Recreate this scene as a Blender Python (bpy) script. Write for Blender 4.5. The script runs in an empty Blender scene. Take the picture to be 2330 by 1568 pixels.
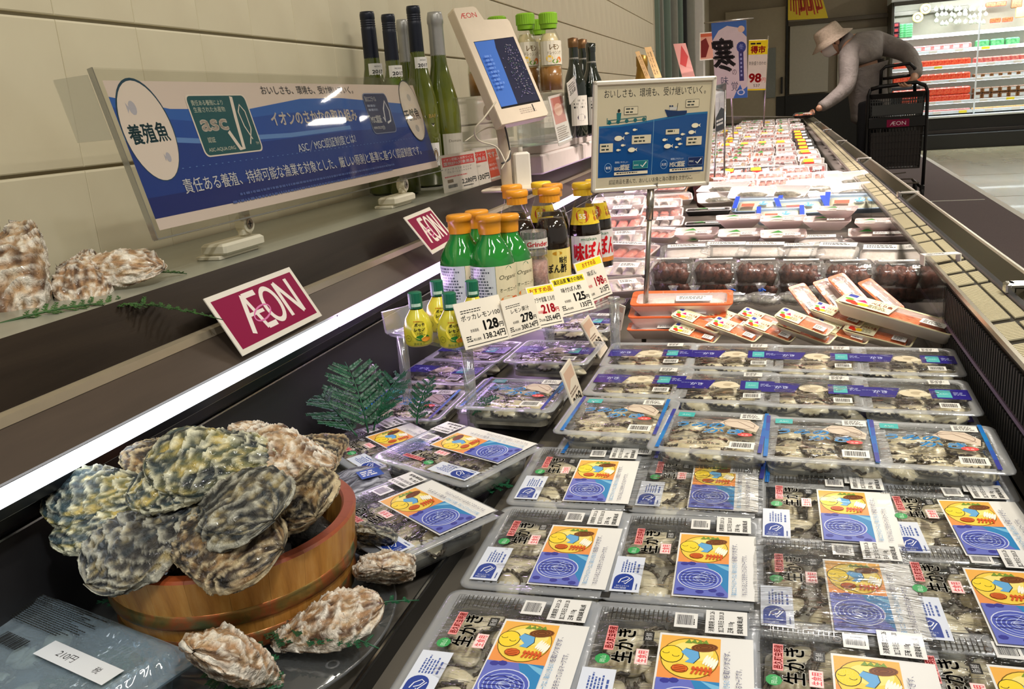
import bpy, math, random
from mathutils import Vector, Matrix, noise
from mathutils.geometry import tessellate_polygon
R=math.radians; sin=math.sin; cos=math.cos; PI=math.pi
rnd=random.Random(7)
SC=bpy.context.scene; COL=SC.collection
# ---------------------------------------------------------------- camera
VX,VY,RO,FPX,CH=1768.,206.,.074,1950.,1.05
_dy=Vector((VX-1165,VY-784,FPX)).normalized()
_up=Vector((1,-RO,0)).cross(_dy).normalized()
if _up.y>0: _up=-_up
_x=_dy.cross(_up).normalized()
if _x.x<0: _x=-_x
CAM=Vector((0,0,CH))
cd=bpy.data.cameras.new('camera'); cam=bpy.data.objects.new('camera',cd); COL.objects.link(cam)
cd.sensor_width=36; cd.lens=FPX/2330*36; cd.clip_start=.02; cd.clip_end=60
r_=Vector((_x.x,_dy.x,_up.x)); u_=-Vector((_x.y,_dy.y,_up.y)); b_=-Vector((_x.z,_dy.z,_up.z))
cam.matrix_world=Matrix(((r_.x,u_.x,b_.x,0),(r_.y,u_.y,b_.y,0),(r_.z,u_.z,b_.z,CH),(0,0,0,1)))
SC.camera=cam
def ray(px,py):
    d=Vector((px-1165,py-784,FPX)); return Vector((d.dot(_x),d.dot(_dy),d.dot(_up)))
def PZ(px,py,z): d=ray(px,py); return CAM+d*((z-CH)/d.z)
def PX(px,py,x): d=ray(px,py); return CAM+d*(x/d.x)
def PY(px,py,y): d=ray(px,py); return CAM+d*(y/d.y)
def PD(px,py,k): return CAM+ray(px,py)*(k/FPX)
def proj(p):
    p=Vector(p)-CAM; v=_x*p.x+_dy*p.y+_up*p.z
    return (1165+FPX*v.x/v.z,784+FPX*v.y/v.z)
# ---------------------------------------------------------------- world, lights, exposure
SC.view_settings.view_transform='Standard'; SC.view_settings.look='None'
SC.view_settings.gamma=1; SC.view_settings.use_curve_mapping=False
SC.view_settings.exposure=0.0
SC.cycles.transparent_max_bounces=40; SC.cycles.max_bounces=8; SC.cycles.caustics_reflective=False; SC.cycles.caustics_refractive=False
SC.cycles.sample_clamp_indirect=4
W=bpy.data.worlds.new('world'); SC.world=W; W.use_nodes=True
W.node_tree.nodes['Background'].inputs[0].default_value=(1,.93,.83,1); W.node_tree.nodes['Background'].inputs[1].default_value=.34
def area(name,loc,rot,sx,sy,e,c):
    l=bpy.data.lights.new(name,'AREA'); l.shape='RECTANGLE'; l.size=sx; l.size_y=sy; l.energy=e; l.color=c
    o=bpy.data.objects.new(name,l); o.location=loc; o.rotation_euler=rot; COL.objects.link(o); return o
def spot(name,loc,to,e,c,ang=60,blend=.6,rad=.05):
    l=bpy.data.lights.new(name,'SPOT'); l.energy=e; l.color=c; l.spot_size=R(ang); l.spot_blend=blend; l.shadow_soft_size=rad
    o=bpy.data.objects.new(name,l); o.location=loc; o.rotation_euler=(Vector(to)-Vector(loc)).to_track_quat('-Z','Y').to_euler(); COL.objects.link(o); return o
LG=[]
for k,y in enumerate((1.9,2.7,3.6,4.6,5.6,6.6,7.6)): spot('case_spotlight',(.75,y-.25,2.6),(-.05,y+.1,.70),(150,300,250,220,210,200,190)[k],(1,.86,.80),50,.7,.06)
for y in (2,6,10,13): LG.append(area('aisle_ceiling_light',(3.3 if y!=6 else 5.4,y,3.1),(0,0,0),.12,1.4,34,(1,.93,.82)))
for x,y in ((-.1,-1.2),(1.1,-.4),(.75,1.2)): LG.append(area('near_ceiling_light',(x,y,3.0),(0,0,0),.06,1.0,21,(1,.95,.84)))
for x,y,w in ((.36,4.04,.75),(.3,5.6,.9),(2.4,8.3,.35)): LG.append(area('ceiling_tube',(x,y,2.95),(0,0,0),w,.05,10,(1,.95,.88)))
spot('oyster_spotlight',(.75,.9,2.6),(.05,1.35,.66),85,(1,.86,.60),40)
spot('counter_spotlight',(.75,-.3,2.6),(-.05,.75,.68),50,(.93,.95,1),44)
# ---------------------------------------------------------------- materials
MATS={}
def _nt(name):
    m=bpy.data.materials.new(name); m.use_nodes=True; nt=m.node_tree
    return m,nt,nt.nodes['Principled BSDF'],nt.nodes['Material Output']
def _noise(nt,scale,detail=4,dist=0,stretch=None,rough=.55):
    n=nt.nodes.new('ShaderNodeTexNoise'); n.inputs['Scale'].default_value=scale; n.inputs['Detail'].default_value=detail
    n.inputs['Distortion'].default_value=dist; n.inputs['Roughness'].default_value=rough
    t=nt.nodes.new('ShaderNodeTexCoord'); mp=nt.nodes.new('ShaderNodeMapping')
    if stretch: mp.inputs['Scale'].default_value=stretch
    nt.links.new(t.outputs['Object'],mp.inputs[0]); nt.links.new(mp.outputs[0],n.inputs[0]); return n
def _ramp(nt,src,stops):
    r=nt.nodes.new('ShaderNodeValToRGB'); e=r.color_ramp.elements
    while len(e)<len(stops): e.new(.5)
    for k,(p,c) in enumerate(stops): e[k].position=p; e[k].color=(*c,1)
    nt.links.new(src,r.inputs[0]); return r
def _bump(nt,src,st,dist=.002):
    b=nt.nodes.new('ShaderNodeBump'); b.inputs['Strength'].default_value=st; b.inputs['Distance'].default_value=dist
    nt.links.new(src,b.inputs['Height']); return b
def sr(*c):   # sRGB 0..255 -> linear
    return tuple(((v/255+.055)/1.055)**2.4 if v>10 else v/255/12.92 for v in c)
def M(name,col,rough=.5,metal=0,spec=.5,col2=None,scale=30,bump=0,bs=None,stretch=None,coat=0,trans=0,sss=0,emit=0,ecol=None,bd=.002,w=(.35,.65),aniso=0,alpha=1):
    if name in MATS: return MATS[name]
    m,nt,p,o=_nt(name); p.inputs['Base Color'].default_value=(*col,1)
    p.inputs['Roughness'].default_value=rough; p.inputs['Metallic'].default_value=metal; p.inputs['Specular IOR Level'].default_value=spec
    p.inputs['Coat Weight'].default_value=coat; p.inputs['Transmission Weight'].default_value=trans
    n=_noise(nt,scale,stretch=stretch)
    if col2 is not None:
        r=_ramp(nt,n.outputs[0],[(w[0],col),(w[1],col2)]); nt.links.new(r.outputs[0],p.inputs['Base Color'])
    else:
        r=_ramp(nt,n.outputs[0],[(.3,tuple(c*.96 for c in col)),(.7,tuple(min(1,c*1.03) for c in col))]); nt.links.new(r.outputs[0],p.inputs['Base Color'])
    if bump:
        nb=_noise(nt,bs or scale*4,stretch=stretch); b=_bump(nt,nb.outputs[0],bump,bd); nt.links.new(b.outputs[0],p.inputs['Normal'])
    if emit:
        p.inputs['Emission Color'].default_value=(*(ecol or col),1); p.inputs['Emission Strength'].default_value=emit
    MATS[name]=m; return m
def film(name,tint=(1,1,1),base=.06,k=1.,rough=.08,bump=.0,bs=60,stretch=None,bd=.002,milk=0,milkc=(.9,.9,.9),ior=1.45):
    """thin clear plastic: transparent, with a fresnel gloss, and a little milky diffuse where asked"""
    if name in MATS: return MATS[name]
    m,nt,p,o=_nt(name); nt.nodes.remove(p)
    tr=nt.nodes.new('ShaderNodeBsdfTransparent'); tr.inputs[0].default_value=(*tint,1)
    gl=nt.nodes.new('ShaderNodeBsdfGlossy'); gl.inputs['Roughness'].default_value=rough; gl.inputs[0].default_value=(1,1,1,1)
    fr=nt.nodes.new('ShaderNodeLayerWeight'); fr.inputs[0].default_value=.5
    pw=nt.nodes.new('ShaderNodeMath'); pw.operation='POWER'; pw.inputs[1].default_value=4.2; nt.links.new(fr.outputs['Facing'],pw.inputs[0])
    ma=nt.nodes.new('ShaderNodeMath'); ma.operation='MULTIPLY_ADD'; ma.inputs[1].default_value=min(1,.62*k); ma.inputs[2].default_value=base+.03*k; ma.use_clamp=True
    mx=nt.nodes.new('ShaderNodeMixShader'); nt.links.new(pw.outputs[0],ma.inputs[0]); nt.links.new(ma.outputs[0],mx.inputs[0])
    nt.links.new(tr.outputs[0],mx.inputs[1]); nt.links.new(gl.outputs[0],mx.inputs[2])
    if bump:
        nb=_noise(nt,bs,detail=3,dist=.6,stretch=stretch); b=_bump(nt,nb.outputs[0],bump,bd)
        nt.links.new(b.outputs[0],gl.inputs['Normal']); nt.links.new(b.outputs[0],fr.inputs['Normal'])
    out=mx
    if milk:
        df=nt.nodes.new('ShaderNodeBsdfDiffuse'); df.inputs[0].default_value=(*milkc,1)
        m2=nt.nodes.new('ShaderNodeMixShader'); m2.inputs[0].default_value=milk
        nt.links.new(mx.outputs[0],m2.inputs[1]); nt.links.new(df.outputs[0],m2.inputs[2]); out=m2
    nt.links.new(out.outputs[0],o.inputs[0]); MATS[name]=m; return m
def inkmat(name,rough=.45,coat=0,emit=0):
    if name in MATS: return MATS[name]
    m,nt,p,o=_nt(name); a=nt.nodes.new('ShaderNodeVertexColor'); a.layer_name='ink'
    nt.links.new(a.outputs[0],p.inputs['Base Color']); p.inputs['Roughness'].default_value=rough; p.inputs['Coat Weight'].default_value=coat; p.inputs['Specular IOR Level'].default_value=.22
    if emit: nt.links.new(a.outputs[0],p.inputs['Emission Color']); p.inputs['Emission Strength'].default_value=emit
    MATS[name]=m; return m
def rampmat(name,stops,scale,rough=.6,bump=.5,bs=None,detail=8,dist=.5,stretch=None,bd=.003,coat=0,nr=.6):
    if name in MATS: return MATS[name]
    m,nt,p,o=_nt(name); n=_noise(nt,scale,detail,dist,stretch,nr); r=_ramp(nt,n.outputs[0],stops); nt.links.new(r.outputs[0],p.inputs['Base Color'])
    p.inputs['Roughness'].default_value=rough; p.inputs['Coat Weight'].default_value=coat
    if bump:
        nb=_noise(nt,bs or scale*2,10,dist,stretch,nr); b=_bump(nt,nb.outputs[0],bump,bd); nt.links.new(b.outputs[0],p.inputs['Normal'])
    MATS[name]=m; return m
# ---------------------------------------------------------------- mesh builder
class MB:
    def __init__(s): s.v=[]; s.f=[]; s.m=[]; s.c=[]; s.s=[]; s.mi=0; s.col=(1,1,1); s.sm=False; s.X=None; s.z=0.
    def add(s,vs,fs):
        o=len(s.v); X=s.X
        s.v+= [tuple(X@Vector(v)) for v in vs] if X is not None else [tuple(v) for v in vs]
        for f in fs: s.f.append(tuple(i+o for i in f)); s.m.append(s.mi); s.c.append(s.col); s.s.append(s.sm)
    def box(s,x,y,z,sx,sy,sz,b=0):
        """x,y centre, z BOTTOM"""
        hx,hy=sx/2,sy/2
        if not b:
            s.add([(x+a*hx,y+c*hy,z+d*sz) for d in (0,1) for a,c in ((-1,-1),(1,-1),(1,1),(-1,1))],[(3,2,1,0),(4,5,6,7),(0,1,5,4),(1,2,6,5),(2,3,7,6),(3,0,4,7)]); return
        rings=[]
        for ins,zz in ((b,0),(0,b),(0,sz-b),(b,sz)):
            A,Bq=hx-ins,hy-ins; q=b
            rings.append([(x+a*A-(a*q if k else 0),y+c*Bq-(0 if k else c*q),z+zz) for a,c,k in ((-1,-1,0),(-1,-1,1),(1,-1,1),(1,-1,0),(1,1,0),(1,1,1),(-1,1,1),(-1,1,0))])
        s.loft(rings,1,1)
    def loft(s,rings,c0=0,c1=0,closed=True):
        n=len(rings[0]); vs=[p for r in rings for p in r]; fs=[]
        for i in range(len(rings)-1):
            for j in range(n if closed else n-1):
                k=(j+1)%n; fs.append((i*n+j,i*n+k,(i+1)*n+k,(i+1)*n+j))
        if c0: fs.append(tuple(range(n-1,-1,-1)))
        if c1: fs.append(tuple((len(rings)-1)*n+j for j in range(n)))
        s.add(vs,fs)
    def lathe(s,prof,n=24,x=0,y=0,c0=0,c1=0,a0=0,a1=2*PI,ex=1,ey=1):
        full=abs(a1-a0-2*PI)<1e-6; k=n if full else n+1
        s.loft([[(x+r*ex*cos(a0+(a1-a0)*j/n),y+r*ey*sin(a0+(a1-a0)*j/n),z) for j in range(k)] for r,z in prof],c0,c1,full)
    def cyl(s,x,y,z,r,h,n=16,r2=None): s.lathe([(r,z),(r2 if r2 is not None else r,z+h)],n,x,y,1,1)
    def tube(s,pts,r,n=6,cap=1,r2=None):
        pts=[Vector(p) for p in pts]; rings=[]; t0=(pts[1]-pts[0]).normalized(); nx=t0.orthogonal().normalized(); L=len(pts)
        for i,p in enumerate(pts):
            t=(pts[min(i+1,L-1)]-pts[max(i-1,0)]).normalized(); nx=(nx-t*nx.dot(t)).normalized(); ny=t.cross(nx)
            rr=r if r2 is None else r+(r2-r)*i/(L-1)
            rings.append([p+nx*rr*cos(2*PI*j/n)+ny*rr*sin(2*PI*j/n) for j in range(n)])
        s.loft(rings,cap,cap)
    def prism(s,poly,z0,z1):
        n=len(poly); s.loft([[(a,b,z0) for a,b in poly],[(a,b,z1) for a,b in poly]],1,1)
    def ball(s,x,y,z,rx,ry,rz,n=10,m=7,nz=0,seed=0,fr=3):
        rings=[]
        for i in range(m+1):
            t=PI*i/m; rg=[]
            for j in range(n):
                a=2*PI*j/n; d=Vector((sin(t)*cos(a),sin(t)*sin(a),-cos(t))); k=1+(nz*noise.noise(d*fr+Vector((seed*3.1,seed,0))) if nz else 0)
                rg.append((x+rx*d.x*k,y+ry*d.y*k,z+rz*d.z*k))
            rings.append(rg)
        s.loft(rings)
    # ---- flat print, z grows a hair with each layer
    def up(s): s.z+=.00003; return s.z
    def rect(s,x0,y0,x1,y1,c=None,nx=1):
        if c is not None: s.col=c
        z=s.up(); vs=[(x0+(x1-x0)*i/nx,y,z) for i in range(nx+1) for y in (y0,y1)]
        s.add(vs,[(2*i,2*i+2,2*i+3,2*i+1) for i in range(nx)])
    def poly(s,pts,c=None):
        if c is not None: s.col=c
        z=s.up(); tri=tessellate_polygon([[Vector((a,b,0)) for a,b in pts]])
        s.add([(a,b,z) for a,b in pts],[_ccw(pts,t) for t in tri])
    def ell(s,x,y,rx,ry,c=None,n=20,rot=0,a0=0,a1=360):
        if c is not None: s.col=c
        z=s.up(); P=[]; m=n+1 if a1-a0<360 else n
        for i in range(m):
            a=R(a0+(a1-a0)*i/n); p,q=rx*cos(a),ry*sin(a); P.append((x+p*cos(rot)-q*sin(rot),y+p*sin(rot)+q*cos(rot),z))
        s.add(P,[tuple(range(m))])
    def ring(s,x,y,rx,ry,w,c=None,n=24,a0=0,a1=360,rot=0):
        if c is not None: s.col=c
        z=s.up(); vs=[]
        for i in range(n+1):
            a=R(a0+(a1-a0)*i/n)
            for e in (w,0):
                p,q=(rx-e)*cos(a),(ry-e)*sin(a); vs.append((x+p*cos(rot)-q*sin(rot),y+p*sin(rot)+q*cos(rot),z))
        s.add(vs,[(2*i,2*i+1,2*i+3,2*i+2) for i in range(n)])
    def line(s,pts,w,c=None):
        if c is not None: s.col=c
        z=s.up(); vs=[]; L=len(pts)
        for i,p in enumerate(pts):
            a=Vector(pts[max(i-1,0)]); b=Vector(pts[min(i+1,L-1)]); t=(b-a); t=t.normalized() if t.length else Vector((1,0)); n=Vector((-t.y,t.x))*w/2
            vs+=[(p[0]-n.x,p[1]-n.y,z),(p[0]+n.x,p[1]+n.y,z)]
        s.add(vs,[(2*i,2*i+2,2*i+3,2*i+1) for i in range(L-1)])
    def text(s,t,x,y,h,c=None,w=None,rot=0,al='l',bold=.012,mw=None,shear=0):
        """h: height of a capital; w: fit to this width; mw: at most this width"""
        if c is not None: s.col=c
        vs,fs,x0,x1,y0,y1=glyphs(t,0); k=h/.73; kx=k; bo=bold*.8
        if w: kx=w/(x1-x0)
        elif mw and (x1-x0)*k>mw: kx=mw/(x1-x0)
        off={'l':-x0,'c':-(x0+x1)/2,'r':-x1}[al]; z=s.up(); cr,si=cos(R(rot)),sin(R(rot)); P=[]
        for a,b in vs:
            a=(a+off)*kx+b*k*shear; b*=k; P.append((x+a*cr-b*si,y+a*si+b*cr,z))
        SH=((0,0),) if bold<.018 else ((bo,0),(-bo,0),(0,bo),(0,-bo)) if bold<.045 else tuple((bo*cos(q*PI/4),bo*sin(q*PI/4)) for q in range(8))
        for dx,dy in SH: s.add([(p[0]+dx*h*1.37,p[1]+dy*h*1.37,p[2]) for p in P],fs)
    def greek(s,x,y,w,h,n,c=None,rot=0,seed=1,fill=.55):
        """lines of print too small to read: short dashes"""
        if c is not None: s.col=c
        z=s.up(); r=random.Random(seed); vs=[]; fs=[]; cr,si=cos(R(rot)),sin(R(rot))
        for i in range(n):
            yy=y-h*i/n; a=0; end=w*r.uniform(.7,1)
            while a<end:
                l=min(h/n*r.uniform(.5,1.6),end-a); t=h/n*fill; k=len(vs)
                for p,q in ((a,yy-t),(a+l,yy-t),(a+l,yy),(a,yy)):
                    q-=y; vs.append((x+p*cr-q*si,y+p*si+q*cr,z))
                fs.append((k,k+1,k+2,k+3)); a+=l+h/n*.3
        s.add(vs,fs)
    def bars(s,x,y,w,h,c=(.02,.02,.02),n=16,vert=True,seed=3):
        s.col=c; z=s.up(); r=random.Random(seed); a=0; vs=[];fs=[]
        while a<w:
            t=w/n*r.choice((.3,.5,.8)); k=len(vs); 
            vs+=[(x+a,y,z),(x+a+t,y,z),(x+a+t,y+h,z),(x+a,y+h,z)] if vert else [(x,y+a,z),(x+h,y+a,z),(x+h,y+a+t,z),(x,y+a+t,z)]
            fs.append((k,k+1,k+2,k+3)); a+=t+w/n*r.choice((.3,.5))
        s.add(vs,fs)
    def warp(s,fn): s.v=[tuple(fn(*v)) for v in s.v]; return s
    def mesh(s,name,mats):
        me=bpy.data.meshes.new(name); me.from_pydata(s.v,[],s.f); n=len(s.f)
        me.polygons.foreach_set('material_index',s.m); me.polygons.foreach_set('use_smooth',s.s)
        if any(c!=(1,1,1) for c in s.c):
            at=me.color_attributes.new('ink','FLOAT_COLOR','CORNER'); buf=[]
            for f,c in zip(s.f,s.c): buf+=[c[0],c[1],c[2],1.]*len(f)
            at.data.foreach_set('color',buf)
        for m in (mats if isinstance(mats,(list,tuple)) else [mats]): me.materials.append(m)
        me.update(); return me
    def build(s,name,mats,parent=None,loc=None,rot=None,label=None): return ob(name,s.mesh(name,mats),parent,loc,rot,label)
def _ccw(p,t):
    a,b,c=[p[i] for i in t]; return t if (b[0]-a[0])*(c[1]-a[1])-(b[1]-a[1])*(c[0]-a[0])>0 else (t[0],t[2],t[1])
_G={}
def glyphs(t,bold=.012):
    k=(t,bold)
    if k in _G: return _G[k]
    c=bpy.data.curves.new('t','FONT'); c.body=t; c.offset=bold; c.resolution_u=3; o=bpy.data.objects.new('t',c); COL.objects.link(o)
    dg=bpy.context.evaluated_depsgraph_get(); m=bpy.data.meshes.new_from_object(o.evaluated_get(dg))
    vs=[(v.co.x,v.co.y) for v in m.vertices]; fs=[tuple(p.vertices) for p in m.polygons]
    bpy.data.objects.remove(o); bpy.data.curves.remove(c); bpy.data.meshes.remove(m)
    xs=[v[0] for v in vs]; ys=[v[1] for v in vs]; _G[k]=(vs,fs,min(xs),max(xs),min(ys),max(ys)); return _G[k]
# ---------------------------------------------------------------- objects
def ob(name,me,parent=None,loc=None,rot=None,label=None):
    o=bpy.data.objects.new(name,me); COL.objects.link(o)
    if parent: o.parent=parent
    if loc is not None: o.location=loc
    if rot is not None: o.rotation_euler=rot
    if label: o['label']=label
    return o
def tag(o,label,cat,group=None):
    o['label']=label; o['category']=cat
    if group: o['group']=group
    return o
def thing(name,label,cat,loc=(0,0,0),rz=0,group=None,mat=None):
    o=bpy.data.objects.new(name,None); o.empty_display_size=.02; COL.objects.link(o)
    if mat is not None: o.matrix_world=mat
    else: o.location=loc; o.rotation_euler=(0,0,rz)
    return tag(o,label,cat,group)
def stru(o): o['kind']='structure'; return o
def stuff(o): o['kind']='stuff'; return o
KIDS={}
def kids(o):
    if o.name not in KIDS: KIDS[o.name]=[c for c in COL.objects if c.parent==o]
    return KIDS[o.name]
def dup(o,label,loc=None,rz=None,mat=None,group=None,parent=None):
    r=o.copy(); COL.objects.link(r)
    if parent: r.parent=parent
    else:
        r['label']=label
        if group: r['group']=group
        if mat is not None: r.matrix_world=mat
        else:
            if loc is not None: r.location=loc
            if rz is not None: r.rotation_euler=(0,0,rz) if not isinstance(rz,tuple) else rz
    for c in kids(o): dup(c,None,parent=r)
    return r
def quadM(bl,br,tl,zb=None,A=None,B=None):
    """rectangle standing or leaning in the room from three of its corners: matrix, width, height"""
    A=A or PZ(*bl,zb); B=B or PZ(*br,zb); ex=B-A; w=ex.length; ex/=w
    up=(Vector((0,0,1))-ex*ex.z).normalized(); bk=up.cross(ex); d=ray(*tl)
    S=Matrix((up,bk,-d)).transposed().inverted()@(CAM-A); ey=up*S[0]+bk*S[1]; h=ey.length; ey/=h; ez=ex.cross(ey)
    return Matrix(((ex.x,ey.x,ez.x,A.x),(ex.y,ey.y,ez.y,A.y),(ex.z,ey.z,ez.z,A.z),(0,0,0,1))),w,h
def rr(w,l,r,n=4,x=0,y=0):
    """rounded rectangle outline, centred"""
    P=[]
    for cx,cy,a in ((w/2-r,l/2-r,0),(-w/2+r,l/2-r,90),(-w/2+r,-l/2+r,180),(w/2-r,-l/2+r,270)):
        for i in range(n+1): t=R(a+90*i/n); P.append((x+cx+r*cos(t),y+cy+r*sin(t)))
    return P
def ringz(P,z): return [(a,b,z) for a,b in P]
INK=inkmat('printed_paper',.5); INKG=inkmat('glossy_print',.22,.3)
WH=(.8,.79,.77); BK=(.012,.012,.012); RED=sr(205,30,35)
# ================================================================ structure
FZ=.10
m_tile=M('glazed_wall_tile',sr(228,220,192),.45,col2=sr(220,211,183),scale=6,bump=.12,bs=40,bd=.001)
m_grout=M('wall_grout',sr(196,187,162),.8)
m_paint=M('cream_wall_paint',sr(205,196,176),.6,bump=.05)
b=MB(); b.box(-.88,3.2,0,.1,7.4,3.3); wl=stru(b.build('wall_left',m_grout))
t0=MB(); tw,th=.1392,.1735; y0,y1,z0,z1=-tw/2,tw/2,-th/2,th/2
t0.loft([[(0,y0,z0),(0,y1,z0),(0,y1,z1),(0,y0,z1)],[(.0072,y0+.0001,z0),(.0072,y1-.0001,z0),(.0072,y1-.0001,z1-.001),(.0072,y0+.0001,z1-.001)],[(.008,y0+.0008,z0+.0015),(.008,y1-.0008,z0+.0015),(.008,y1-.0008,z1-.0035),(.008,y0+.0008,z1-.0035)]],0,1)
tm=t0.mesh('tile',m_tile)
for i in range(6):
    for j in range(46):
        o=ob('tile',tm,wl); o.location=(-.829,-.09+j*.1395+.07,.841+.1772*i+.0886)
# far part of the left wall: glazed posts, then the wall bends to a white soffit
b=MB(); b.box(-1.05,11,0,.1,8.2,3.3); stru(b.build('wall_left_far',m_paint))
m_alu=M('satin_aluminium',sr(150,150,140),.35,.6); m_gg=M('greenish_glass_edge',sr(120,140,128),.15,.2)
m_wh=M('white_enamel',sr(225,222,214),.35); m_dk=M('dark_gap',(.01,.01,.01),.6)
for k,(px,w,m) in enumerate(((1492,.05,m_gg),(1505,.03,m_alu),(1517,.05,m_gg),(1533,.05,m_alu),(1548,.035,m_gg),(1560,.02,m_dk),(1573,.045,m_alu))):
    p=PY(px,100,6.5+k*.13); b=MB(); b.box(p.x,p.y,FZ,w*1.35,.04,3.1,.004); stru(b.build('trim_%d'%(k+1),m))
p=PY(1590,100,7.6); b=MB(); b.box(p.x,p.y,FZ,.09,.12,3.1,.006); stru(b.build('trim_8',m_wh))
b=MB(); b.box(-.66,8.3,1.95,.5,1.5,.9); stru(b.build('trim_9',m_wh))
# back wall, door, dark bumper band
BY=14.2
m_bw=M('taupe_back_wall',sr(150,140,122),.5); m_door=M('taupe_door_paint',sr(165,155,134),.35)
b=MB(); b.box(2.6,BY+.06,0,8.2,.12,3.3); stru(b.build('wall_back',m_bw))
pa=PY(1650,20,BY-.05); pb=PY(1786,240,BY-.05)
b=MB(); b.box((pa.x+pb.x)/2,BY-.03,FZ,pb.x-pa.x,.04,pa.z-.05-FZ,.004); d1=stru(b.build('door_1',m_door))
b=MB(); b.box(pb.x-.22,BY-.06,.95,.16,.02,.72,.002); b.build('window_pane',M('door_glass',sr(120,125,118),.1),d1)
b=MB(); b.box(pb.x-.05,BY-.08,1.0,.03,.05,.24,.004); b.build('handle',m_dk,d1)
b=MB(); b.box(pb.x+.02,BY-.05,FZ,.03,.06,2.3); stru(b.build('trim_10',m_dk))
b=MB(); b.box(.82+pb.x-.4+.45,BY-.04,FZ,2.0,.05,.86,.004); stru(b.build('baseboard_back',m_dk))
b=MB(); b.box(1.35,BY-.06,1.95,2.4,.05,.06,.004); stru(b.build('trim_11',M('grey_rail',sr(95,88,78),.4,.5)))
m_pan=M('pale_wall_panel',sr(180,176,164),.3)
b=MB(); b.box(.45,BY-.05,.98,.55,.03,1.0,.003); b.box(1.2,BY-.05,.98,.7,.03,.85,.003); stru(b.build('trim_12',m_pan))
# floor with a brown carpet strip and a white border line
m_fl=M('beige_vinyl_floor',sr(205,196,165),.18,col2=sr(190,182,152),scale=3,stretch=(1,.3,1),coat=.2)
b=MB(); b.box(2.4,6,FZ-.06,8.6,17,.06); fl=stru(b.build('floor',m_fl))
cr=PZ(2105,362,FZ); c2=PZ(2330,502,FZ)
m_cp=M('brown_carpet',sr(112,98,98),.95,col2=sr(92,80,80),scale=260,bump=.6,bs=500)
def flq(name,pts,m,z):
    b=MB(); b.prism(pts,FZ,FZ+z); return stru(b.build(name,m))
xa,xb=c2.x,cr.x
flq('trim_13',[(-.9,-1),(c2.x,-1),(c2.x,c2.y),(xb,cr.y),(xb,13.2),(-.9,13.2)],m_cp,.003)
flq('trim_14',[(c2.x,-1),(c2.x+.05,-1),(c2.x+.05,c2.y),(xb+.05,cr.y),(xb+.05,13.2),(xb,13.2),(xb,cr.y),(c2.x,c2.y)],M('white_floor_tape',sr(205,200,185),.5),.005)
s1=PZ(2110,460,FZ); flq('trim_15',[(.4,s1.y),(c2.x,s1.y),(c2.x,s1.y+.025),(.4,s1.y+.025)],M('white_floor_tape',(1,1,1)),.005)
for k,yy in enumerate((4.2,6.0,7.8,9.6,11.4)):
    flq('trim_%d'%(16+k),[(c2.x+.05,yy),(6.6,yy),(6.6,yy+.008),(c2.x+.05,yy+.008)],M('floor_joint',sr(150,142,118),.6),.0012)
b=MB(); b.box(2.6,6,3.3,8.6,17,.1); stru(b.build('ceiling',M('white_ceiling',sr(215,212,205),.8)))
# ---------------------------------------------------------------- the refrigerated display case
case=thing('refrigerated_display_case','long stainless refrigerated fish case running away from the camera under the tiled wall','display case',(0,0,FZ))
def cp(name,b,m,label=None):
    o=b.build(name,m,case,label=label); o.location=(0,0,-FZ); return o
Y0,Y1=-.4,8.75
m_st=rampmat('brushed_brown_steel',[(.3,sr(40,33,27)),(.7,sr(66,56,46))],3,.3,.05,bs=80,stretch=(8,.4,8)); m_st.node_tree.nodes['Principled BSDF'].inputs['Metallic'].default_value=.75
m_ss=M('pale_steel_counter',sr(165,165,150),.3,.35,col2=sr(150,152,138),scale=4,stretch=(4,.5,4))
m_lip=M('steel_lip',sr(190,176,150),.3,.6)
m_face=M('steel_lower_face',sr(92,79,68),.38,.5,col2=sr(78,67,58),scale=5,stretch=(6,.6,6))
m_blk=M('black_rubber_rail',sr(16,17,20),.3,spec=.4); m_sil=M('silver_edge',sr(180,180,180),.2,1)
m_bp=rampmat('dark_grey_back_panel',[(.3,sr(26,26,28)),(.7,sr(38,38,40))],4,.42,.03,stretch=(1,.4,1))
def prof(name,pts,m,th=.004,y0=Y0,y1=Y1,label=None,n=1):
    """sheet bent along the case; pts are x,z"""
    b=MB(); b.sm=False
    L=len(pts); off=[]
    for i,(x,z) in enumerate(pts):
        a=Vector(pts[max(i-1,0)]); c=Vector(pts[min(i+1,L-1)]); t=(c-a).normalized(); off.append((x+t.y*-th if 0 else x-(-t.y)*0, z))
    ins=[]
    for i,(x,z) in enumerate(pts):
        a=Vector(pts[max(i-1,0)]); c=Vector(pts[min(i+1,L-1)]); t=(c-a).normalized(); ins.append((x-(-t.y)*-th*-1 if 0 else x+t.y*th, z-t.x*th))
    outl=list(pts)+ins[::-1]
    b.loft([[(x,y,z) for x,z in outl] for y in (y0,y1)],1,1)
    return cp(name,b,m,label)
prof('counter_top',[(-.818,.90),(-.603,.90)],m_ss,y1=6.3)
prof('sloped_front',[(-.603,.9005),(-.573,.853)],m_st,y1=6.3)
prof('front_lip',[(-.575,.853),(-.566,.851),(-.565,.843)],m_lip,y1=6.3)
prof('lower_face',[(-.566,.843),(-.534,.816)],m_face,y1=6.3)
b=MB(); b.box(-.70,(Y0+6.3)/2,.66,.10,6.3-Y0,.235); cp('counter_core',b,m_dk)
b=MB(); b.loft([[(-.534,y,.8135),(-.5305,y,.810),(-.5335,y,.7985),(-.542,y,.797)] for y in (Y0,.95)],1,1); cp('case_lamp',b,M('white_lamp_strip',(.9,.95,1),emit=3.2,ecol=(.85,.93,1)),'bright white lamp strip')
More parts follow.
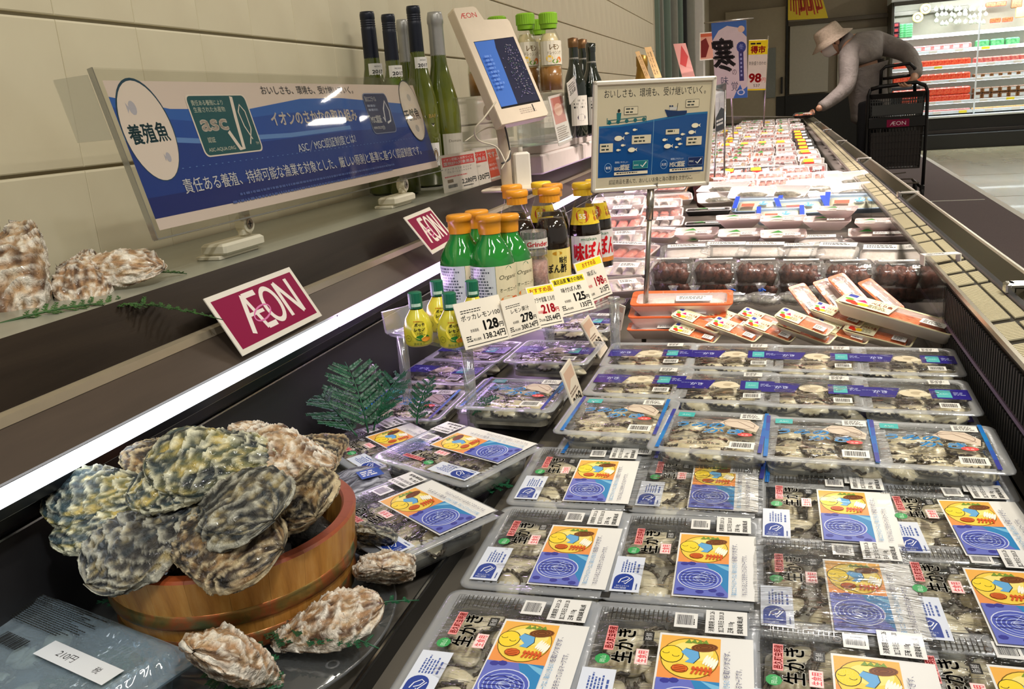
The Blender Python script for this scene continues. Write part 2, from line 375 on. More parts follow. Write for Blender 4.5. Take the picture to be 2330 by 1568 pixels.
b=MB(); b.loft([[(-.534,y,.8135),(-.5305,y,.810),(-.5335,y,.7985),(-.542,y,.797)] for y in (.955,6.3)],1,1); cp('case_lamp',b,M('pink_lamp_strip',(1,.8,1),emit=15,ecol=(.80,.52,1)),'pinkish lamp strip')
prof('black_rail',[(-.541,.797),(-.545,.785),(-.560,.782),(-.561,.768),(-.575,.757)],m_blk)
b=MB(); b.tube([(-.571,Y0,.7575),(-.571,Y1,.7575)],.0016,6); cp('silver_edge',b,m_sil)
b=MB(); b.tube([(-.5585,Y0,.779),(-.5585,Y1,.779)],.0010,6); cp('silver_edge',b,m_sil)
prof('back_panel',[(-.572,.757),(-.563,.64)],m_bp)
for k in range(5):
    b=MB(); b.lathe([(.009,0),(.009,.002),(.005,.006),(0,.007)],12,c0=1); o=b.build('bolt',m_sil,case); o.location=(-.562,.53+.55*k,.70-FZ); o.rotation_euler=(0,R(90),0)
DZ=.640
m_dd=rampmat('dull_grey_deck',[(.3,sr(66,62,56)),(.7,sr(104,98,88))],3,.35,.04,stretch=(1,.5,1))
b=MB(); b.box((-.563+.238)/2,(Y0+Y1)/2,DZ-.02,.801,Y1-Y0,.02); cp('deck',b,m_dd)

# the raised tray under the rows of packs, with its bright edge
b=MB(); b.box(-.289,.95,DZ,.006,1.55,.016); cp('tray_divider',b,M('black_divider',sr(20,20,20),.35))
b=MB(); b.box(-.2885,.95,DZ+.016,.002,1.55,.0015); cp('divider_edge',b,m_sil)
# ---- front side of the case: inner louvre wall, air grille, mirror rail, outer panel
m_gr=M('bronze_grille_bar',sr(225,215,180),.3,.3); m_grd=M('dark_grille_bed',sr(40,36,28),.5,.4)
m_mir=M('smoky_mirror_plate',sr(96,92,74),.12,.85); m_chr=M('chrome',sr(225,222,215),.12,1); m_edge=M('bright_rail_edge',sr(214,208,190),.25,.7)
m_inn=M('dark_inner_panel',sr(58,52,44),.3,.5,col2=sr(74,66,56),scale=6)
prof('inner_wall',[(.238,.645),(.240,.766)],m_inn)
prof('grille_bed',[(.240,.767),(.286,.775)],m_grd)
prof('grille_edge',[(.237,.765),(.2372,.771),(.241,.7725)],m_edge,th=.002,label='pale metal edge of the air grille')
prof('black_tube',[(.282,.772),(.284,.781),(.290,.782),(.291,.774)],m_blk,th=.003)
prof('mirror_rail',[(.291,.778),(.321,.788)],m_mir,th=.005)
prof('rail_edge',[(.320,.787),(.323,.7905),(.328,.7895),(.330,.780)],m_edge,th=.003)
prof('outer_panel',[(.330,.780),(.334,.60),(.330,.13)],M('charcoal_outer_panel',sr(48,44,40),.35,.3),th=.01)
b=MB(); b.box(-.1,(Y0+Y1)/2,FZ+.002,.82,Y1-Y0,.50); cp('base',b,m_dk)
b=MB(); b.box(-.12,Y1+.01,.55,.90,.02,.225); cp('end_panel',b,m_inn)
def gpanel(ya,yb,pitch):
    b=MB(); y=ya+.008
    while y<yb-.006:
        for xa,xb in ((.2425,.2645),(.2685,.2815)):
            b.add([(xa,y,.7685+(xa-.24)*.17),(xb,y+.002,.7685+(xb-.24)*.17),(xb,y+.002+pitch*.45,.7685+(xb-.24)*.17),(xa,y+pitch*.45,.7685+(xa-.24)*.17),
                   (xa,y,.7705+(xa-.24)*.17),(xb,y+.002,.7705+(xb-.24)*.17),(xb,y+.002+pitch*.45,.7705+(xb-.24)*.17),(xa,y+pitch*.45,.7705+(xa-.24)*.17)],
                  [(4,5,6,7),(0,1,5,4),(2,3,7,6),(1,2,6,5),(3,0,4,7)])
        y+=pitch
    stuff(cp('grille_panel',b,m_gr))
y=.35
for k in range(60):
    w_=.085 if k%3 else .20
    if y>8.5: break
    gpanel(y,y+w_-.006,.0056 if y<2.6 else .014); y+=w_
for yy in (.62,1.21,2.28,3.42,4.6,5.9,7.3):
    b=MB(); b.box(.308,yy,.786,.046,.022,.007,.002); b.box(.287,yy,.779,.012,.02,.014,.002); o=b.build('rail_clip',m_chr,case); o.location=(0,0,-FZ)
b=MB()
for k in range(70):
    y=.72+.0105*k; b.box(.2375,y,.712,.003,.0045,.046)
stuff(cp('louvre_slot',b,m_dk))
b=MB()
for k in range(60):
    y=.78+.0105*k; b.box(.2372,y,.668,.003,.0045,.034)
stuff(cp('louvre_slot',b,m_dk))
prof('louvre_trim',[(.2365,.704),(.2365,.709)],M('lilac_trim',sr(140,120,160),.3),th=.002,y0=.5,y1=1.6)
# clear glass fence over the inner wall from the salmon trays onward
m_cg=film('clear_acrylic',(.93,.94,.93),.05,1.3,.05)
m_cge=film('acrylic_edge',(.85,.88,.87),.16,1.5,.12,milk=.12,milkc=(.85,.86,.9))
for ya,yb in ((1.33,2.35),(2.36,3.4),(3.41,4.9),(4.91,6.6),(6.61,8.6)):
    b=MB(); b.box(.2335,(ya+yb)/2,.645,.003,yb-ya,.122); cp('clear_guard',b,m_cg)
# price rail clip straddling the grille
M1,w1,h1=quadM((2113,606),(2178,563),(2104,594),.79)
t=thing('price_holder','folded white price holder straddling the air grille of the case','price holder',mat=Matrix.Translation(PZ(2140,585,.782))@Matrix.Rotation(R(12),4,'Z'))
b=MB(); b.prism([(-.026,-.009),(.026,-.009),(.026,.009),(-.026,.009)],.004,.0055); b.build('top_plate',M('white_plastic',sr(222,220,214),.4),t)
for sx in (.027,-.027): b=MB(); b.box(sx,0,-.011,.0015,.018,.0165); b.build('side_plate',MATS['white_plastic'],t)
b=MB(); b.z=.0056; b.greek(-.02,.005,.035,.009,3,BK,seed=4); b.rect(-.024,-.008,-.015,-.002,sr(150,150,150)); b.build('print',INK,t)
# end glass of the case
t=thing('end_glass','clear glass end screen at the far end of the fish case','glass screen',(0,8.78,.66))
b=MB(); b.loft([[(x,y,z) for x,z in ((-.56,0),(.24,0),(.24,.13),(-.56,.19))] for y in (-.003,.003)],1,1); b.build('glass',film('screen_glass',(.8,.82,.76),.07,1.2,.05,milk=.22,milkc=sr(150,140,120)),t)
b=MB(); b.loft([[(x,y,z) for x,z in ((-.56,.19),(.24,.13),(.24,.137),(-.56,.197))] for y in (-.006,.006)],1,1); b.build('top_edge',m_edge,t)
# ================================================================ sealed oyster packs
m_tray=film('clear_tray_plastic',(.90,.93,.96),.06,1.2,.09,.35,90,milk=.16,milkc=sr(200,206,214))
m_trayrim=film('clear_rim_plastic',(.88,.90,.93),.08,1.3,.12,.3,60,milk=.34,milkc=sr(210,214,220))
m_lid=film('clear_lid_film',(.97,.97,.97),.0,1.5,.07,.9,26,stretch=(1,3.5,1),bd=.009)
m_lidw=film('wrinkled_lid_film',(.97,.97,.97),.02,2.2,.08,1.,20,stretch=(.6,5,1),bd=.018)
m_wet=rampmat('oyster_meat',[(.25,sr(120,108,88)),(.42,sr(205,194,160)),(.6,sr(232,224,200)),(.8,sr(240,234,216))],26,.22,.5,bs=70,coat=.4,bd=.002)
m_frill=rampmat('oyster_frill',[(.3,sr(30,28,26)),(.55,sr(78,70,60)),(.8,sr(140,128,104))],60,.3,.6,bs=120,coat=.3)
m_brine=M('cloudy_brine',sr(160,156,142),.2,col2=sr(112,108,96),scale=22,coat=.4,w=(.4,.6))
m_mark=M('black_seal_mark',(.015,.015,.015),.4)
def oyster_meat(seed):
    b=MB(); b.sm=True; r=random.Random(seed); L=r.uniform(.019,.026); W=r.uniform(.010,.013); n,m=16,12; rings=[]; fr=[]
    for i in range(m+1):
        t=i/m; w=W*(sin(PI*min(1,max(.02,t)))**.6)*(1.15-.5*t); rg=[]
        for j in range(n):
            a=2*PI*j/n; k=1+.28*noise.noise(Vector((cos(a)*1.6+seed,sin(a)*1.6,t*3)))
            rg.append((cos(a)*w*k,(t-.5)*2*L+.002*noise.noise(Vector((a,t*5,seed))),.0035+sin(a)*w*.55*k))
        rings.append(rg)
    b.mi=0; b.loft(rings,1,1)
    b.mi=1; P=[]
    for i in range(34):
        a=-.4+(PI+.8)*i/33; P.append((cos(a)*W*1.0*(1.05),sin(a)*L*.98-.001+.0012*sin(i*2.3+seed),.0055+.0014*sin(i*1.9+seed)))
    b.tube(P,.0013,5); b.tube([(x*.9,y*.92,z-.0015) for x,y,z in P],.0011,5)
    return b.mesh('oyster',[m_wet,m_frill])
OYM=[oyster_meat(s) for s in range(7)]
def tub_mesh(w,l,h,ins=.011,r=.012,rib=True,flare=.004):
    """clear tub with a flange: top of the flange at z=h"""
    b=MB(); b.sm=True
    R0=[rr(w-2*ins-2*flare,l-2*ins-2*flare,r,5),rr(w-2*ins,l-2*ins,r,5)]
    b.mi=0; b.loft([ringz(R0[0],0),ringz(rr(w-2*ins-.003,l-2*ins-.003,r,5),h*.5),ringz(R0[1],h-.001)],1,0)
    b.mi=1; P=rr(w,l,r*.9,5); b.loft([ringz(R0[1],h-.001),ringz(rr(w-2*ins+.004,l-2*ins+.004,r,5),h+.0006),ringz(rr(w-.006,l-.006,r*.9,5),h+.0004),ringz(P,h),ringz(P,h-.0014)])
    b.sm=False; b.mi=1
    if rib:
        for s in (-1,1):
            for k in range(16):
                x=(k-7.5)*(w-.03)/16; b.add([(x-.0022,s*(l/2-ins-.001),h+.0009),(x+.0022,s*(l/2-ins-.001),h+.0009),(x+.0022,s*(l/2-ins+.0035),h+.0009),(x-.0022,s*(l/2-ins+.0035),h+.0009)],[(0,1,2,3)])
    return b.mesh('tray',[m_tray,m_trayrim])
def lid_mesh(w,l,z,seed,amp=.0011,mat=None):
    b=MB(); b.sm=True; n,m=26,30; vs=[];fs=[]
    for i in range(n+1):
        for j in range(m+1):
            x=(i/n-.5)*w; y=(j/m-.5)*l; e=min(1,6*min(i,n-i)/n,6*min(j,m-j)/m)
            h=noise.noise(Vector((x*22+seed,y*60,seed)))+.5*noise.noise(Vector((x*70,y*40+seed,1)))
            vs.append((x,y,z+e*(amp*h+.0012)-(1-e)*.0020))
    for i in range(n):
        for j in range(m): a=i*(m+1)+j; fs.append((a,a+m+1,a+m+2,a+1))
    b.add(vs,fs); return b.mesh('lid_film',mat or m_lid)
# ---- the printed labels (x right, y away, in metres, origin at the pack's centre)
def art_sticker():
    b=MB(); b.sm=False; w,l=.066,.105; x0,y0=-.006,-.068
    b.rect(x0,y0,x0+w,y0+l,WH); q=.042; g=.0015
    X,Yt=x0+g,y0+l-g-.001; S=(l-.004)/2
    # upper picture: yellow dish with hand, bird, brown leaf, orange shapes
    b.rect(X,Yt-S,X+q,Yt,sr(240,178,84)); b.rect(X,Yt-S,X+q,Yt-S*.62,sr(236,152,84))
    cx,cy=X+q/2,Yt-S*.5
    b.ell(cx,cy,q*.48,S*.46,sr(120,90,30),28); b.ell(cx,cy,q*.465,S*.44,sr(240,208,84),28)
    b.ell(cx+.002,cy+.008,q*.34,S*.22,sr(246,226,130),20)
    b.ell(X+q*.2,cy+.003,q*.2,S*.2,sr(60,50,30),18); b.ell(X+q*.2,cy+.003,q*.185,S*.185,sr(246,214,60),18)
    for dx,dy in ((-.004,.001),(.003,-.002)): b.ring(X+q*.2+dx,cy+.004+dy,.0026,.002,.0005,BK,8,180,360)
    b.poly([(cx-.003,cy+.011),(cx+.006,cy+.008),(cx+.007,cy+.001),(cx+.003,cy-.006),(cx-.003,cy-.005),(cx,cy-.001),(cx-.006,cy+.006)],sr(105,170,220))
    b.line([(cx-.003,cy+.011),(cx+.006,cy+.008),(cx+.007,cy+.001),(cx+.003,cy-.006)],.0006,BK)
    b.ell(cx+.010,cy+.013,.0095,.005,sr(132,78,40),14,.2); 
    for k in range(3): b.ring(cx+.010,cy+.013,.0085-.0025*k,.0042-.0013*k,.0005,sr(80,42,22),12,rot=.2)
    for k in range(4): b.poly([(cx-.004+k*.004,cy+.017+.001*(k%2)),(cx-.001+k*.004,cy+.022),(cx+.001+k*.004,cy+.017)],sr(118,150,60))
    for k in range(5): b.ell(cx+.011+k*.0017,cy-.001-k*.0012,.0011,.006,sr(250,246,230),8,-.3); 
    b.ell(cx-.006,cy-.013,.006,.0045,sr(222,105,45),10); b.ring(cx-.006,cy-.013,.006,.0045,.0005,sr(120,50,25),10)
    for k in range(3): b.line([(cx-.010,cy-.011-k*.002),(cx-.002,cy-.0115-k*.002)],.0005,sr(130,55,25))
    for k in range(5): b.line([(cx+.003+k*.0028,cy-.010),(cx+.004+k*.0028,cy-.013),(cx+.002+k*.003,cy-.018)],.0016,sr(214,92,45)); 
    b.line([(cx+.002,cy-.012),(cx+.016,cy-.014)],.002,sr(214,92,45))
    b.text('eco',X+.004,Yt-S+.0015,.002,sr(150,70,30)) if 0 else None
    # lower picture: violet turtle-like swirl in blue water
    Yb=Yt-S; b.rect(X,Yb-S,X+q,Yb,sr(104,114,196)); b.poly([(X+q*.55,Yb),(X+q,Yb),(X+q,Yb-S*.9),(X+q*.8,Yb-S*.55)],sr(52,132,190))
    b.poly([(X+q*.7,Yb),(X+q,Yb-.004),(X+q,Yb-.011),(X+q*.85,Yb-.006)],sr(120,185,222))
    for dx,dy in ((.006,-.003),(.02,-.045),(.03,-.042),(.005,-.043),(.036,-.047),(.012,-.002)): b.ell(X+dx,Yb+dy,.0035,.0028,sr(60,62,150),7)
    cx,cy=X+q*.46,Yb-S*.5
    b.ell(cx,cy,q*.43,S*.34,sr(210,216,240),24,-.15); b.ell(cx,cy,q*.41,S*.32,sr(84,96,186),24,-.15)
    for k in range(4): b.ring(cx,cy-.001,q*(.36-.075*k),S*(.27-.06*k),.0008,sr(176,190,232),20,rot=-.15)
    for k in range(6):
        a=-1+.4*k; b.line([(cx-.004,cy),(cx-.004+.016*cos(a),cy+.013*sin(a))],.0006,sr(188,198,236))
    for k in range(4): b.line([(cx-.015,cy+.006-k*.004),(cx-.002,cy+.009-k*.005),(cx+.013,cy+.004-k*.003)],.0007,sr(40,44,130))
    # vertical text on the white strip (reads upwards)
    b.text('海のエコラベルマークは、海のいきもの',X+q+.0065,y0+.004,.0036,sr(66,150,205),w=.050,rot=90)
    b.text('を取りすぎず、',X+q+.0065,y0+.056,.0036,sr(60,62,110),w=.030,rot=90)
    b.text('すんでいるところを守っているマークです。',X+q+.0145,y0+.005,.0036,sr(60,62,110),w=.062,rot=90)
    return b
def pack_print(seed=0):
    b=MB(); r=random.Random(seed)
    # dark hatch block at the far edge
    for k in range(13): b.rect(-.045+.0035*k,.050,-.0443+.0035*k,.066,sr(58,55,50))
    for k in range(3): b.rect(-.048,.052+.005*k,.0,.0526+.005*k,sr(58,55,50))
    for k in range(5): b.line([(-.053+.0022*k,.046),(-.053+.0022*k,.064)],.0003,sr(40,40,40))
    b.rect(-.053,.0455,-.044,.0458,sr(40,40,40)); b.rect(-.053,.064,-.044,.0643,sr(40,40,40))
    b.ring(-.0005,.054,.003,.0035,.0005,sr(90,70,60),10); b.text('プラ',-.0005,.0525,.0022,sr(60,50,45),al='c',rot=90)
    # title, reads upwards
    for ol,c in ((.055,sr(225,222,214)),(.02,BK)):
        b.text('生かき',-.0245,-.003,.0115,c,w=.040,rot=90,bold=ol)
    b.rect(-.0445,.010,-.0375,.040,sr(240,150,150)); b.text('邑久町虫明産',-.0385,.012,.0046,sr(210,40,45),w=.027,rot=90,bold=.03)
    b.rect(-.0175,.0245,-.010,.036,(.02,.02,.02)); b.text('加熱用' if 0 else '新鮮',-.0115,.0255,.0042,sr(190,190,190),w=.009,rot=90)
    b.rect(-.021,-.0035,-.012,.014,sr(245,200,198)); b.rect(-.0205,-.0028,-.0125,.0135,sr(250,225,222)); b.text('生食用',-.0135,-.0015,.0052,sr(225,80,90),w=.0135,rot=90,bold=.02)
    b.ell(-.0435,-.001,.0055,.006,sr(60,160,90),9); b.text('岡山',-.0415,-.005,.0032,sr(200,235,210),w=.0075,rot=90)
    return b
def eco_label():
    b=MB(); x0,y0=-.056,-.067; w,l=.024,.056
    b.rect(x0,y0,x0+w,y0+l,sr(218,224,238)); c=sr(34,62,150)
    b.greek(x0+.006,y0+.030,.022,.012,5,sr(70,92,160),rot=90,seed=3); b.greek(x0+.019,y0+.030,.016,.003,1,sr(70,92,160),rot=90,seed=5)
    b.ell(x0+.010,y0+.0185,.0082,.009,c,20); b.rect(x0+.0018,y0+.003,x0+.0182,y0+.018,c)
    b.line([(x0+.006,y0+.013),(x0+.0075,y0+.019),(x0+.012,y0+.023),(x0+.0145,y0+.021),(x0+.0125,y0+.017),(x0+.0085,y0+.0145)],.0009,sr(230,235,245))
    b.line([(x0+.0105,y0+.0135),(x0+.0115,y0+.0115),(x0+.0165,y0+.0205)],.0008,sr(230,235,245))
    b.text('MSC認証',x0+.0085,y0+.0042,.0022,sr(220,228,245),w=.0095,rot=0,mw=.008,al='c'); b.text('海のエコラベル',x0+.010,y0+.0076,.0016,sr(210,220,240),w=.011,al='c')
    b.text('MSC-C-50',x0+.0225,y0+.003,.0016,sr(60,80,150),w=.009,rot=90) if 0 else b.greek(x0+.0205,y0+.004,.011,.002,1,sr(60,80,150),rot=90,seed=9)
    return b
def code_label(x=.003,y=.046,w=.017,l=.019):
    b=MB(); b.rect(x,y,x+w,y+l,WH); b.bars(x+.0018,y+.0035,w-.005,l-.006,sr(50,50,60),20); b.greek(x+w-.0028,y+.004,l-.008,.0014,1,BK,rot=90,seed=1); return b
def date_label():
    b=MB(); x,y,w,l=.026,.0385,.030,.030; b.rect(x,y,x+w,y+l,WH)
    for k,(t,ww) in enumerate((('消費期限 20.01.26',.026),('加工年月日 20.01.20',.026),('正味 110g',.014),('採取海域 岡山県',.022))):
        b.text(t,x+.0062+.0068*k,y+.002,.0034,BK,w=ww,rot=90,bold=.02)
    return b
ZT=.0262
def flip(bm,z):  # lay print at height z
    bm.warp(lambda a,c,d:(a,c,d+z)); return bm
_pp=flip(pack_print(),ZT+.0022).mesh('print',INKG); _st=flip(art_sticker(),ZT+.0026).mesh('picture_sticker',INKG)
_el=flip(eco_label(),ZT+.0024).mesh('eco_label',INKG); _cl=flip(code_label(),ZT+.0024).mesh('barcode_label',INKG); _dl=flip(date_label(),ZT+.0044).mesh('date_label',INKG)
_tb=tub_mesh(.129,.152,ZT); _lids=[lid_mesh(.126,.148,ZT+.0010,s,.0007) for s in range(4)]+[lid_mesh(.128,.148,ZT+.0042,9,.0024,m_lidw)]
_br=MB(); _br.prism(rr(.100,.120,.010,4),.001,.0085); _br=_br.mesh('brine',m_brine)
_mk=MB(); _mk.rect(.057,-.0755,.0645,-.0675); _mk.warp(lambda a,c,d:(a,c,d+ZT+.0008)); _mk=_mk.mesh('seal_mark',m_mark)
def oyster_pack(label,mat,v,group):
    """tray with oysters, lid film and its four stickers"""
    t=thing('oyster_pack',label,'food pack',mat=mat,group=group); r=random.Random(100+v)
    ob('tray',_tb,t); ob('brine',_br,t)
    k=0
    for i in range(3):
        for j in range(4):
            if i==1 and j in (1,2) and v%2: pass
            o=ob('oyster',OYM[(k*3+v)%7],t,(-.033+.033*i+r.uniform(-.004,.004),-.046+.031*j+r.uniform(-.004,.004),.006+r.uniform(0,.003)),(r.uniform(-.2,.2),r.uniform(-.2,.2),r.choice((0,1.57,.7,-.7,2.4))+r.uniform(-.3,.3))); k+=1
            o.scale=(1.05,1.0,1.0)
    ob('lid_film',_lids[v%4 if v<90 else 4],t); ob('print',_pp,t); ob('picture_sticker',_st,t,label='white sticker with yellow and blue pictures'); ob('eco_label',_el,t,label='blue and white fish mark label')
    ob('barcode_label',_cl,t); ob('date_label',_dl,t); ob('seal_mark',_mk,t)
    return t
def packM(c,rz,z,tx=0,ty=0): return Matrix.Translation((c.x,c.y,z))@Matrix.Rotation(rz,4,'Z')@Matrix.Rotation(tx,4,'X')@Matrix.Rotation(ty,4,'Y')
def corners(tl,tr,br,bl,z):
    """centre and heading of a pack lying at height z, from its four corners"""
    P=[PZ(*p,z) for p in (tl,tr,br,bl)]; c=sum(P,Vector())/4; r=(P[1]-P[0])+(P[2]-P[3]); u=(P[0]-P[3])+(P[1]-P[2])
    return c,(math.atan2(r.y,r.x)+math.atan2(u.y,u.x)-PI/2)/2,(P[1]-P[0]).length,(P[0]-P[3]).length
GRP='oyster packs with picture stickers laid out in rows'
TOPZ=.668
ROWS=[ # nearest first; corner pixels tl,tr,br,bl
 ('front row, first from the left',(1033,1347),(1370,1378),(1270,1650),(870,1610)),
 ('front row, second from the left',(1375,1385),(1715,1400),(1690,1690),(1270,1660)),
 ('front row, third from the left',(1745,1430),(2108,1450),(2120,1760),(1715,1720)),
 ('second row, leftmost, beside the black divider edge',(1160,1150),(1425,1160),(1378,1372),(1050,1335)),
 ('second row, second from the left',(1432,1165),(1717,1175),(1705,1395),(1380,1370)),
 ('second row, third from left, glare across it',(1738,1232),(2045,1250),(2100,1455),(1722,1432)),
 ('second row, at the right beside the case wall',(2065,1262),(2345,1270),(2460,1475),(2085,1452)),
 ('third row, leftmost',(1222,1020),(1462,1030),(1425,1155),(1172,1140)),
 ('third row, second from the left, streaked with reflections',(1482,1030),(1716,1042),(1716,1170),(1443,1158)),
 ('third row, third from the left, between two seal marks',(1752,1085),(1992,1095),(2037,1248),(1740,1228)),
 ('third row, rightmost, shaded by the case wall',(2025,1120),(2256,1128),(2345,1258),(2065,1250))]
k=0
for nm,a,b_,c_,d in ROWS:
    z=TOPZ; c,rz,w,l=corners(a,b_,c_,d,z)
    oyster_pack('oyster pack with picture sticker, '+nm,packM(c,rz,z-ZT),k if 'glare' not in nm and 'streaked' not in nm else 99,GRP); k+=1
# the stack end by the case wall, only edges showing
c=PZ(2300,1600,.668)
for i in range(2): oyster_pack(('upper' if i else 'lower')+' oyster pack of the low stack at the near right corner by the case wall',packM(c,.02,.6405-.0),k+i,GRP) if i==0 else None
# the packs piled loosely at the left
GL='oyster packs lying askew behind the wooden tub'
for nm,a,b_,c_,d,z,tx,ty in (
   ('rearmost, half hidden behind the others',(770,1010),(905,965),(985,1010),(830,1075),.665,0,0),
   ('upper one with its long side towards the camera',(842,1040),(1010,942),(1250,1022),(1060,1128),.688,0,0),
   ('lower one nearest the wooden tub',(742,1140),(900,1075),(1142,1182),(905,1302),.684,0,0)):
    c,rz,w,l=corners(a,b_,c_,d,z)
    oyster_pack('oyster pack lying askew behind the tub, '+nm,packM(c,rz,z-ZT,tx,ty),k,GL); k+=1
    print('askew',nm,round(w,3),round(l,3),round(math.degrees(rz)))

# a crinkled silver film pack between the askew ones
c,rz,w,l=corners((752,1068),(862,1030),(905,1092),(770,1130),.676)
t=thing('film_pack','crinkled silvery film pack wedged between the oyster packs behind the tub','food pack',mat=Matrix.Translation((c.x,c.y,.652))@Matrix.Rotation(rz,4,'Z'))
b=MB(); b.sm=True; b.ball(0,0,.012,w*.55,l*.5,.014,18,10,.25,4,5); b.build('film',rampmat('silver_film',[(.35,sr(60,60,70)),(.5,sr(150,150,165)),(.62,sr(225,225,240))],30,.18,1.,stretch=(1,5,1),bd=.01,coat=.5),t)
b=MB(); b.rect(-w*.1,-l*.3,w*.3,l*.0,sr(60,90,170)); b.greek(-w*.05,-l*.05,w*.3,l*.2,3,WH); flip(b,.0275); b.build('label',INK,t)
# ================================================================ oyster shells
PAL={'dark':((22,23,25),(66,62,56),(196,194,176),(40,50,56),(150,134,88)),'white':((84,56,34),(206,172,128),(244,236,220),(178,138,98),(228,216,196)),
 'green':((28,36,40),(108,110,66),(238,236,206),(56,76,80),(190,168,88)),'brown':((22,19,18),(84,64,44),(206,188,150),(40,34,32),(150,116,70))}
PAL={k:[sr(*c) for c in v] for k,v in PAL.items()}
def shellmat(n):
    m=bpy.data.materials.new(n); m.use_nodes=True; nt=m.node_tree; p=nt.nodes['Principled BSDF']; a=nt.nodes.new('ShaderNodeVertexColor'); a.layer_name='ink'
    nz=_noise(nt,300,6,1); r=_ramp(nt,nz.outputs[0],[(.3,(.55,.55,.55)),(.5,(1,1,1)),(.7,(1.0,1.0,1.0))]); mx=nt.nodes.new('ShaderNodeMix'); mx.data_type='RGBA'; mx.blend_type='MULTIPLY'; mx.inputs[0].default_value=.8
    nt.links.new(a.outputs[0],mx.inputs[6]); nt.links.new(r.outputs[0],mx.inputs[7]); nt.links.new(mx.outputs[2],p.inputs['Base Color'])
    n2=_noise(nt,140,9,1.2); b=_bump(nt,n2.outputs[0],.9,.004); nt.links.new(b.outputs[0],p.inputs['Normal']); p.inputs['Roughness'].default_value=.42; p.inputs['Coat Weight'].default_value=.25; return m
m_sh={k:shellmat(k+'_oyster_shell') for k in PAL}
m_barn=M('pale_shell_scar',sr(178,182,180),.35,col2=sr(120,122,120),scale=120)
def shell_mesh(L,W,H,seed,kind,hinge=.25,curl=.0,lay=9):
    """rough teardrop shell, hinge at -y, stacked growth plates with frilled edges"""
    b=MB(); b.sm=True; n,m=84,78; rings=[]; cols=[]; pal=PAL[kind]; X0,X1=.42*W,0
    def mixc(a,c,u): u=max(0,min(1,u)); return tuple(p+(q-p)*u for p,q in zip(a,c))
    for i in range(m+1):
        t=i/m; w=W*(hinge+(1-hinge)*sin(min(1,t*1.12)*PI*.5))*math.sqrt(max(0,1-max(0,(t-.55)/.45)**2.4)) if i<m else .0002
        if i==0: w=W*hinge*.5
        bend=curl*sin(t*PI)*L+.10*W*sin(t*4+seed)
        rg=[]; cg=[]
        for j in range(n):
            a=2*PI*j/n; ca,sa=cos(a),sin(a); up=sa>0
            P=Vector((ca*1.3,t*3.2,sa*1.3+seed*5.7)); nz=noise.noise(P)+.5*noise.noise(P*2.7)+.25*noise.noise(P*6)
            # growth plates: concentric about a point near the hinge
            rad=math.sqrt((t*1.0)**2+(.45*ca*(.4+t))**2); d=rad*lay+.7*noise.noise(Vector((ca*2.2+seed,t*2.6,1.3)))+.40*noise.noise(Vector((ca*4,t*7,seed)))+.15*noise.noise(Vector((ca*13,t*13,seed)))
            fr=d-math.floor(d); ter=(fr**2.2)*(.45+.9*max(0,noise.noise(Vector((ca*2.1,t*4,seed*2.3)))+.25))
            k=1+.16*nz+.05*ter
            prof=(abs(sa)**.8)*(1 if up else -1)
            hz=H*(1.0 if up else .5)*prof*(.45+.55*sin(PI*min(1,t*.85+.15)))*(w/W+.08)
            rip=.03*W*noise.noise(P*9)+.02*W*noise.noise(P*19)
            lift=H*.20*ter*(1 if up else .4)*(1 if abs(sa)>.05 else 1.4)
            rg.append((ca*w*k+bend+rip*ca,(t-.5)*L+.03*L*nz,hz*(1+.22*nz)+lift*(1 if up else -1)+H*.5+rip))
            q=noise.noise(P*1.6+Vector((3,1,7))); q2=noise.noise(P*5+Vector((1,9,2))); st=noise.noise(Vector((ca*7+seed,t*1.2,sa*3)))
            c=mixc(pal[0],pal[1],.5+1.6*q+.6*q2); c=mixc(c,pal[3],.2+1.8*st); c=mixc(c,pal[4],1.8*(q2+q-.12)); c=mixc(c,pal[2],(ter*1.5-.3)+1.1*max(0,q2-.02)+(.8 if abs(sa)<.16 else 0))
            cg.append(c)
        rings.append(rg); cols.append(cg)
    b.loft(rings,1,1)
    me=b.mesh('oyster_shell',m_sh[kind]); at=me.color_attributes.new('ink','FLOAT_COLOR','POINT'); buf=[]
    for cg in cols:
        for c in cg: buf+=[*(min(1,v) for v in c),1.]
    at.data.foreach_set('color',buf); return me
def scars(seed,W,L,H,n=4):
    b=MB(); b.sm=True; r=random.Random(seed)
    for k in range(n):
        b.ball(r.uniform(-.45,.45)*W,r.uniform(-.3,.3)*L,H*1.45,W*r.uniform(.12,.2),W*r.uniform(.10,.15),H*.16,9,5,.2,k)
    return b.mesh('barnacle_scar',m_barn)
def shell(label,loc,rot,L,W,H,seed,kind,group=None,sc=0,**k):
    o=ob('oyster_shell',shell_mesh(L,W,H,seed,kind,**k),None,loc,rot)
    tag(o,label,'oyster shell',group)
    return o
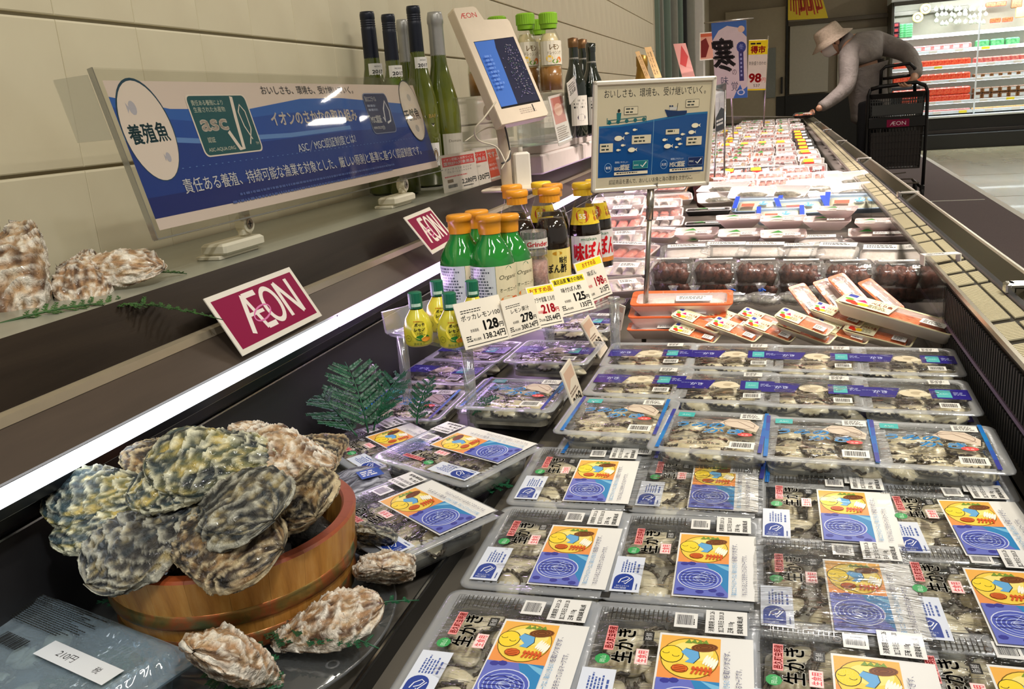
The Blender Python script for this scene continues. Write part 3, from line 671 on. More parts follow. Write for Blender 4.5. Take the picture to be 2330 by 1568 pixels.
# ---- fern fronds
m_fern=M('dark_green_plastic_fern',sr(26,92,58),.4,col2=sr(16,66,40),scale=60); m_fern2=M('green_cypress_leaf',sr(52,96,36),.45,col2=sr(30,66,24),scale=60)
def fern_mesh(L,W,n,seed,mat,curve=.2,dens=14):
    """stem with side stems carrying short needles"""
    r=random.Random(seed); b=MB(); b.sm=False; pts=[]
    for i in range(13):
        t=i/12; pts.append(Vector((curve*L*t*t,L*t,.02*L*sin(t*PI)*4)))
    st=MB(); st.sm=True; st.tube(pts,.0013,5,r2=.0005)
    lf=MB()
    for i in range(n):
        t=.12+.86*i/n; p=pts[min(11,int(t*12))].lerp(pts[min(12,int(t*12)+1)],t*12-int(t*12)); wl=W*(sin(PI*min(1,(t*.78+.2)))**.8)*r.uniform(.85,1.1)
        for s in (-1,1):
            d=Vector((s*cos(.55),sin(.55),r.uniform(-.12,.25))).normalized(); q=p+d*wl
            lf.tube([p,q],.0005,3,0); m=max(4,int(wl/.0021))
            for k in range(m):
                u=(k+.6)/m; c=p+d*wl*u; ll=(.0030+.0022*(1-u))*min(1.3,wl/.03+.3)
                for e in (-1,1):
                    dd=(d+Vector((-d.y*e,d.x*e,.1))*1.1).normalized()*ll; nn=Vector((-dd.y,dd.x,0)).normalized()*.0011
                    z=Vector((0,0,r.uniform(-.0005,.0008))); lf.add([c-nn*.5,c+dd*.5-nn+z,c+dd+z,c+dd*.5+nn+z],[(0,1,2,3)])
    return st.mesh('stem',mat),lf.mesh('needles',mat)
def fern(label,loc,rot,L,W,n,seed,mat=None,group=None,**k):
    a,c=fern_mesh(L,W,n,seed,mat or m_fern,**k); t=thing('fern_frond',label,'fern leaf',loc,0,group); t.rotation_euler=rot
    ob('stem',a,t); stuff(ob('needles',c,t)); return t
# ================================================================ counter, left
g='weathered oyster shells on the steel counter'
p=PZ(64,668,.905); shell('large chalky brown oyster shell at the left frame edge pointing its tip down the counter',(p.x-.004,p.y-.004,.908),(R(-38),R(8),R(204)),.150,.050,.036,11,'white',g,lay=7)
p=PZ(176,655,.905); shell('middle chalky oyster shell leaning between two others on the steel counter',(p.x+.004,p.y+.01,.900),(R(-26),0,R(216)),.105,.030,.022,12,'white',g,lay=7)
p=PZ(258,645,.905); shell('long brown oyster shell lying flat, right of the group on the steel counter',(p.x-.012,p.y+.014,.908),(R(-4),R(14),R(-78)),.112,.032,.020,13,'white',g,lay=6)
p=PZ(8,690,.9); shell('dark low oyster shell cut by the left frame edge',(p.x-.01,p.y-.005,.90),(0,0,R(150)),.07,.026,.012,19,'brown',g)
p=PZ(70,725,.90); fern('thin green cypress sprig lying under the shells and reaching to the magenta card',(p.x-.02,p.y-.02,.899),(R(-8),R(14),R(-26)),.20,.016,22,3,m_fern2,'cypress sprigs on the counter',dens=6)
p=PZ(250,660,.90); fern('short green cypress sprig behind the thin one, below the flat shell',(p.x-.01,p.y,.902),(0,R(4),R(-18)),.09,.013,14,4,m_fern2,'cypress sprigs on the counter',dens=6)
# ---- magenta store cards
m_mag=sr(134,4,60)
def store_card(label,bl,br,tl,z):
    Mx,w,h=quadM(bl,br,tl,z); t=thing('store_card',label,'sign card',mat=Mx,group='magenta store cards on the counter front')
    b=MB(); b.box(w/2,h/2,-.0012,w,h,.0012); b.build('card',M('white_card',sr(225,218,205),.5),t)
    b=MB(); b.col=m_mag; m=h*.085; b.rect(m,m,w-m,h-m)
    c=sr(232,222,214); H0=h*.22; K=h*.62; s=w*.205
    # the lettering: joined A and E, O, N with a ring through the E
    def st(pts,k=.036): b.line(pts,h*k*2.0,c)
    x=w*.23; st([(x,H0),(x+w*.10,H0+K)],.05); st([(x+w*.10,H0+K-h*.02),(x+w*.24,H0+K-h*.02)],.045); st([(x+w*.10,H0+K),(x+w*.165,H0)],.04); st([(x+w*.165,H0+h*.02),(x+w*.27,H0+h*.02)],.045); st([(x+w*.055,H0+K*.46),(x+w*.22,H0+K*.46)],.03)
    b.ring(w*.57,H0+K*.5,w*.10,K*.53,h*.085,c,28); x=w*.70; st([(x,H0),(x,H0+K)],.045); st([(x,H0+K),(x+w*.15,H0)],.045); st([(x+w*.15,H0),(x+w*.15,H0+K)],.045)
    b.ring(w*.42,H0+K*.40,w*.11,h*.12,h*.030,sr(214,120,170),24,rot=.2)
    b.build('print',INK,t)
    b=MB(); b.loft([[(w*.3,h*.9,-.0013),(w*.7,h*.9,-.0013),(w*.7,h*.9,-.002),(w*.3,h*.9,-.002)],[(w*.3,h*.35,-.006),(w*.7,h*.35,-.006),(w*.7,h*.35,-.0067),(w*.3,h*.35,-.0067)]],1,1); b.build('prop',MATS['white_card'],t)
    return t
store_card('larger magenta store card on the counter front, nearer the camera',(553,810),(733,718),(463,680),.823)
store_card('smaller magenta store card on the counter front, below the second sign foot',(985,578),(1038,547),(918,495),.843)
# ---- long clear sign holder with the blue poster
Mx,SW,SHh=quadM((355,545),(1005,388),(205,155),.9455)
def loc2(Mx):
    I=Mx.inverted(); o=I@CAM
    def f(px,py): d=(I.to_3x3()@ray(px,py)); t=-o.z/d.z; q=o+d*t; return q.x,q.y
    return f
S=loc2(Mx)
def ptext(b,S,t,bl,br,tl,c,bold=.015,k=.9):
    A,B,C=S(*bl),S(*br),S(*tl); w=math.hypot(B[0]-A[0],B[1]-A[1]); h=math.hypot(C[0]-A[0],C[1]-A[1])
    b.text(t,A[0],A[1],h*k,c,w=w,rot=math.degrees(math.atan2(B[1]-A[1],B[0]-A[0])),bold=bold)
t=thing('sign_holder','long clear acrylic sign holder with a blue seafood poster on the wall side counter','sign',mat=Mx)
m_acr=film('sign_acrylic',(.95,.95,.94),.0,.5,.03)
b=MB(); b.box(SW/2,SHh/2,.0008,SW,SHh,.0022,.0005); b.build('front_sheet',m_acr,t)
b=MB(); b.box(SW/2,SHh/2,-.0035,SW*1.0,SHh,.0020,.0005); b.build('rear_sheet',m_acr,t)
b=MB(); b.box(-.0005,SHh/2,-.0035,.0015,SHh,.0065); b.box(SW/2,-.0005,-.0035,SW,.0015,.0065); b.build('bent_edge',film('acrylic_dark_edge',(.5,.5,.46),.3,1.6,.1,milk=.25,milkc=(.25,.25,.22)),t)
b=MB(); b.loft([[(-.002,SHh*.97,-.004),(-.002,SHh*.60,-.004),(-.002,SHh*.60,-.005),(-.002,SHh*.97,-.005)],[(-.03,SHh*.97,-.022),(-.03,SHh*.62,-.022),(-.03,SHh*.62,-.023),(-.03,SHh*.97,-.023)]],1,1)
b.build('side_flap',film('flap_acrylic',(.9,.9,.86),.12,1.8,.08,milk=.12,milkc=(.6,.58,.5)),t)
b=MB(); paper=sr(214,196,184); m=.012; b.rect(m,m*.7,SW-.008,SHh-m,paper)
BL_=sr(16,52,128); BM=sr(40,92,170); x0,x1=m,SW-.008; yb=SHh*.115
b.poly([(x0,yb),(x1,yb),(x1,SHh*.72),(SW*.62,SHh*.81),(SW*.47,SHh*.81),(SW*.3,SHh*.74),(SW*.12,SHh*.76),(x0,SHh*.84)],BM)
b.poly([(x0,yb),(x1,yb),(x1,SHh*.62),(SW*.6,SHh*.72),(SW*.4,SHh*.70),(SW*.2,SHh*.66),(SW*.1,SHh*.70),(x0,SHh*.78)],sr(26,72,152))
b.poly([(x0,yb),(x1,yb),(x1,SHh*.50),(SW*.6,SHh*.52),(SW*.3,SHh*.50),(x0,SHh*.60)],BL_)
b.line([(x0,SHh*.60),(SW*.16,SHh*.545),(SW*.4,SHh*.53),(SW*.62,SHh*.55)],.006,sr(92,132,190))
b.rect(x0,yb,x1,SHh*.24,sr(14,34,104))
e=S(340,295); q=SHh*.315; qx=abs(S(411,325)[0]-S(271,268)[0])/2; b.ell(e[0],e[1],qx,q,sr(20,60,80),36); b.ell(e[0],e[1]-.001,qx*.96,q*.965,sr(222,206,192),36)
ptext(b,S,'養殖魚',(303,326),(390,315),(297,283),sr(18,66,76),.03,.8)
for px,py,s in ((303,245,1),(385,357,.7)):
    f=S(px,py); b.ell(f[0],f[1],.006*s,.008*s,sr(176,172,180),10); b.poly([(f[0]-.005*s,f[1]),(f[0]-.009*s,f[1]+.006*s),(f[0]-.009*s,f[1]-.006*s)],sr(176,172,180))
TE=sr(14,78,84)
L0,L1,L2,L3=S(418,212),S(560,213),S(602,345),S(472,355); cx,cy=(L0[0]+L2[0])/2,(L0[1]+L2[1])/2; lw,lh=(L1[0]-L0[0]+L2[0]-L3[0])/2,abs(L0[1]-L3[1])
b.poly(rr(lw,lh,.008,4,cx,cy),sr(222,208,194)); b.poly(rr(lw*.96,lh*.955,.007,4,cx,cy),TE)
gx=cx-lw/2
b.text('責任ある養殖により',gx+lw*.07,cy+lh*.33,lh*.07,sr(190,190,170),w=lw*.5,bold=0); b.text('生産された水産物',gx+lw*.07,cy+lh*.22,lh*.07,sr(190,190,170),w=lw*.5,bold=0)
b.text('asc',gx+lw*.10,cy-lh*.08,lh*.26,sr(228,214,200),w=lw*.42,bold=.05); b.text('認証',gx+lw*.12,cy-lh*.27,lh*.07,sr(200,196,176),w=lw*.12); b.text('ASC-AQUA.ORG',gx+lw*.08,cy-lh*.42,lh*.06,sr(200,196,176),w=lw*.44)
b.line([(gx+lw*.50,cy-lh*.12),(gx+lw*.60,cy-lh*.42),(gx+lw*.66,cy-lh*.42),(gx+lw*.70,cy+lh*.10),(gx+lw*.74,cy+lh*.46)],lw*.05,sr(222,208,194))
b.line([(gx+lw*.80,cy-lh*.36),(gx+lw*.90,cy-lh*.1),(gx+lw*.90,cy+lh*.2),(gx+lw*.84,cy+lh*.32),(gx+lw*.78,cy+lh*.2),(gx+lw*.80,cy-lh*.05),(gx+lw*.87,cy-lh*.28)],lw*.016,sr(222,208,194))
b.text('TM',gx+lw*.90,cy-lh*.38,lh*.05,sr(200,196,176))
ptext(b,S,'おいしさも、環境も、受け継いでいく。',(597,213),(805,211),(594,193),sr(48,52,62),.01,.75)
ptext(b,S,'イオンのさかなの取り組み',(622,284),(815,272),(614,254),sr(225,215,205),.03,.85)
ptext(b,S,'ASC／MSC認証制度とは?',(682,346),(812,322),(678,324),sr(196,200,206),.01,.8)
ptext(b,S,'責任ある養殖、持続可能な漁業を対象とした、厳しい原則と基準に基づく認証制度です。',(424,438),(960,349),(414,403),sr(206,204,202),.012,.75)
a0,a1=S(415,383),S(980,318); n=120
for k in range(0,n,2):
    u=k/n; b.z-=.00003 if k else 0; b.line([(a0[0]+(a1[0]-a0[0])*u,a0[1]),(a0[0]+(a1[0]-a0[0])*(u+.5/n),a0[1])],.0007,sr(110,150,200))
a0=S(530,458); b.greek(a0[0],a0[1],.62,.006,1,sr(70,90,150),seed=8,fill=.5); b.greek(a0[0]+.02,a0[1]+.008,.56,.006,1,sr(70,90,150),seed=9,fill=.5)
c0,c1=S(822,212),S(905,300); lx,ly,hx_,hy_=(c0[0]+c1[0])/2,(c0[1]+c1[1])/2,abs(c1[0]-c0[0]),abs(c1[1]-c0[1])
NV=sr(30,42,84); b.poly(rr(hx_,hy_*1.0,.01,4,lx,ly),sr(120,130,160)); b.poly(rr(hx_*.97,hy_*.96,.01,4,lx,ly),NV)
b.text('海のエコラベル',lx-hx_*.44,ly+hy_*.30,hy_*.11,sr(190,190,190),w=hx_*.45); b.greek(lx-hx_*.42,ly+hy_*.22,hx_*.45,hy_*.2,2,sr(130,140,165)); b.text('MSC認証',lx-hx_*.44,ly-hy_*.22,hy_*.15,sr(200,200,200),w=hx_*.42,bold=.03); b.text('www.msc.org/jp',lx-hx_*.44,ly-hy_*.38,hy_*.10,sr(190,190,190),w=hx_*.46)
b.line([(lx+hx_*.08,ly-hy_*.1),(lx+hx_*.12,ly-hy_*.22),(lx+hx_*.2,ly+hy_*.1),(lx+hx_*.34,ly+hy_*.3),(lx+hx_*.42,ly+hy_*.05),(lx+hx_*.36,ly-hy_*.2),(lx+hx_*.2,ly-hy_*.25)],.0035,sr(205,205,210))
e=S(938,252); qx=abs(S(962,265)[0]-S(914,240)[0])/2; b.ell(e[0],e[1],qx*1.03,q*1.02,sr(60,60,70),32); b.ell(e[0],e[1],qx,q*.98,sr(210,198,184),32)
ptext(b,S,'天然魚',(925,275),(957,268),(920,250),sr(50,56,66),.03,.8)
for px,py in ((930,222),(950,292)): f=S(px,py); b.ell(f[0],f[1],.009,.007,sr(170,166,160),9)
b.warp(lambda x,y,z:(x,y,z-.0012)); b.build('poster',INK,t)
# ---- the two white clamp feet
m_ivory=M('ivory_plastic',sr(214,208,186),.4)
def clamp(label,pb,px0,px1,ptop):
    a=PZ(*pb,.9); c=thing('clamp_stand',label,'sign stand',(a.x,a.y,.9),R(90),'ivory clamp feet of the long sign')
    b=MB(); b.box(-.005,.006,0,.085,.034,.005,.001); b.box(.0,.0,.005,.088,.036,.014,.003); b.build('base',m_ivory,c)
    b=MB(); b.box(.028,0,.019,.020,.010,.010,.002); b.build('lug',m_ivory,c)
    b=MB(); b.sm=False; b.X=Matrix.Translation((.030,-.007,.034))@Matrix.Rotation(R(90),4,'X'); b.cyl(0,0,-.014,.0115,.014,18); b.build('hinge',m_ivory,c)
    b=MB(); b.X=Matrix.Translation((.030,-.0072,.034))@Matrix.Rotation(R(90),4,'X'); b.cyl(0,0,0,.0068,.001,14); b.build('screw',M('zinc_screw',sr(140,140,130),.3,.9),c)
    b=MB(); b.X=Matrix.Translation((.030,-.0083,.034))@Matrix.Rotation(R(90),4,'X'); b.box(0,0,0,.008,.0014,.0004); b.box(0,0,0,.0014,.008,.0004); b.build('screw_slot',m_dk,c)
    b=MB(); b.box(.026,-.004,.038,.016,.008,.036,.002); b.build('clear_clip',film('clip_acrylic',(.8,.8,.78),.12,1.6,.12,milk=.15,milkc=(.5,.5,.48)),c)
clamp('ivory clamp foot under the sign beside the larger magenta card',(535,578),0,0,0)
clamp('ivory clamp foot under the sign near the wine price cards',(905,468),0,0,0)
# ================================================================ wine bottles
m_gw=M('green_wine_glass',sr(96,104,26),.06,spec=.8,col2=sr(60,74,16),scale=9,coat=.6); m_navy=M('navy_capsule',sr(22,28,44),.35,.3); m_silv=M('silver_capsule',sr(168,168,166),.35,.5,bump=.2,bs=80)
def wine(label,top,navy,wx=-.775,hw=.037):
    p=PX(*top,wx); h=p.z-.9;  t=thing('wine_bottle',label,'bottle',(p.x,p.y,.9),R(58),'white wine bottles behind the blue sign')
    b=MB(); b.sm=True; b.lathe([(.0005,.003),(hw*.8,.001),(hw,.006),(hw,h*.42),(hw*.93,h*.50),(hw*.70,h*.60),(hw*.49,h*.70),(hw*.41,h*.80),(hw*.38,h-.004)],28); b.build('glass',m_gw,t)
    b=MB(); b.sm=True; r=hw*.44; pr=[(r+.0003,h*.745),(r,h*.80),(r*.98,h*.9)]
    if navy: 
        for k in range(4): pr+=[(r*.98,h*(.915+.012*k)),(r*.93,h*(.919+.012*k)),(r*.93,h*(.921+.012*k)),(r*.98,h*(.925+.012*k))]
    else: pr+=[(r*1.0,h*.93),(r*1.08,h*.94),(r*1.06,h*.965)]
    pr+=[(r*.98,h*.985),(r*.9,h),(.0005,h+.0005)]; b.lathe(pr,24); b.build('screw_cap' if navy else 'capsule',m_navy if navy else m_silv,t)
    b=MB()
    if navy:
        b.rect(-.017,h*.66,.017,h*.725,WH,6); b.text('RECOLTE',0,h*.705,.0026,BK,w=.013,al='c'); b.text('2017',0,h*.672,.0068,BK,w=.022,al='c',bold=.03)
        b.rect(-.0035,h*.44,.0035,h*.66,WH); b.text('Domaine Laffite',.0016,h*.46,.003,BK,w=.05,rot=90)
        f=lambda x,y,z:(lambda rr_,a:(rr_*cos(a),rr_*sin(a),y))(hw*(.53 if y>h*.64 else .53+(h*.64-y)/h*1.9)+.0012+z*2,-PI/2+x/(hw*.5))
        b.warp(f); b.build('neck_label',INK,t)
        b=MB(); b.poly([(-.018,h*.40),(0,h*.34),(.018,h*.40),(0,h*.46)],sr(225,222,210)); b.poly([(-.016,h*.40),(0,h*.347),(.016,h*.40),(0,h*.453)],BK); b.text('BAF',0,h*.39,.008,sr(190,160,90),al='c')
        b.rect(-.012,.045,.012,h*.25,WH,4); b.ell(0,h*.18,.005,.012,sr(120,90,40),12); b.ring(0,h*.18,.007,.015,.001,BK,14)
    else:
        b.poly([(-.010,h*.5),(0,h*.42),(.014,h*.46),(.014,h*.53),(.004,h*.56)],WH); b.rect(-.03,.05,.03,h*.30,sr(186,182,168),8); b.text('Domaine',0,h*.25,.006,sr(110,104,90),w=.034,al='c')
    b.warp(lambda x,y,z:(lambda a,q:(q*cos(a),q*sin(a),y))(-PI/2+x/hw,(hw if y<h*.42 else hw*.93 if y<h*.5 else hw*.72)+.0006+z)); b.build('label',INK,t)
wine('leftmost green wine bottle with a navy screw cap, behind the blue sign',(834,27),1,-.775,.034)
wine('second green wine bottle from the left with a navy screw cap',(882,33),1,-.720,.031)
wine('slim green wine bottle with silver capsule, half hidden between the navy capped ones',(914,45),0,-.784,.030)
wine('tallest green wine bottle with navy cap and white 2017 neck label',(939,14),1,-.735,.034)
wine('green wine bottle with silver capsule, rightmost and nearest the tablet',(988,28),0,-.712,.038)
# ---- price cards in front of the wine
def pcard(name,label,cat,Mx,w,h,draw,group=None,edge=True,holder=False,th=.0012,stem=None):
    t=thing(name,label,cat,mat=Mx,group=group)
    b=MB(); b.box(w/2,h/2,-th,w,h,th); b.build('card',MATS['white_card'],t)
    b=MB(); draw(b,w,h); b.build('print',INK,t)
    if holder: b=MB(); b.box(w/2,h/2,.0006,w*1.03,h*1.03,.0008); b.build('clear_sleeve',m_acr,t)
    b=MB(); b.box(w/2,h*.25,-.010,w*.3,.0012,.009); b.build('foot',film('clip_acrylic'),t)
    if stem: I=Mx.inverted(); q=Mx@Vector((w/2,h*.1,-.004)); b=MB(); b.sm=True; b.tube([I@q,I@Vector((q.x,q.y,stem))],.0025,6); b.X=I; b.cyl(q.x,q.y,stem,.02,.003,14); b.build('stem',M('thin_steel_stem',sr(150,146,138),.3,.8),t)
    return t
g='wine price cards in front of the silver capped bottle'
Mx,w,h=quadM((1012,440),(1090,422),(1000,355),.90)
def dr(b,w,h):
    b.rect(w*.04,h*.68,w*.96,h*.93,sr(205,60,50)); b.text('イオン初輸入世界ワイン',w*.5,h*.83,h*.06,WH,w=w*.84,al='c'); b.text('国税EPA対象商品',w*.5,h*.72,h*.07,WH,w=w*.84,al='c',bold=.03)
    b.text('ドメーヌ エリオ エリシア',w*.1,h*.58,h*.05,BK,w=w*.75); b.text('ブルゴーニュシャルドネ',w*.14,h*.50,h*.05,BK,w=w*.7); b.greek(w*.06,h*.42,w*.85,h*.06,1,sr(210,90,90)); b.rect(w*.12,h*.24,w*.28,h*.33,sr(120,100,70)); b.bars(w*.12,h*.1,w*.25,h*.09)
    b.text('2,280円',w*.94,h*.16,h*.12,BK,w=w*.42,al='r',bold=.04); b.greek(w*.55,h*.1,w*.4,h*.05,1,BK)
pcard('price_card','white and red price card reading 2,280 yen, left of the wine cards','price tag',Mx,w,h,dr,g,holder=True)
Mx,w,h=quadM((1072,426),(1118,414),(1058,345),.90)
def dr(b,w,h):
    b.rect(w*.04,h*.62,w*.96,h*.93,sr(205,60,50)); b.text('世界ワイン',w*.5,h*.82,h*.06,WH,w=w*.8,al='c'); b.text('対象商品',w*.5,h*.68,h*.09,WH,w=w*.8,al='c',bold=.03); b.text('ソレルー',w*.4,h*.5,h*.06,BK,mw=w*.5); b.text('930円',w*.95,h*.14,h*.14,BK,w=w*.62,al='r',bold=.04)
pcard('price_card','white and red price card reading 930 yen, middle of the wine cards','price tag',Mx,w,h,dr,g,holder=True)
Mx,w,h=quadM((1104,412),(1146,400),(1085,342),.90)
def dr(b,w,h):
    b.rect(w*.05,h*.05,w*.95,h*.95,sr(214,78,44)); b.text('お酒です。',w*.5,h*.70,h*.15,WH,w=w*.84,al='c',bold=.04); b.text('20歳未満の方への',w*.5,h*.42,h*.07,WH,w=w*.8,al='c'); b.text('お酒の販売は',w*.5,h*.28,h*.07,WH,w=w*.8,al='c')
pcard('notice_card','orange notice card with white lettering beside the wine price cards','notice',Mx,w,h,dr,holder=True)
# ================================================================ tablet on its stand
m_tab=M('cream_tablet_shell',sr(214,200,178),.35)
A=PD(1142,285,1.58); B=PD(1250,262,1.655); Mx,w,h=quadM(0,0,(1030,18),A=A,B=B)
t=thing('info_tablet','cream video tablet with blue screen leaning on a stand beside the wine','tablet',mat=Mx)
b=MB()
out=[(0,.0),(w*.96,0),(w,.004),(w,h*.84),(w*.97,h*.865),(w*.50,h*.88),(w*.44,h*.985),(w*.40,h),(w*.02,h),(0,h*.98)]
b.loft([[(x,y,-.022) for x,y in out],[(x,y,-.002) for x,y in out],[(w/2+(x-w/2)*.985,h/2+(y-h/2)*.99,0) for x,y in out]],1,1); b.build('shell',m_tab,t)
b=MB(); sx0,sx1,sy0,sy1=w*.13,w*.93,h*.145,h*.70; b.rect(sx0-.001,sy0-.004,sx1+.001,sy1+.001,(.01,.01,.012)); b.rect(sx0,sy0,sx1,sy1,sr(66,104,176)); b.poly([(sx0+(sx1-sx0)*.42,sy0),(sx1,sy0),(sx1,sy1),(sx0+(sx1-sx0)*.50,sy1),(sx0+(sx1-sx0)*.46,sy1*.9)],sr(40,42,60))
r=random.Random(3)
for k in range(150): a=r.gauss(0,1)*.13; q=r.uniform(.08,.92); b.ell(sx0+(sx1-sx0)*(.74+a*(1-abs(q-.5))),sy0+(sy1-sy0)*q,.0016,.0007,r.choice([sr(120,110,150),sr(88,84,120),sr(70,90,80),sr(150,140,150)]),5,r.uniform(0,3))
b.greek(sx0+.006,sy1-.03,.022,.07,9,sr(96,130,196)); b.warp(lambda x,y,z:(x,y,z)); b.build('screen',inkmat('lit_screen',.15,.3,.35),t,label='lit blue screen')
b=MB(); b.text('ÆON',w*.07,h*.905,h*.045,sr(190,30,40),w=w*.32,bold=.0); b.greek(w*.45,h*.10,w*.35,h*.05,3,sr(170,155,140)); b.build('print',INK,t)
b=MB(); b.box(w*.74,h*.09,.0003,.002,.014,.0004); b.build('sensor_slot',m_dk,t)
t2=thing('tablet_stand','cream post and flat foot holding the video tablet','stand',(0,0,0)); p=PD(1165,380,1.66); t2.location=(p.x,p.y,.9)
b=MB(); b.box(0,0,0,.11,.075,.006,.002); b.build('foot',m_tab,t2)
b=MB(); b.sm=True; b.tube([(-.012,.0,.004),(-.014,0,.10),(-.020,-.004,.155)],.011,10); b.build('post',m_tab,t2)
b=MB(); b.sm=True; b.ball(-.035,-.01,.15,.012,.012,.016); b.tube([(-.04,-.01,.15),(-.012,-.01,.155)],.005,8); b.build('clamp_knob',m_tab,t2)
m_cab=M('white_cable',sr(200,192,172),.45)
def cable(label,pts,d,r=.0016,m=None):
    P=[PD(x,y,d+q) for x,y,q in pts]; Q=[]
    for i in range(len(P)-1):
        a=P[max(i-1,0)];c=P[min(i+2,len(P)-1)]
        for s in range(6):
            u=s/6; Q.append(.5*((2*P[i])+(P[i+1]-a)*u+(2*a-5*P[i]+4*P[i+1]-c)*u*u+(3*P[i]-a-3*P[i+1]+c)*u**3))
    Q.append(P[-1]); b=MB(); b.sm=True; b.tube(Q,r,6); o=b.build('cable',m or m_cab); tag(o,label,'cable'); return o
cable('white cable looping from the tablet down behind its post',[(1128,232,0),(1100,270,-.02),(1080,295,-.02),(1090,320,0),(1130,335,.02),(1150,370,.02)],1.56)
cable('thin white cable rising in a wide arc from the wine to the tablet post',[(1058,322,0),(1090,300,.02),(1120,290,.04),(1150,310,.04),(1160,345,.02),(1140,385,0)],1.60,.0012)
cable('dark cable hanging from the back of the tablet to its foot',[(1125,225,0),(1145,275,0),(1158,330,.02),(1160,360,.02),(1142,372,0)],1.60,.0018,M('dark_cable',(.02,.02,.02),.5))
p=PD(1185,365,1.68); t=thing('power_adapter','white boxy power adapter standing beside the tablet stand','adapter',(p.x,p.y,.9),R(30))
b=MB(); b.box(0,0,0,.034,.024,.070,.004); b.build('case',M('white_adapter',sr(214,210,198),.4),t); b=MB(); b.sm=True; b.cyl(0,0,.070,.005,.010,10); b.build('plug_neck',MATS['white_adapter'],t); b=MB(); b.X=Matrix.Translation((.0172,0,.03))@Matrix.Rotation(R(90),4,'Z')@Matrix.Rotation(R(90),4,'X'); b.greek(-.008,.02,.016,.03,5,sr(130,130,130)); b.build('print',INK,t)
# ---- raised white plinth and clear riser with the dressing bottles
p=PZ(1265,395,.9); t=thing('white_plinth','white stepped plastic plinth between the tablet and the dark bottles','display plinth',(-.62,2.42,.9),R(90))
b=MB(); b.box(0,0,0,.90,.20,.045,.004); b.build('base',M('white_plinth_plastic',sr(214,204,198),.3),t); b=MB(); b.box(.02,.0,.045,.86,.18,.022,.003); b.build('step',MATS['white_plinth_plastic'],t)
dz=PD(1250,208,1.95).z
t=thing('clear_riser','clear acrylic riser carrying the dressing bottles','display riser',(-.62,2.1,.967))
b=MB(); b.box(0,0,dz-.971,.17,.52,.004,.001); b.build('shelf',m_cg,t)
for s in (-1,1): b=MB(); b.box(s*.083,0,0,.004,.52,dz-.971); b.build('side',m_cg,t)
m_cap=M('lime_green_cap',sr(132,186,40),.35); m_lemon=M('pale_dressing',sr(206,190,150),.3,coat=.5); m_sesame=M('amber_dressing',sr(150,104,52),.25,coat=.6)
m_clr=film('bottle_clear',(.95,.96,.93),.0,.9,.05)
def ribbed(b,r,z0,z1,n=26):
    b.sm=False; b.loft([[((r*(1+.03*(j%2)))*cos(2*PI*j/(2*n)),(r*(1+.03*(j%2)))*sin(2*PI*j/(2*n)),z) for j in range(2*n)] for z in (z0,z1)],1,1)
def dressing(label,top,d,full=1):
    T=PD(*top,d); h=T.z-dz; t=thing('dressing_bottle',label,'bottle',(T.x,T.y,dz),R(40),'lime capped dressing bottles'); r=h*.155
    b=MB(); b.sm=True; b.lathe([(.0005,.001),(r*.95,0),(r,.004),(r,h*.32),(r*.9,h*.45),(r*.98,h*.62),(r*.84,h*.70),(r*.6,h*.77),(r*.56,h*.80)],20); b.build('bottle',m_clr,t)
    b=MB(); b.sm=True; b.lathe([(.0005,.003),(r*.94,.003),(r*.94,h*.32)],20,c1=1); b.build('lower_dressing',m_sesame,t); b=MB(); b.sm=True; b.lathe([(r*.93,h*.32),(r*.84,h*.45),(r*.9,h*.62),(r*.55,h*.74)],20,c1=1); b.build('upper_dressing',m_lemon,t)
    b=MB(); ribbed(b,r*.78,h*.86,h*.985); b.sm=True; b.lathe([(r*.78,h*.985),(r*.7,h),(.0005,h)],26); b.lathe([(r*.70,h*.80),(r*.74,h*.86)],20); b.build('cap',m_cap,t)
    b=MB(); b.rect(-r*1.3,h*.34,r*1.3,h*.64,sr(226,220,200),8); b.text('キユーピー',0,h*.58,h*.035,sr(70,60,40),w=r*1.2,al='c') if 0 else None
    b.text('レモン',0,h*.53,h*.06,sr(110,84,40),w=r*.9,al='c',bold=.03); b.text('ドレッシング',0,h*.47,h*.04,sr(110,84,40),w=r*1.3,al='c'); b.ell(-r*.5,h*.42,r*.3,r*.26,sr(240,200,70),12); b.ell(r*.4,h*.40,r*.24,r*.24,sr(226,130,60),12); b.ell(0,h*.38,r*.3,r*.18,sr(110,150,60),9)
    b.warp(lambda x,y,z:(lambda a,q:(q*cos(a),q*sin(a),y))(-PI/2+x/r,r*1.01+z)); b.build('label',INK,t)
dressing('lime capped dressing bottle, right hand one above the tablet corner',(1246,29),1.95)
dressing('lime capped dressing bottle left of the right hand one, behind the tablet top',(1194,31),1.98)
dressing('lime capped dressing bottle at the back between the two front ones',(1222,45),2.15)
dressing('lime capped dressing bottle mostly hidden behind the tablet',(1130,38),1.98)
dressing('dressing bottle hidden by the tablet, only its left side showing',(1080,48),2.0)
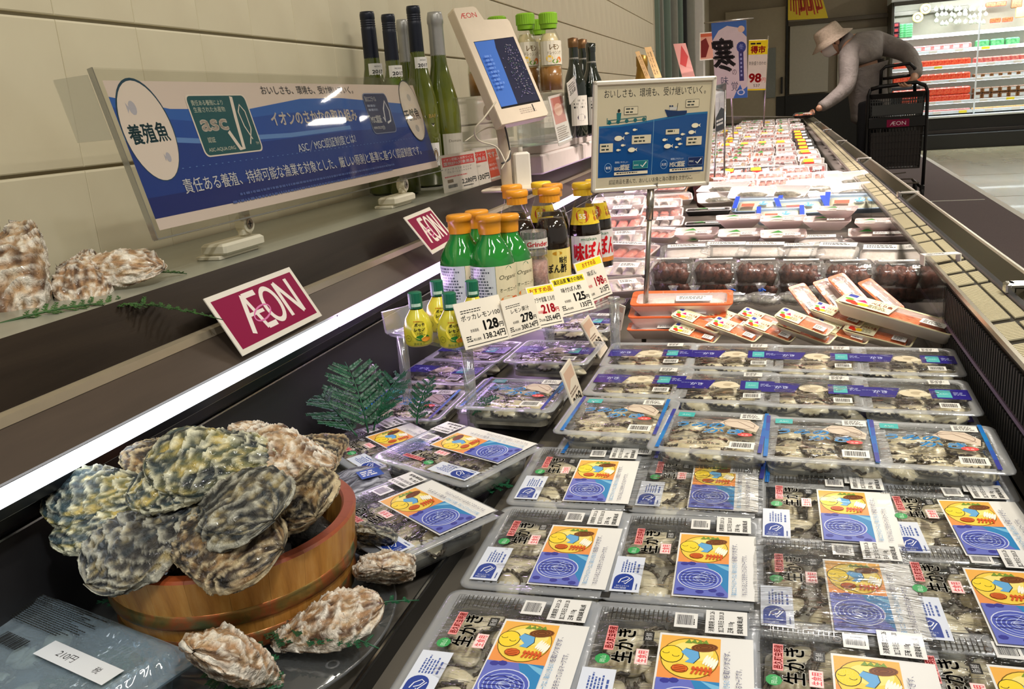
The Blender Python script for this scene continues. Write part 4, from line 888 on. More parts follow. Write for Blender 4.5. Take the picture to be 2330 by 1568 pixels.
# ---- dark bottles
m_darkg=M('black_green_glass',sr(18,26,20),.06,spec=.8,coat=.6)
def dark(label,top,base,d,capm,h0=None):
    T=PD(*top,d); zb=.967; h=T.z-zb; t=thing('dark_bottle',label,'bottle',(T.x,T.y,zb),R(40),'dark bottles beyond the tablet'); r=.030
    b=MB(); b.sm=True; b.lathe([(.0005,.001),(r*.95,0),(r,.004),(r,h*.50),(r*.85,h*.60),(r*.5,h*.72),(r*.42,h*.8),(r*.40,h*.96)],20); b.build('glass',m_darkg,t)
    b=MB(); b.sm=True; b.lathe([(r*.44,h*.90),(r*.46,h*.93),(r*.46,h*.99),(.0005,h)],18); b.build('cap',capm,t)
    b=MB(); b.sm=True; b.lathe([(r*.46,h*.70),(r*.43,h*.80)],18); b.build('neck_band',M('grey_band',sr(150,148,140),.5),t)
    b=MB(); b.rect(-.028,h*.12,.028,h*.42,sr(208,204,192),8); b.greek(-.02,h*.38,.04,h*.1,3,BK); b.ell(0,h*.2,.012,.009,sr(60,50,70),12)
    b.warp(lambda x,y,z:(lambda a,q:(q*cos(a),q*sin(a),y))(-PI/2+x/r,r*1.01+z)); b.build('label',INK,t)
m_brc=M('bronze_cap',sr(120,88,56),.35,.6)
dark('dark bottle with bronze cap, leftmost of those beyond the tablet',(1303,85),0,2.25,m_brc); dark('dark bottle with bronze cap just right of the leftmost one',(1324,88),0,2.40,m_brc)
dark('dark bottle with black cap nearest the pole sign',(1343,97),0,2.3,m_darkg); dark('short dark bottle behind the others near the wall',(1333,96),0,2.65,m_darkg)
# ---- leaflet rack, small price cards on the plinth
def paper(name,label,cat,bl,br,tl,d,drb,d2=None,holder=True,group=None):
    Mx,w,h=quadM(0,0,tl,A=PD(*bl,d),B=PD(*br,d if d2 is None else d2)); return pcard(name,label,cat,Mx,w,h,drb,group,holder=holder)
def dr(b,w,h):
    b.rect(0,0,w,h,sr(222,214,208)); b.rect(w*.1,h*.42,w*.9,h*.95,sr(196,120,110)); b.ell(w*.5,h*.7,w*.3,h*.13,sr(226,180,160),10); b.greek(w*.1,h*.36,w*.8,h*.3,7,sr(120,100,90))
paper('leaflet','stack of pinkish recipe leaflets in a clear rack beside the tablet','leaflet',(1272,332),(1302,318),(1247,220),1.85,dr,1.95)
def dr(b,w,h): b.rect(0,0,w,h,sr(224,220,214)); b.text('358',w*.5,h*.35,h*.2,BK,w=w*.7,al='c',bold=.04); b.greek(w*.1,h*.85,w*.8,h*.3,3,BK)
paper('price_card','small white price card below the dressing bottles facing the aisle','price tag',(1297,238),(1315,218),(1290,190),1.9,dr,2.0)
paper('price_card','small white price card leaning against the dark bottles','price tag',(1270,330-60),(1285,262),(1268,225),2.05,dr,2.1)
t=thing('clear_rack','clear acrylic leaflet rack standing on the white plinth','rack',(-.54,1.98,.967),R(60))
b=MB(); b.box(0,.0,0,.12,.05,.003); b.box(0,.025,0,.12,.002,.07); b.box(0,-.025,0,.12,.002,.05); b.build('tray',m_cg,t)
# ---- sake bottle, wooden tag, red card farther along
def sake(label,top,d,zb,mcap,mg,hh=None):
    T=PD(*top,d); h=T.z-zb; t=thing('sake_bottle',label,'bottle',(T.x,T.y,zb)); r=.045
    b=MB(); b.sm=True; b.lathe([(.0005,.001),(r,0),(r,h*.6),(r*.5,h*.75),(r*.4,h*.9)],20); b.build('glass',mg,t)
    b=MB(); b.sm=True; b.lathe([(r*.62,h*.72),(r*.50,h*.80),(r*.46,h*.86),(r*.50,h*.87),(r*.50,h*.98),(.0005,h)],20); b.build('cap',mcap,t)
sake('sake bottle with a gold foil cap, beside the wooden tags',(1460,124),3.3,.90,M('gold_foil',sr(150,116,44),.35,.6),m_darkg)
def dr(b,w,h):
    b.rect(0,0,w,h,sr(206,170,120)); 
    for k in range(2): b.text('純米大吟醸'[k:k+4],w*(.35+.35*k),h*.1,w*.16,BK,w=h*.75,rot=90)
for k,(a,c,e_) in enumerate((((1470,180),(1480,178),(1445,118)),((1490,178),(1506,176),(1466,108)))):
    Mx,w,h=quadM(0,0,e_,A=PD(*a,3.2-.1*k),B=PD(*c,3.2-.1*k)); pcard('wooden_tag','tan wooden tag with black brush writing, '+('left' if k==0 else 'right')+' one behind the pole sign','sign',Mx,w,h,dr,stem=.9)
def dr(b,w,h): b.rect(0,0,w,h,sr(214,150,144)); b.poly([(w*.1,h*.4),(w*.6,h*.95),(w*.9,h*.6),(w*.5,h*.3)],sr(190,60,60))
Mx,w,h=quadM(0,0,(1532,100),A=PD(1553,178,3.9),B=PD(1582,176,3.9)); pcard('red_card','pale red and pink promotional card leaning by the glass posts','sign',Mx,w,h,dr,stem=.9)
# ================================================================ blue poster sign on a pole, standing in the case
A=PD(1345,440,1.40); B=PD(1612,421,1.44)
Mx,w,h=quadM(0,0,(1350,185),A=A,B=B); S=loc2(Mx)
t=thing('pole_sign','white framed blue seafood poster on a steel pole standing in the case','sign',mat=Mx)
m_fr=M('white_sign_frame',sr(206,200,188),.35); f=.007
for x,y,a,c in ((w/2,f/2,w,f),(w/2,h-f/2,w,f),(f/2,h/2,f,h),(w-f/2,h/2,f,h)):
    b=MB(); b.box(x,y,-.004,a,c,.007,.0015); b.build('frame_bar',m_fr,t)
b=MB(); b.rect(f*.8,f*.8,w-f*.8,h-f*.8,sr(222,212,188)); P=lambda u,v:(f+(w-2*f)*u,f+(h-2*f)*v)
x0,y0=P(0.02,.105); x1,y1=P(.98,.62); BLU=sr(20,84,158)
b.poly([P(.02,.105),P(.98,.105),P(.98,.70),P(.8,.695),P(.6,.665),P(.4,.635),P(.2,.615),P(.02,.61)],BLU); b.line([P(.02,.605),P(.2,.61),P(.4,.63),P(.6,.66),P(.8,.69),P(.98,.695)],.003,sr(40,120,180))
b.rect(P(.5,0)[0]-.0004,y0,P(.5,0)[0]+.0004,P(0,.66)[1],sr(120,170,210))
b.text('おいしさも、環境も、受け継いでいく。',*P(.06,.885),.0105,sr(40,42,46),w=(w-2*f)*.89,bold=.01); b.text('認証商品を選んで、おいしいお魚と海の環境を次世代に。',*P(.12,.035),.0062,sr(50,50,50),w=(w-2*f)*.76,bold=.01)
TEL=sr(30,110,120)
for k in range(5): b.ell(*P(.11+.075*k,.645+.004*k),.0032,.0032,TEL,10)
for v in (.635,.665): b.line([P(.09,v),P(.43,v+.025)],.0011,TEL)
for u in (.09,.43): b.line([P(u,.63),P(u,.69)],.001,TEL)
b.ell(*P(.19,.755),.0022,.0028,BK,10); b.poly([P(.17,.735),P(.21,.735),P(.205,.66),P(.175,.66)],TEL)
b.poly([P(.59,.745),P(.66,.73),P(.72,.725),P(.79,.725),P(.79,.70),P(.775,.685),P(.62,.67)],sr(24,52,100)); b.rect(*P(.635,.735),*P(.70,.765),sr(200,200,200)); b.line([P(.70,.73),P(.705,.80)],.0008,BK)
for k in range(2): b.rect(*P(.63+.02*k,.768),*P(.645+.02*k,.782),sr(40,60,100))
def bub(u,v,a,c,tx,fill=sr(222,212,188)):
    b.rect(*P(u,v),*P(u+a,v+c),sr(60,60,60) if fill!=sr(222,212,188) or v>.65 else fill); b.rect(P(u,v)[0]+.0005,P(u,v)[1]+.0005,P(u+a,v+c)[0]-.0005,P(u+a,v+c)[1]-.0005,sr(222,212,188)); b.greek(P(u+a*.12,v+c*.8)[0],P(u+a*.12,v+c*.8)[1],a*w*.68,c*h*.75,tx,sr(50,60,60),fill=.45)
bub(.235,.715,.12,.075,2); bub(.775,.755,.12,.075,2); bub(.03,.36,.115,.085,2); bub(.31,.425,.17,.085,2); bub(.61,.50,.12,.05,1); bub(.80,.38,.14,.085,2)
for u,v,s in ((.33,.565,.6),(.26,.535,.6),(.19,.49,1.3),(.23,.42,.6),(.19,.375,.6),(.31,.37,1.2),(.87,.575,1.2),(.84,.51,1.0),(.76,.495,.6),(.72,.45,.8),(.60,.45,.7),(.74,.40,.6),(.63,.385,1.2),(.71,.37,.5)):
    x,y=P(u,v); b.ell(x,y,.0052*s,.0032*s,sr(226,220,196),12); b.poly([(x+.0045*s,y),(x+.008*s,y+.0025*s),(x+.007*s,y),(x+.008*s,y-.0025*s)],sr(226,220,196))
for u,tx,nm in ((.06,'養殖','asc認証'),(.56,'天然','MSC認証')):
    b.ring(*P(u+.045,.205),.0062,.0075,.0005,sr(150,190,225),20); b.text(tx,*P(u+.045,.192),.0036,sr(220,225,230),w=.0085,al='c'); b.text('環境にやさしい',*P(u+.105,.245),.0026,sr(200,215,230),w=.022); b.text(nm,*P(u+.10,.175),.0075,sr(228,224,210),w=.026,bold=.03)
    b.rect(*P(u+.10,.125),*P(u+.40,.155),sr(222,212,188)); b.greek(P(u+.12,.148)[0],P(u+.12,.148)[1],w*.24,.003,1,BK)
    b.rect(*P(u+.265,.18),*P(u+.40,.26),sr(120,190,180) if u<.3 else sr(110,130,170)); b.rect(P(u+.265,.18)[0]+.0005,P(u+.265,.18)[1]+.0005,P(u+.40,.26)[0]-.0005,P(u+.40,.26)[1]-.0005,TEL if u<.3 else sr(24,40,84))
    b.line([P(u+.335,.215),P(u+.35,.195),P(u+.385,.245)],.0016,sr(220,225,220)); b.text('asc' if u<.3 else 'MSC',*P(u+.275,.21),.003,sr(220,225,220),w=.008)
b.build('poster',INK,t)
b=MB(); b.box(w/2,h/2,-.0045,w-.002,h-.002,.002); b.build('backing',m_fr,t)
b=MB(); b.box(w/2,h/2,.0004,w-.004,h-.004,.0008); b.build('cover_sheet',m_acr,t)
I=Mx.inverted(); top=PD(1481,428,1.425); bot=PZ(1465,778,.652)
m_pole=M('steel_pole',sr(150,146,138),.25,.9)
b=MB(); b.sm=True; b.tube([I@top,I@bot],.0042,12); b.build('pole',m_pole,t)
k=top.lerp(bot,.20); b=MB(); b.sm=True; b.tube([I@top,I@k],.0062,12); b.build('sleeve',m_pole,t)
b=MB(); b.X=I; b.cyl(bot.x,bot.y,DZ,.020,.004,20); b.build('base',m_pole,t)
b=MB(); b.tube([I@(top+Vector((-.012,0,.004))),I@(top+Vector((.012,0,.004)))],.005,8); b.build('clip',m_pole,t)
# ================================================================ acrylic shelf with lemon juice, soy sauce, ponzu
A0=PZ(1062,797,.77); Bq=PZ(1398,690,.77); ex=(Bq-A0).normalized(); hd=math.atan2(ex.y,ex.x); LEN=(Bq-A0).length+.03; WID=.165
t=thing('acrylic_shelf','clear acrylic shelf on four legs holding small sauce bottles above the packs','display shelf',(A0.x,A0.y,.64),hd)
b=MB(); b.sm=False; P=rr(LEN,WID,.008,4,LEN/2,WID/2); b.prism(P,.126,.131); b.build('shelf_plate',m_cg,t)
b=MB(); b.loft([[(x,y,.1262) for x,y in rr(LEN+.0008,WID+.0008,.008,5,LEN/2,WID/2)],[(x,y,.1308) for x,y in rr(LEN+.0008,WID+.0008,.008,5,LEN/2,WID/2)]]); b.build('polished_edge',m_cge,t)
b=MB(); b.loft([[(-.001+.0,WID-.002,.128),(LEN,WID-.002,.128),(LEN,WID+.003,.130),(-.001,WID+.003,.130)],[(0,WID+.004,.158),(LEN,WID+.004,.158),(LEN,WID+.008,.158),(0,WID+.008,.158)]],1,1); b.build('raised_lip',m_cge,t)
for x,y in ((.012,.014),(.012,WID-.016),(LEN-.014,.014),(LEN-.014,WID-.016)):
    b=MB(); b.sm=True; b.cyl(x,y,0,.0075,.126,14); o=b.build('leg',m_cge,t); b=MB(); b.sm=True; b.cyl(x,y,.131,.009,.003,14); b.build('leg_cap',m_cge,t)
ZS=.7715
def on_shelf(base,top):
    p=PZ(*base,ZS); q=PY(*top,p.y); return p,q.z-ZS
m_lem=M('yellow_lemon_bottle',sr(214,204,60),.22,coat=.5); m_gcap=M('green_cap',sr(16,104,78),.35)
def curved(b,r,a=-PI/2,off=.0006): return b.warp(lambda x,y,z:((r(y)+off+z)*cos(a+x/r(y)),(r(y)+off+z)*sin(a+x/r(y)),y))
def lemon(label,base,top,group='lemon juice bottles with green caps'):
    p,h=on_shelf(base,top); h=.068; r=.0185; t=thing('lemon_juice_bottle',label,'bottle',p,R(20),group)
    b=MB(); b.sm=True; b.lathe([(.0005,.0012),(r*.8,0),(r*.93,.003),(r,h*.22),(r*.98,h*.36),(r*.80,h*.52),(r*.55,h*.62),(r*.42,h*.68)],26); b.build('bottle',m_lem,t)
    b=MB(); ribbed(b,r*.46,h*.70,h*.985,20); b.sm=True; b.lathe([(r*.46,h*.985),(r*.40,h),(.0005,h)],20); b.build('cap',m_gcap,t)
    b=MB(); y=h*.33; b.ell(.003,y,.0105,.0115,sr(246,226,80),22); b.ell(.006,y-.010,.009,.004,sr(40,120,50),10); b.text('POKKA',.001,y+.0085,.0018,sr(200,60,30),w=.009,al='c') if 0 else b.greek(-.004,y+.0115,.010,.0014,1,sr(200,60,30))
    b.text('ポッカ',.003,y+.004,.0042,BK,w=.0125,al='c',bold=.04); b.text('レモン',.003,y-.001,.0042,BK,w=.0125,al='c',bold=.04); b.text('100',.003,y-.0055,.003,BK,w=.006,al='c'); b.ring(-.0125,h*.18,.0042,.0042,.0004,sr(30,70,40),16); b.text('JAS',-.0125,h*.17,.0016,BK,w=.004,al='c'); b.text('濃縮還元',-.006,h*.055,.0026,sr(40,90,40),w=.014); b.ell(.010,y-.012,.006,.003,sr(230,150,50),9)
    curved(b,lambda y:r*(.995 if y<h*.36 else .9 if y<h*.5 else .8)); b.build('label',INKG,t)
    b=MB(); b.rect(-.005,h*.74,.007,h*.80,sr(190,220,205),3); curved(b,lambda y:r*.49); b.build('cap_print',INK,t)
lemon('yellow lemon juice bottle with green cap at the front left of the acrylic shelf',(955,783),(956,658)); lemon('yellow lemon juice bottle with green cap second from the left, touching the 128 yen card',(1032,786),(1025,660))
lemon('yellow lemon juice bottle behind the front two, its green cap between theirs',(1003,750),(1003,650)); lemon('yellow lemon juice bottle behind the 128 yen card, only its green cap showing',(1082,752),(1075,655))
m_gg2=M('bright_green_glass',sr(24,128,44),.07,spec=.8,col2=sr(10,84,30),scale=14,coat=.6); m_ocap=M('amber_cap',sr(226,150,36),.3,sss=0); m_ycap=M('yellow_cap',sr(232,190,40),.3)
def juice(label,base,top,rz=0):
    p,h=on_shelf(base,top); r=h*.24; t=thing('lemon_juice_bottle',label,'bottle',p,R(25)+rz,'green glass juice bottles')
    b=MB(); b.sm=True; b.lathe([(.0005,.0012),(r*.95,0),(r,.003),(r,h*.50),(r*.93,h*.58),(r*.72,h*.68),(r*.50,h*.76),(r*.42,h*.84)],26); b.build('bottle',m_gg2,t)
    b=MB(); b.sm=True; b.lathe([(r*.48,h*.81),(r*.50,h*.86),(r*.50,h*.93),(r*.55,h*.935),(r*.56,h*.985),(r*.5,h),(.0005,h)],22); b.build('cap',m_ocap,t)
    b=MB(); b.rect(-r*1.35,h*.09,-.0005,h*.50,sr(206,214,220),8); b.rect(0,h*.09,r*1.3,h*.50,sr(224,214,182),8); b.greek(-r*1.25,h*.48,r*1.1,h*.34,11,sr(80,90,100)); b.poly([(r*.45,h*.455),(r*.5,h*.48),(r*.62,h*.495),(r*.74,h*.48),(r*.8,h*.455)],sr(20,110,84)); b.text('Organic',r*.12,h*.36,h*.045,sr(60,60,40),w=r*.95,shear=.3,bold=0); b.text('オーガニック',r*.12,h*.23,h*.035,sr(50,60,40),w=r*1.0); b.ell(r*.5,h*.15,r*.35,h*.035,sr(226,130,60),12); b.ell(r*.9,h*.14,r*.2,h*.03,sr(210,90,40),10)
    curved(b,lambda y:r); b.build('label',INKG,t)
juice('green glass lemon juice bottle with amber cap, front right one',(1128,705),(1125,488)); juice('green glass lemon juice bottle with amber cap, front left one',(1062,703),(1070,487))
juice('green glass lemon juice bottle behind the front pair, amber cap between them',(1100,680),(1090,478)); juice('green glass lemon juice bottle at the right behind the front right one',(1168,688),(1152,487))
m_soy=M('dark_soy_sauce',sr(26,14,10),.08,coat=.5)
def sauce(label,base,top,capm,lab,kind,group):
    p,h=on_shelf(base,top); r=h*.175; t=thing('sauce_bottle',label,'bottle',p,R(30),group)
    b=MB(); b.sm=True; b.lathe([(.0005,.0012),(r*.95,0),(r,.003),(r,h*.50),(r*.92,h*.60),(r*.72,h*.72),(r*.52,h*.80),(r*.48,h*.86)],24); b.build('bottle',m_clr,t)
    b=MB(); b.sm=True; b.lathe([(.0005,.002),(r*.96,.002),(r*.96,h*.50),(r*.87,h*.60),(r*.70,h*.70)],24,c1=1); b.build('sauce',m_soy,t)
    b=MB(); b.sm=False; ribbed(b,r*.58,h*.86,h*.93,18); b.sm=True; b.lathe([(r*.62,h*.93),(r*.66,h*.94),(r*.66,h*.985),(r*.58,h),(.0005,h)],22); b.build('cap',capm,t)
    if kind=='soy':
        b=MB(); b.rect(-r*1.2,h*.06,r*1.2,h*.40,sr(226,206,120),8); b.ell(0,h*.36,r*.3,h*.02,sr(190,140,40),10); b.text('味付',r*.35,h*.26,h*.055,BK,w=r*.5,al='c',bold=.03); b.text('ぽん酢',-r*.05,h*.17,h*.07,BK,w=r*1.2,al='c',bold=.03)
        curved(b,lambda y:r); b.build('label',INKG,t)
    else:
        b=MB(); b.rect(-r*1.3,h*.08,r*1.3,h*.44,sr(228,226,220),8); b.rect(-r*1.3,h*.08,r*1.3,h*.13,sr(220,140,60),8); b.text('mizkan',-r*.05,h*.39,h*.035,sr(40,120,70),w=r*1.0,al='c'); b.text('味ぽん',0,h*.18,h*.16,sr(214,30,40),w=r*2.1,al='c',bold=.04); curved(b,lambda y:r); b.build('label',INKG,t)
        b=MB(); b.rect(-r*1.3,h*.56,r*1.3,h*.74,sr(236,204,50),8); b.ell(-r*.35,h*.65,r*.42,h*.07,sr(190,80,40),18); b.text('55',-r*.35,h*.625,h*.05,sr(250,240,220),w=r*.4,al='c',bold=.04); b.text('しゃしゃ',r*.8,h*.66,h*.04,sr(200,70,40),w=r*.85,al='c',bold=.03); b.text('もっもっ',r*.8,h*.60,h*.04,sr(200,70,40),w=r*.85,al='c',bold=.03)
        curved(b,lambda y:r*(.94-(y/h-.56)*1.6)); b.build('neck_label',INKG,t)
g='soy and ponzu bottles on the acrylic shelf'
sauce('dark sauce bottle with amber cap, left front one behind the green juice',(1190,655),(1181,432),m_ocap,0,'soy',g); sauce('dark sauce bottle with amber cap, rearmost at the left',(1178,628),(1168,420),m_ocap,0,'soy',g)
sauce('dark sauce bottle with amber cap, front centre with a yellow label',(1262,650),(1249,427),m_ocap,0,'soy',g); sauce('dark sauce bottle with amber cap just behind the front centre one',(1268,622),(1256,418),m_ocap,0,'soy',g)
sauce('dark sauce bottle with a yellow cap, behind the amber capped centre pair',(1243,612),(1238,413),m_ycap,0,'pon',g)
sauce('ponzu bottle with yellow cap and red lettering, front one at the right',(1335,622),(1315,415),m_ycap,0,'pon',g); sauce('ponzu bottle with yellow cap, right rear one beside the pole sign',(1362,606),(1343,408),m_ycap,0,'pon',g)
m_salt=rampmat('pink_rock_salt',[(.3,sr(120,60,50)),(.5,sr(200,130,110)),(.75,sr(232,190,170))],180,.4,.6,bs=300)
for nm,base,top in (('front clear grinder jar of pink rock salt with red lettering',(1222,665),(1215,524)),('rear clear grinder jar of pink rock salt behind the front one',(1196,655),(1192,520))):
    p,h=on_shelf(base,top); r=h*.21; t=thing('salt_grinder',nm,'jar',p,R(35),'rock salt grinders')
    b=MB(); ribbed(b,r*.98,h*.62,h*.99,22); b.sm=True; b.lathe([(.0005,.001),(r*.95,0),(r,.003),(r,h*.52),(r*.8,h*.60),(r*.95,h*.63)],22); b.build('glass',film('jar_glass',(.9,.9,.9),.14,1.8,.08,.3,90,milk=.12,milkc=(.7,.7,.7)),t)
    b=MB(); b.sm=True; b.lathe([(.0005,.002),(r*.9,.002),(r*.92,h*.50),(.0005,h*.53)],20); b.build('salt',m_salt,t)
    b=MB(); b.rect(-r*1.1,h*.74,r*1.1,h*.88,sr(216,212,206),6); b.text('Grinder',0,h*.77,h*.075,sr(190,30,40),w=r*1.7,al='c',bold=.03); curved(b,lambda y:r*1.02); b.build('label',INK,t)
# ---- price cards along the shelf front
def prc(title,small,price,tax,c,banner=None,yen='円'):
    def f(b,w,h):
        if banner: b.rect(w*.04,h*.80,w*.96,h*.97,sr(240,214,40)); b.text(banner,w*.5,h*.84,h*.09,sr(190,40,30) if 'おす' in banner else BK,mw=w*.86,al='c',bold=.03)
        b.text(title,w*.5,h*.60,h*.10,BK,mw=w*.84,al='c',bold=.02)
        if small: b.greek(w*.1,h*.82 if not banner else h*.76,w*.6,h*.10,2,BK,fill=.4) if not banner else None
        b.text(price,w*.82,h*.32,h*.21,c,mw=w*.46,al='r',bold=.05); b.text(yen,w*.84,h*.32,h*.09,c,mw=w*.12,bold=.03); b.text('本体価格',w*.20,h*.33,h*.06,c,mw=w*.18)
        b.text(tax,w*.92,h*.13,h*.12,BK,mw=w*.52,al='r',bold=.03); b.text('税込価格',w*.22,h*.14,h*.05,BK,mw=w*.16); b.greek(w*.08,h*.26,w*.14,h*.14,3,BK); b.rect(w*.06,h*.05,w*.94,h*.065,BK)
    return f
gp='price cards along the front of the acrylic shelf'
for nm,bl,br,tl,fn in (
  ('white price card reading 128 yen, nearest, in front of the lemon bottles',(1060,797),(1163,770),(1030,693),prc('ポッカレモン100',1,'128','138.24円',BK)),
  ('white price card reading 278 yen, second from the left',(1160,771),(1233,748),(1138,685),prc('レモン果汁',1,'278','300.24円',BK)),
  ('white price card reading 218 yen in red under a yellow band',(1222,748),(1284,735),(1195,655),prc('ヒマラヤ岩塩 ミル付',0,'218','235.44円',sr(205,30,50),'おすすめ品')),
  ('white price card reading 125 yen with a yellow band',(1280,722),(1357,702),(1250,637),prc('味付ぽん酢',0,'125','135円',BK,'満足品質 驚きの価格')),
  ('white price card reading 198 yen in red, farthest by the ponzu',(1335,693),(1394,668),(1305,600),prc('味ぽん',0,'198','213円',sr(205,30,50),'おすすめ品'))):
    Mx,w,h=quadM(bl,br,tl,ZS+.002); print('card',nm[:30],round(w,3),round(h,3)); pcard('price_card',nm,'price tag',Mx,w,h,fn,gp)
# ---- three little price boards standing among the packs
gp='small price boards standing between the packs'
def dr(b,w,h):
    b.rect(w*.02,h*.02,w*.98,h*.98,sr(206,196,180)); b.poly([(w*.1,h*.55),(w*.5,h*.72),(w*.9,h*.7),(w*.9,h*.92),(w*.1,h*.92)],sr(190,160,140)); b.text('398',w*.5,h*.2,h*.22,sr(60,56,50),w=w*.7,al='c',bold=.04); b.greek(w*.1,h*.55,w*.8,h*.12,2,sr(110,90,80))
for nm,bl,br,tl in (('small price board leaning between the second row packs, nearer one',(1318,962),(1337,926),(1276,846)),('small price board behind the nearer one, under the ponzu bottles',(1366,816),(1383,792),(1320,737))):
    Mx,w,h=quadM(bl,br,tl,.668); pcard('price_board',nm,'price tag',Mx,w,h,dr,gp,th=.002)
Mx,w,h=quadM(0,0,(1398,688),A=PZ(1388,742,.69),B=PZ(1412,752,.685)); pcard('price_board','small crooked price board at the foot of the steel pole','price tag',Mx,w,h,dr,gp,th=.002)
# ================================================================ wooden tub and what lies round it
TC=Vector((-.437,.556,.668)); TR,TH=.105,.070
m_wd=rampmat('honey_cedar',[(.3,sr(158,104,40)),(.5,sr(190,132,58)),(.72,sr(206,154,80))],26,.42,.2,bs=60,stretch=(4,4,.25),coat=.15); m_wd2=M('red_cedar_rim',sr(170,84,42),.35,col2=sr(142,62,30),scale=30,coat=.3)
m_cop=rampmat('tarnished_copper_hoop',[(.32,sr(84,96,62)),(.45,sr(140,112,58)),(.55,sr(176,98,56)),(.66,sr(112,116,76))],22,.32,.2,detail=6); m_cop.node_tree.nodes['Principled BSDF'].inputs['Metallic'].default_value=.7
t=thing('wooden_tub','round honey coloured wooden tub with copper hoops, heaped with oyster shells','tub',TC)
N=22
sb=MB(); sb.sm=True; a0,a1=-PI/N+.0008,PI/N-.0008
def tr_(z): return TR*(.90+.10*z/TH)
for (ri,ro) in ((.0,.0),):
    pr=[]
    for i in range(5):
        a=a0+(a1-a0)*i/4; pr.append([(tr_(0)*cos(a),tr_(0)*sin(a),0),(tr_(TH)*cos(a),tr_(TH)*sin(a),TH-.002),((tr_(TH)-.002)*cos(a),(tr_(TH)-.002)*sin(a),TH),((tr_(TH)-.010)*cos(a),(tr_(TH)-.010)*sin(a),TH),((tr_(TH)-.012)*cos(a),(tr_(TH)-.012)*sin(a),TH-.002),((tr_(0)-.012)*cos(a),(tr_(0)-.012)*sin(a),0)])
    sb.loft(pr,1,1)
# rim faces take the redder second material
sb.m=[1 if (f_ and min(sb.v[i][2] for i in f_)>TH-.0021) else 0 for f_ in sb.f]; sb.sm=False; sb.s=[False]*len(sb.f)
sm_=sb.mesh('stave',[m_wd,m_wd2])
for k in range(N): o=ob('stave',sm_,t); o.rotation_euler=(0,0,2*PI*k/N)
b=MB(); b.sm=True; b.lathe([(.0005,.008),(TR*.9-.012,.008)],36); b.lathe([(TR*.9-.012,.003),(.0005,.003)],36); b.build('bottom',m_wd2,t)
b=MB(); b.sm=True; b.lathe([(.0005,.034),(TR*.95-.0135,.034)],36); b.build('water',film('tub_water',(.62,.42,.28),.10,1.2,.04,.2,30),t)
for zc,hw in ((.0330,.0068),(.0085,.0075)):
    b=MB(); b.sm=True; pr=[]
    for k in range(7): a=-PI/2+PI*k/6; pr.append((tr_(zc)+.0004+.0022*cos(a),zc+hw*sin(a)))
    b.lathe([(tr_(zc)-.001,zc-hw)]+pr+[(tr_(zc)-.001,zc+hw)],48); b.build('hoop',m_cop,t)
g='oyster shells heaped in the wooden tub'
def at_tub(px,py,z): return PZ(px,py,z)
SL=[ # label, pixel centre, z, rot(x,y,z deg), L,W,H, seed, kind
 ('greenish white oyster shell at the far left of the heap, overhanging the rim',(245,1120),.776,(2,-30,104),.102,.031,.014,21,'green'),
 ('striped cream oyster shell beneath the far left one, over the rim',(268,1196),.758,(-4,-16,112),.100,.027,.013,22,'green'),
 ('blue grey oyster shell hanging over the near left rim',(352,1216),.760,(-24,-14,152),.104,.040,.015,23,'dark'),
 ('dark striped oyster shell lying flat at the front of the heap',(508,1228),.762,(2,30,-92),.108,.036,.014,24,'brown'),
 ('large dark oyster shell in the middle with pale scars',(560,1132),.784,(2,28,-124),.112,.039,.018,25,'dark'),
 ('brown striped oyster shell at the right leaning into the tub',(690,1112),.777,(0,30,-140),.116,.031,.014,26,'brown'),
 ('large green and white oyster shell on top at the back',(500,1042),.802,(8,-30,106),.112,.038,.018,27,'green'),
 ('tan oyster shell at the upper right of the heap',(655,1036),.797,(6,-24,84),.086,.031,.015,28,'white'),
 ('small dark oyster shell peeping out at the upper right edge of the heap',(732,1030),.784,(10,10,40),.060,.023,.011,29,'brown'),
 ('small yellow ribbed oyster shell wedged in the middle left of the heap',(400,1110),.788,(0,-22,118),.070,.026,.012,30,'green'),
 ('ragged grey oyster shell sticking up at the back left of the heap',(350,1062),.784,(20,-10,60),.074,.022,.010,31,'brown'),
 ('small tan oyster shell between the top one and the tan one',(592,1006),.79,(30,0,96),.064,.024,.011,32,'white'),
 ('dark oyster shell wedged under the front ones at the left',(430,1180),.750,(0,0,60),.090,.032,.014,33,'dark'),
 ('dark oyster shell low in the tub under the big middle one',(600,1180),.744,(0,8,-60),.090,.032,.014,34,'brown')]
for nm,pc,z,rt,L,Wd,H,sd,kd in SL:
    p=PZ(*pc,z); shell(nm,(p.x,p.y,z-H*.5),tuple(R(a) for a in rt),L,Wd,H,sd,kd,g,lay=8)
b=MB(); b.sm=True
for k in range(14):
    a=k*2.4; q=.02+.06*((k*37%10)/10); b.ball(q*cos(a),q*sin(a),.025+.010*(k%3),.030,.024,.016,12,8,.5,k)
o=b.build('lower_shells',m_sh['dark'],t); stuff(o)
# shells lying outside the tub
g='chalky oyster shells lying around the wooden tub'
for nm,pc,z,rt,L,Wd,H,sd,kd in (
 ('bright chalky oyster shell right of the tub, pointing down',(872,1300),.680,(36,-6,205),.064,.028,.017,41,'white'),
 ('grey striped oyster shell leaning on the right side of the tub',(848,1225),.69,(40,-20,200),.060,.022,.013,42,'dark'),
 ('white pointed oyster shell lying in front of the tub at the right',(752,1408),.684,(12,8,-58),.088,.030,.018,43,'white'),
 ('white and brown oyster shell at the bottom edge in front of the tub',(510,1510),.700,(46,0,160),.084,.034,.022,44,'white')):
    p=PZ(*pc,z); shell(nm,(p.x,p.y,z-H*.7),tuple(R(a) for a in rt),L,Wd,H,sd,kd,g,lay=6)
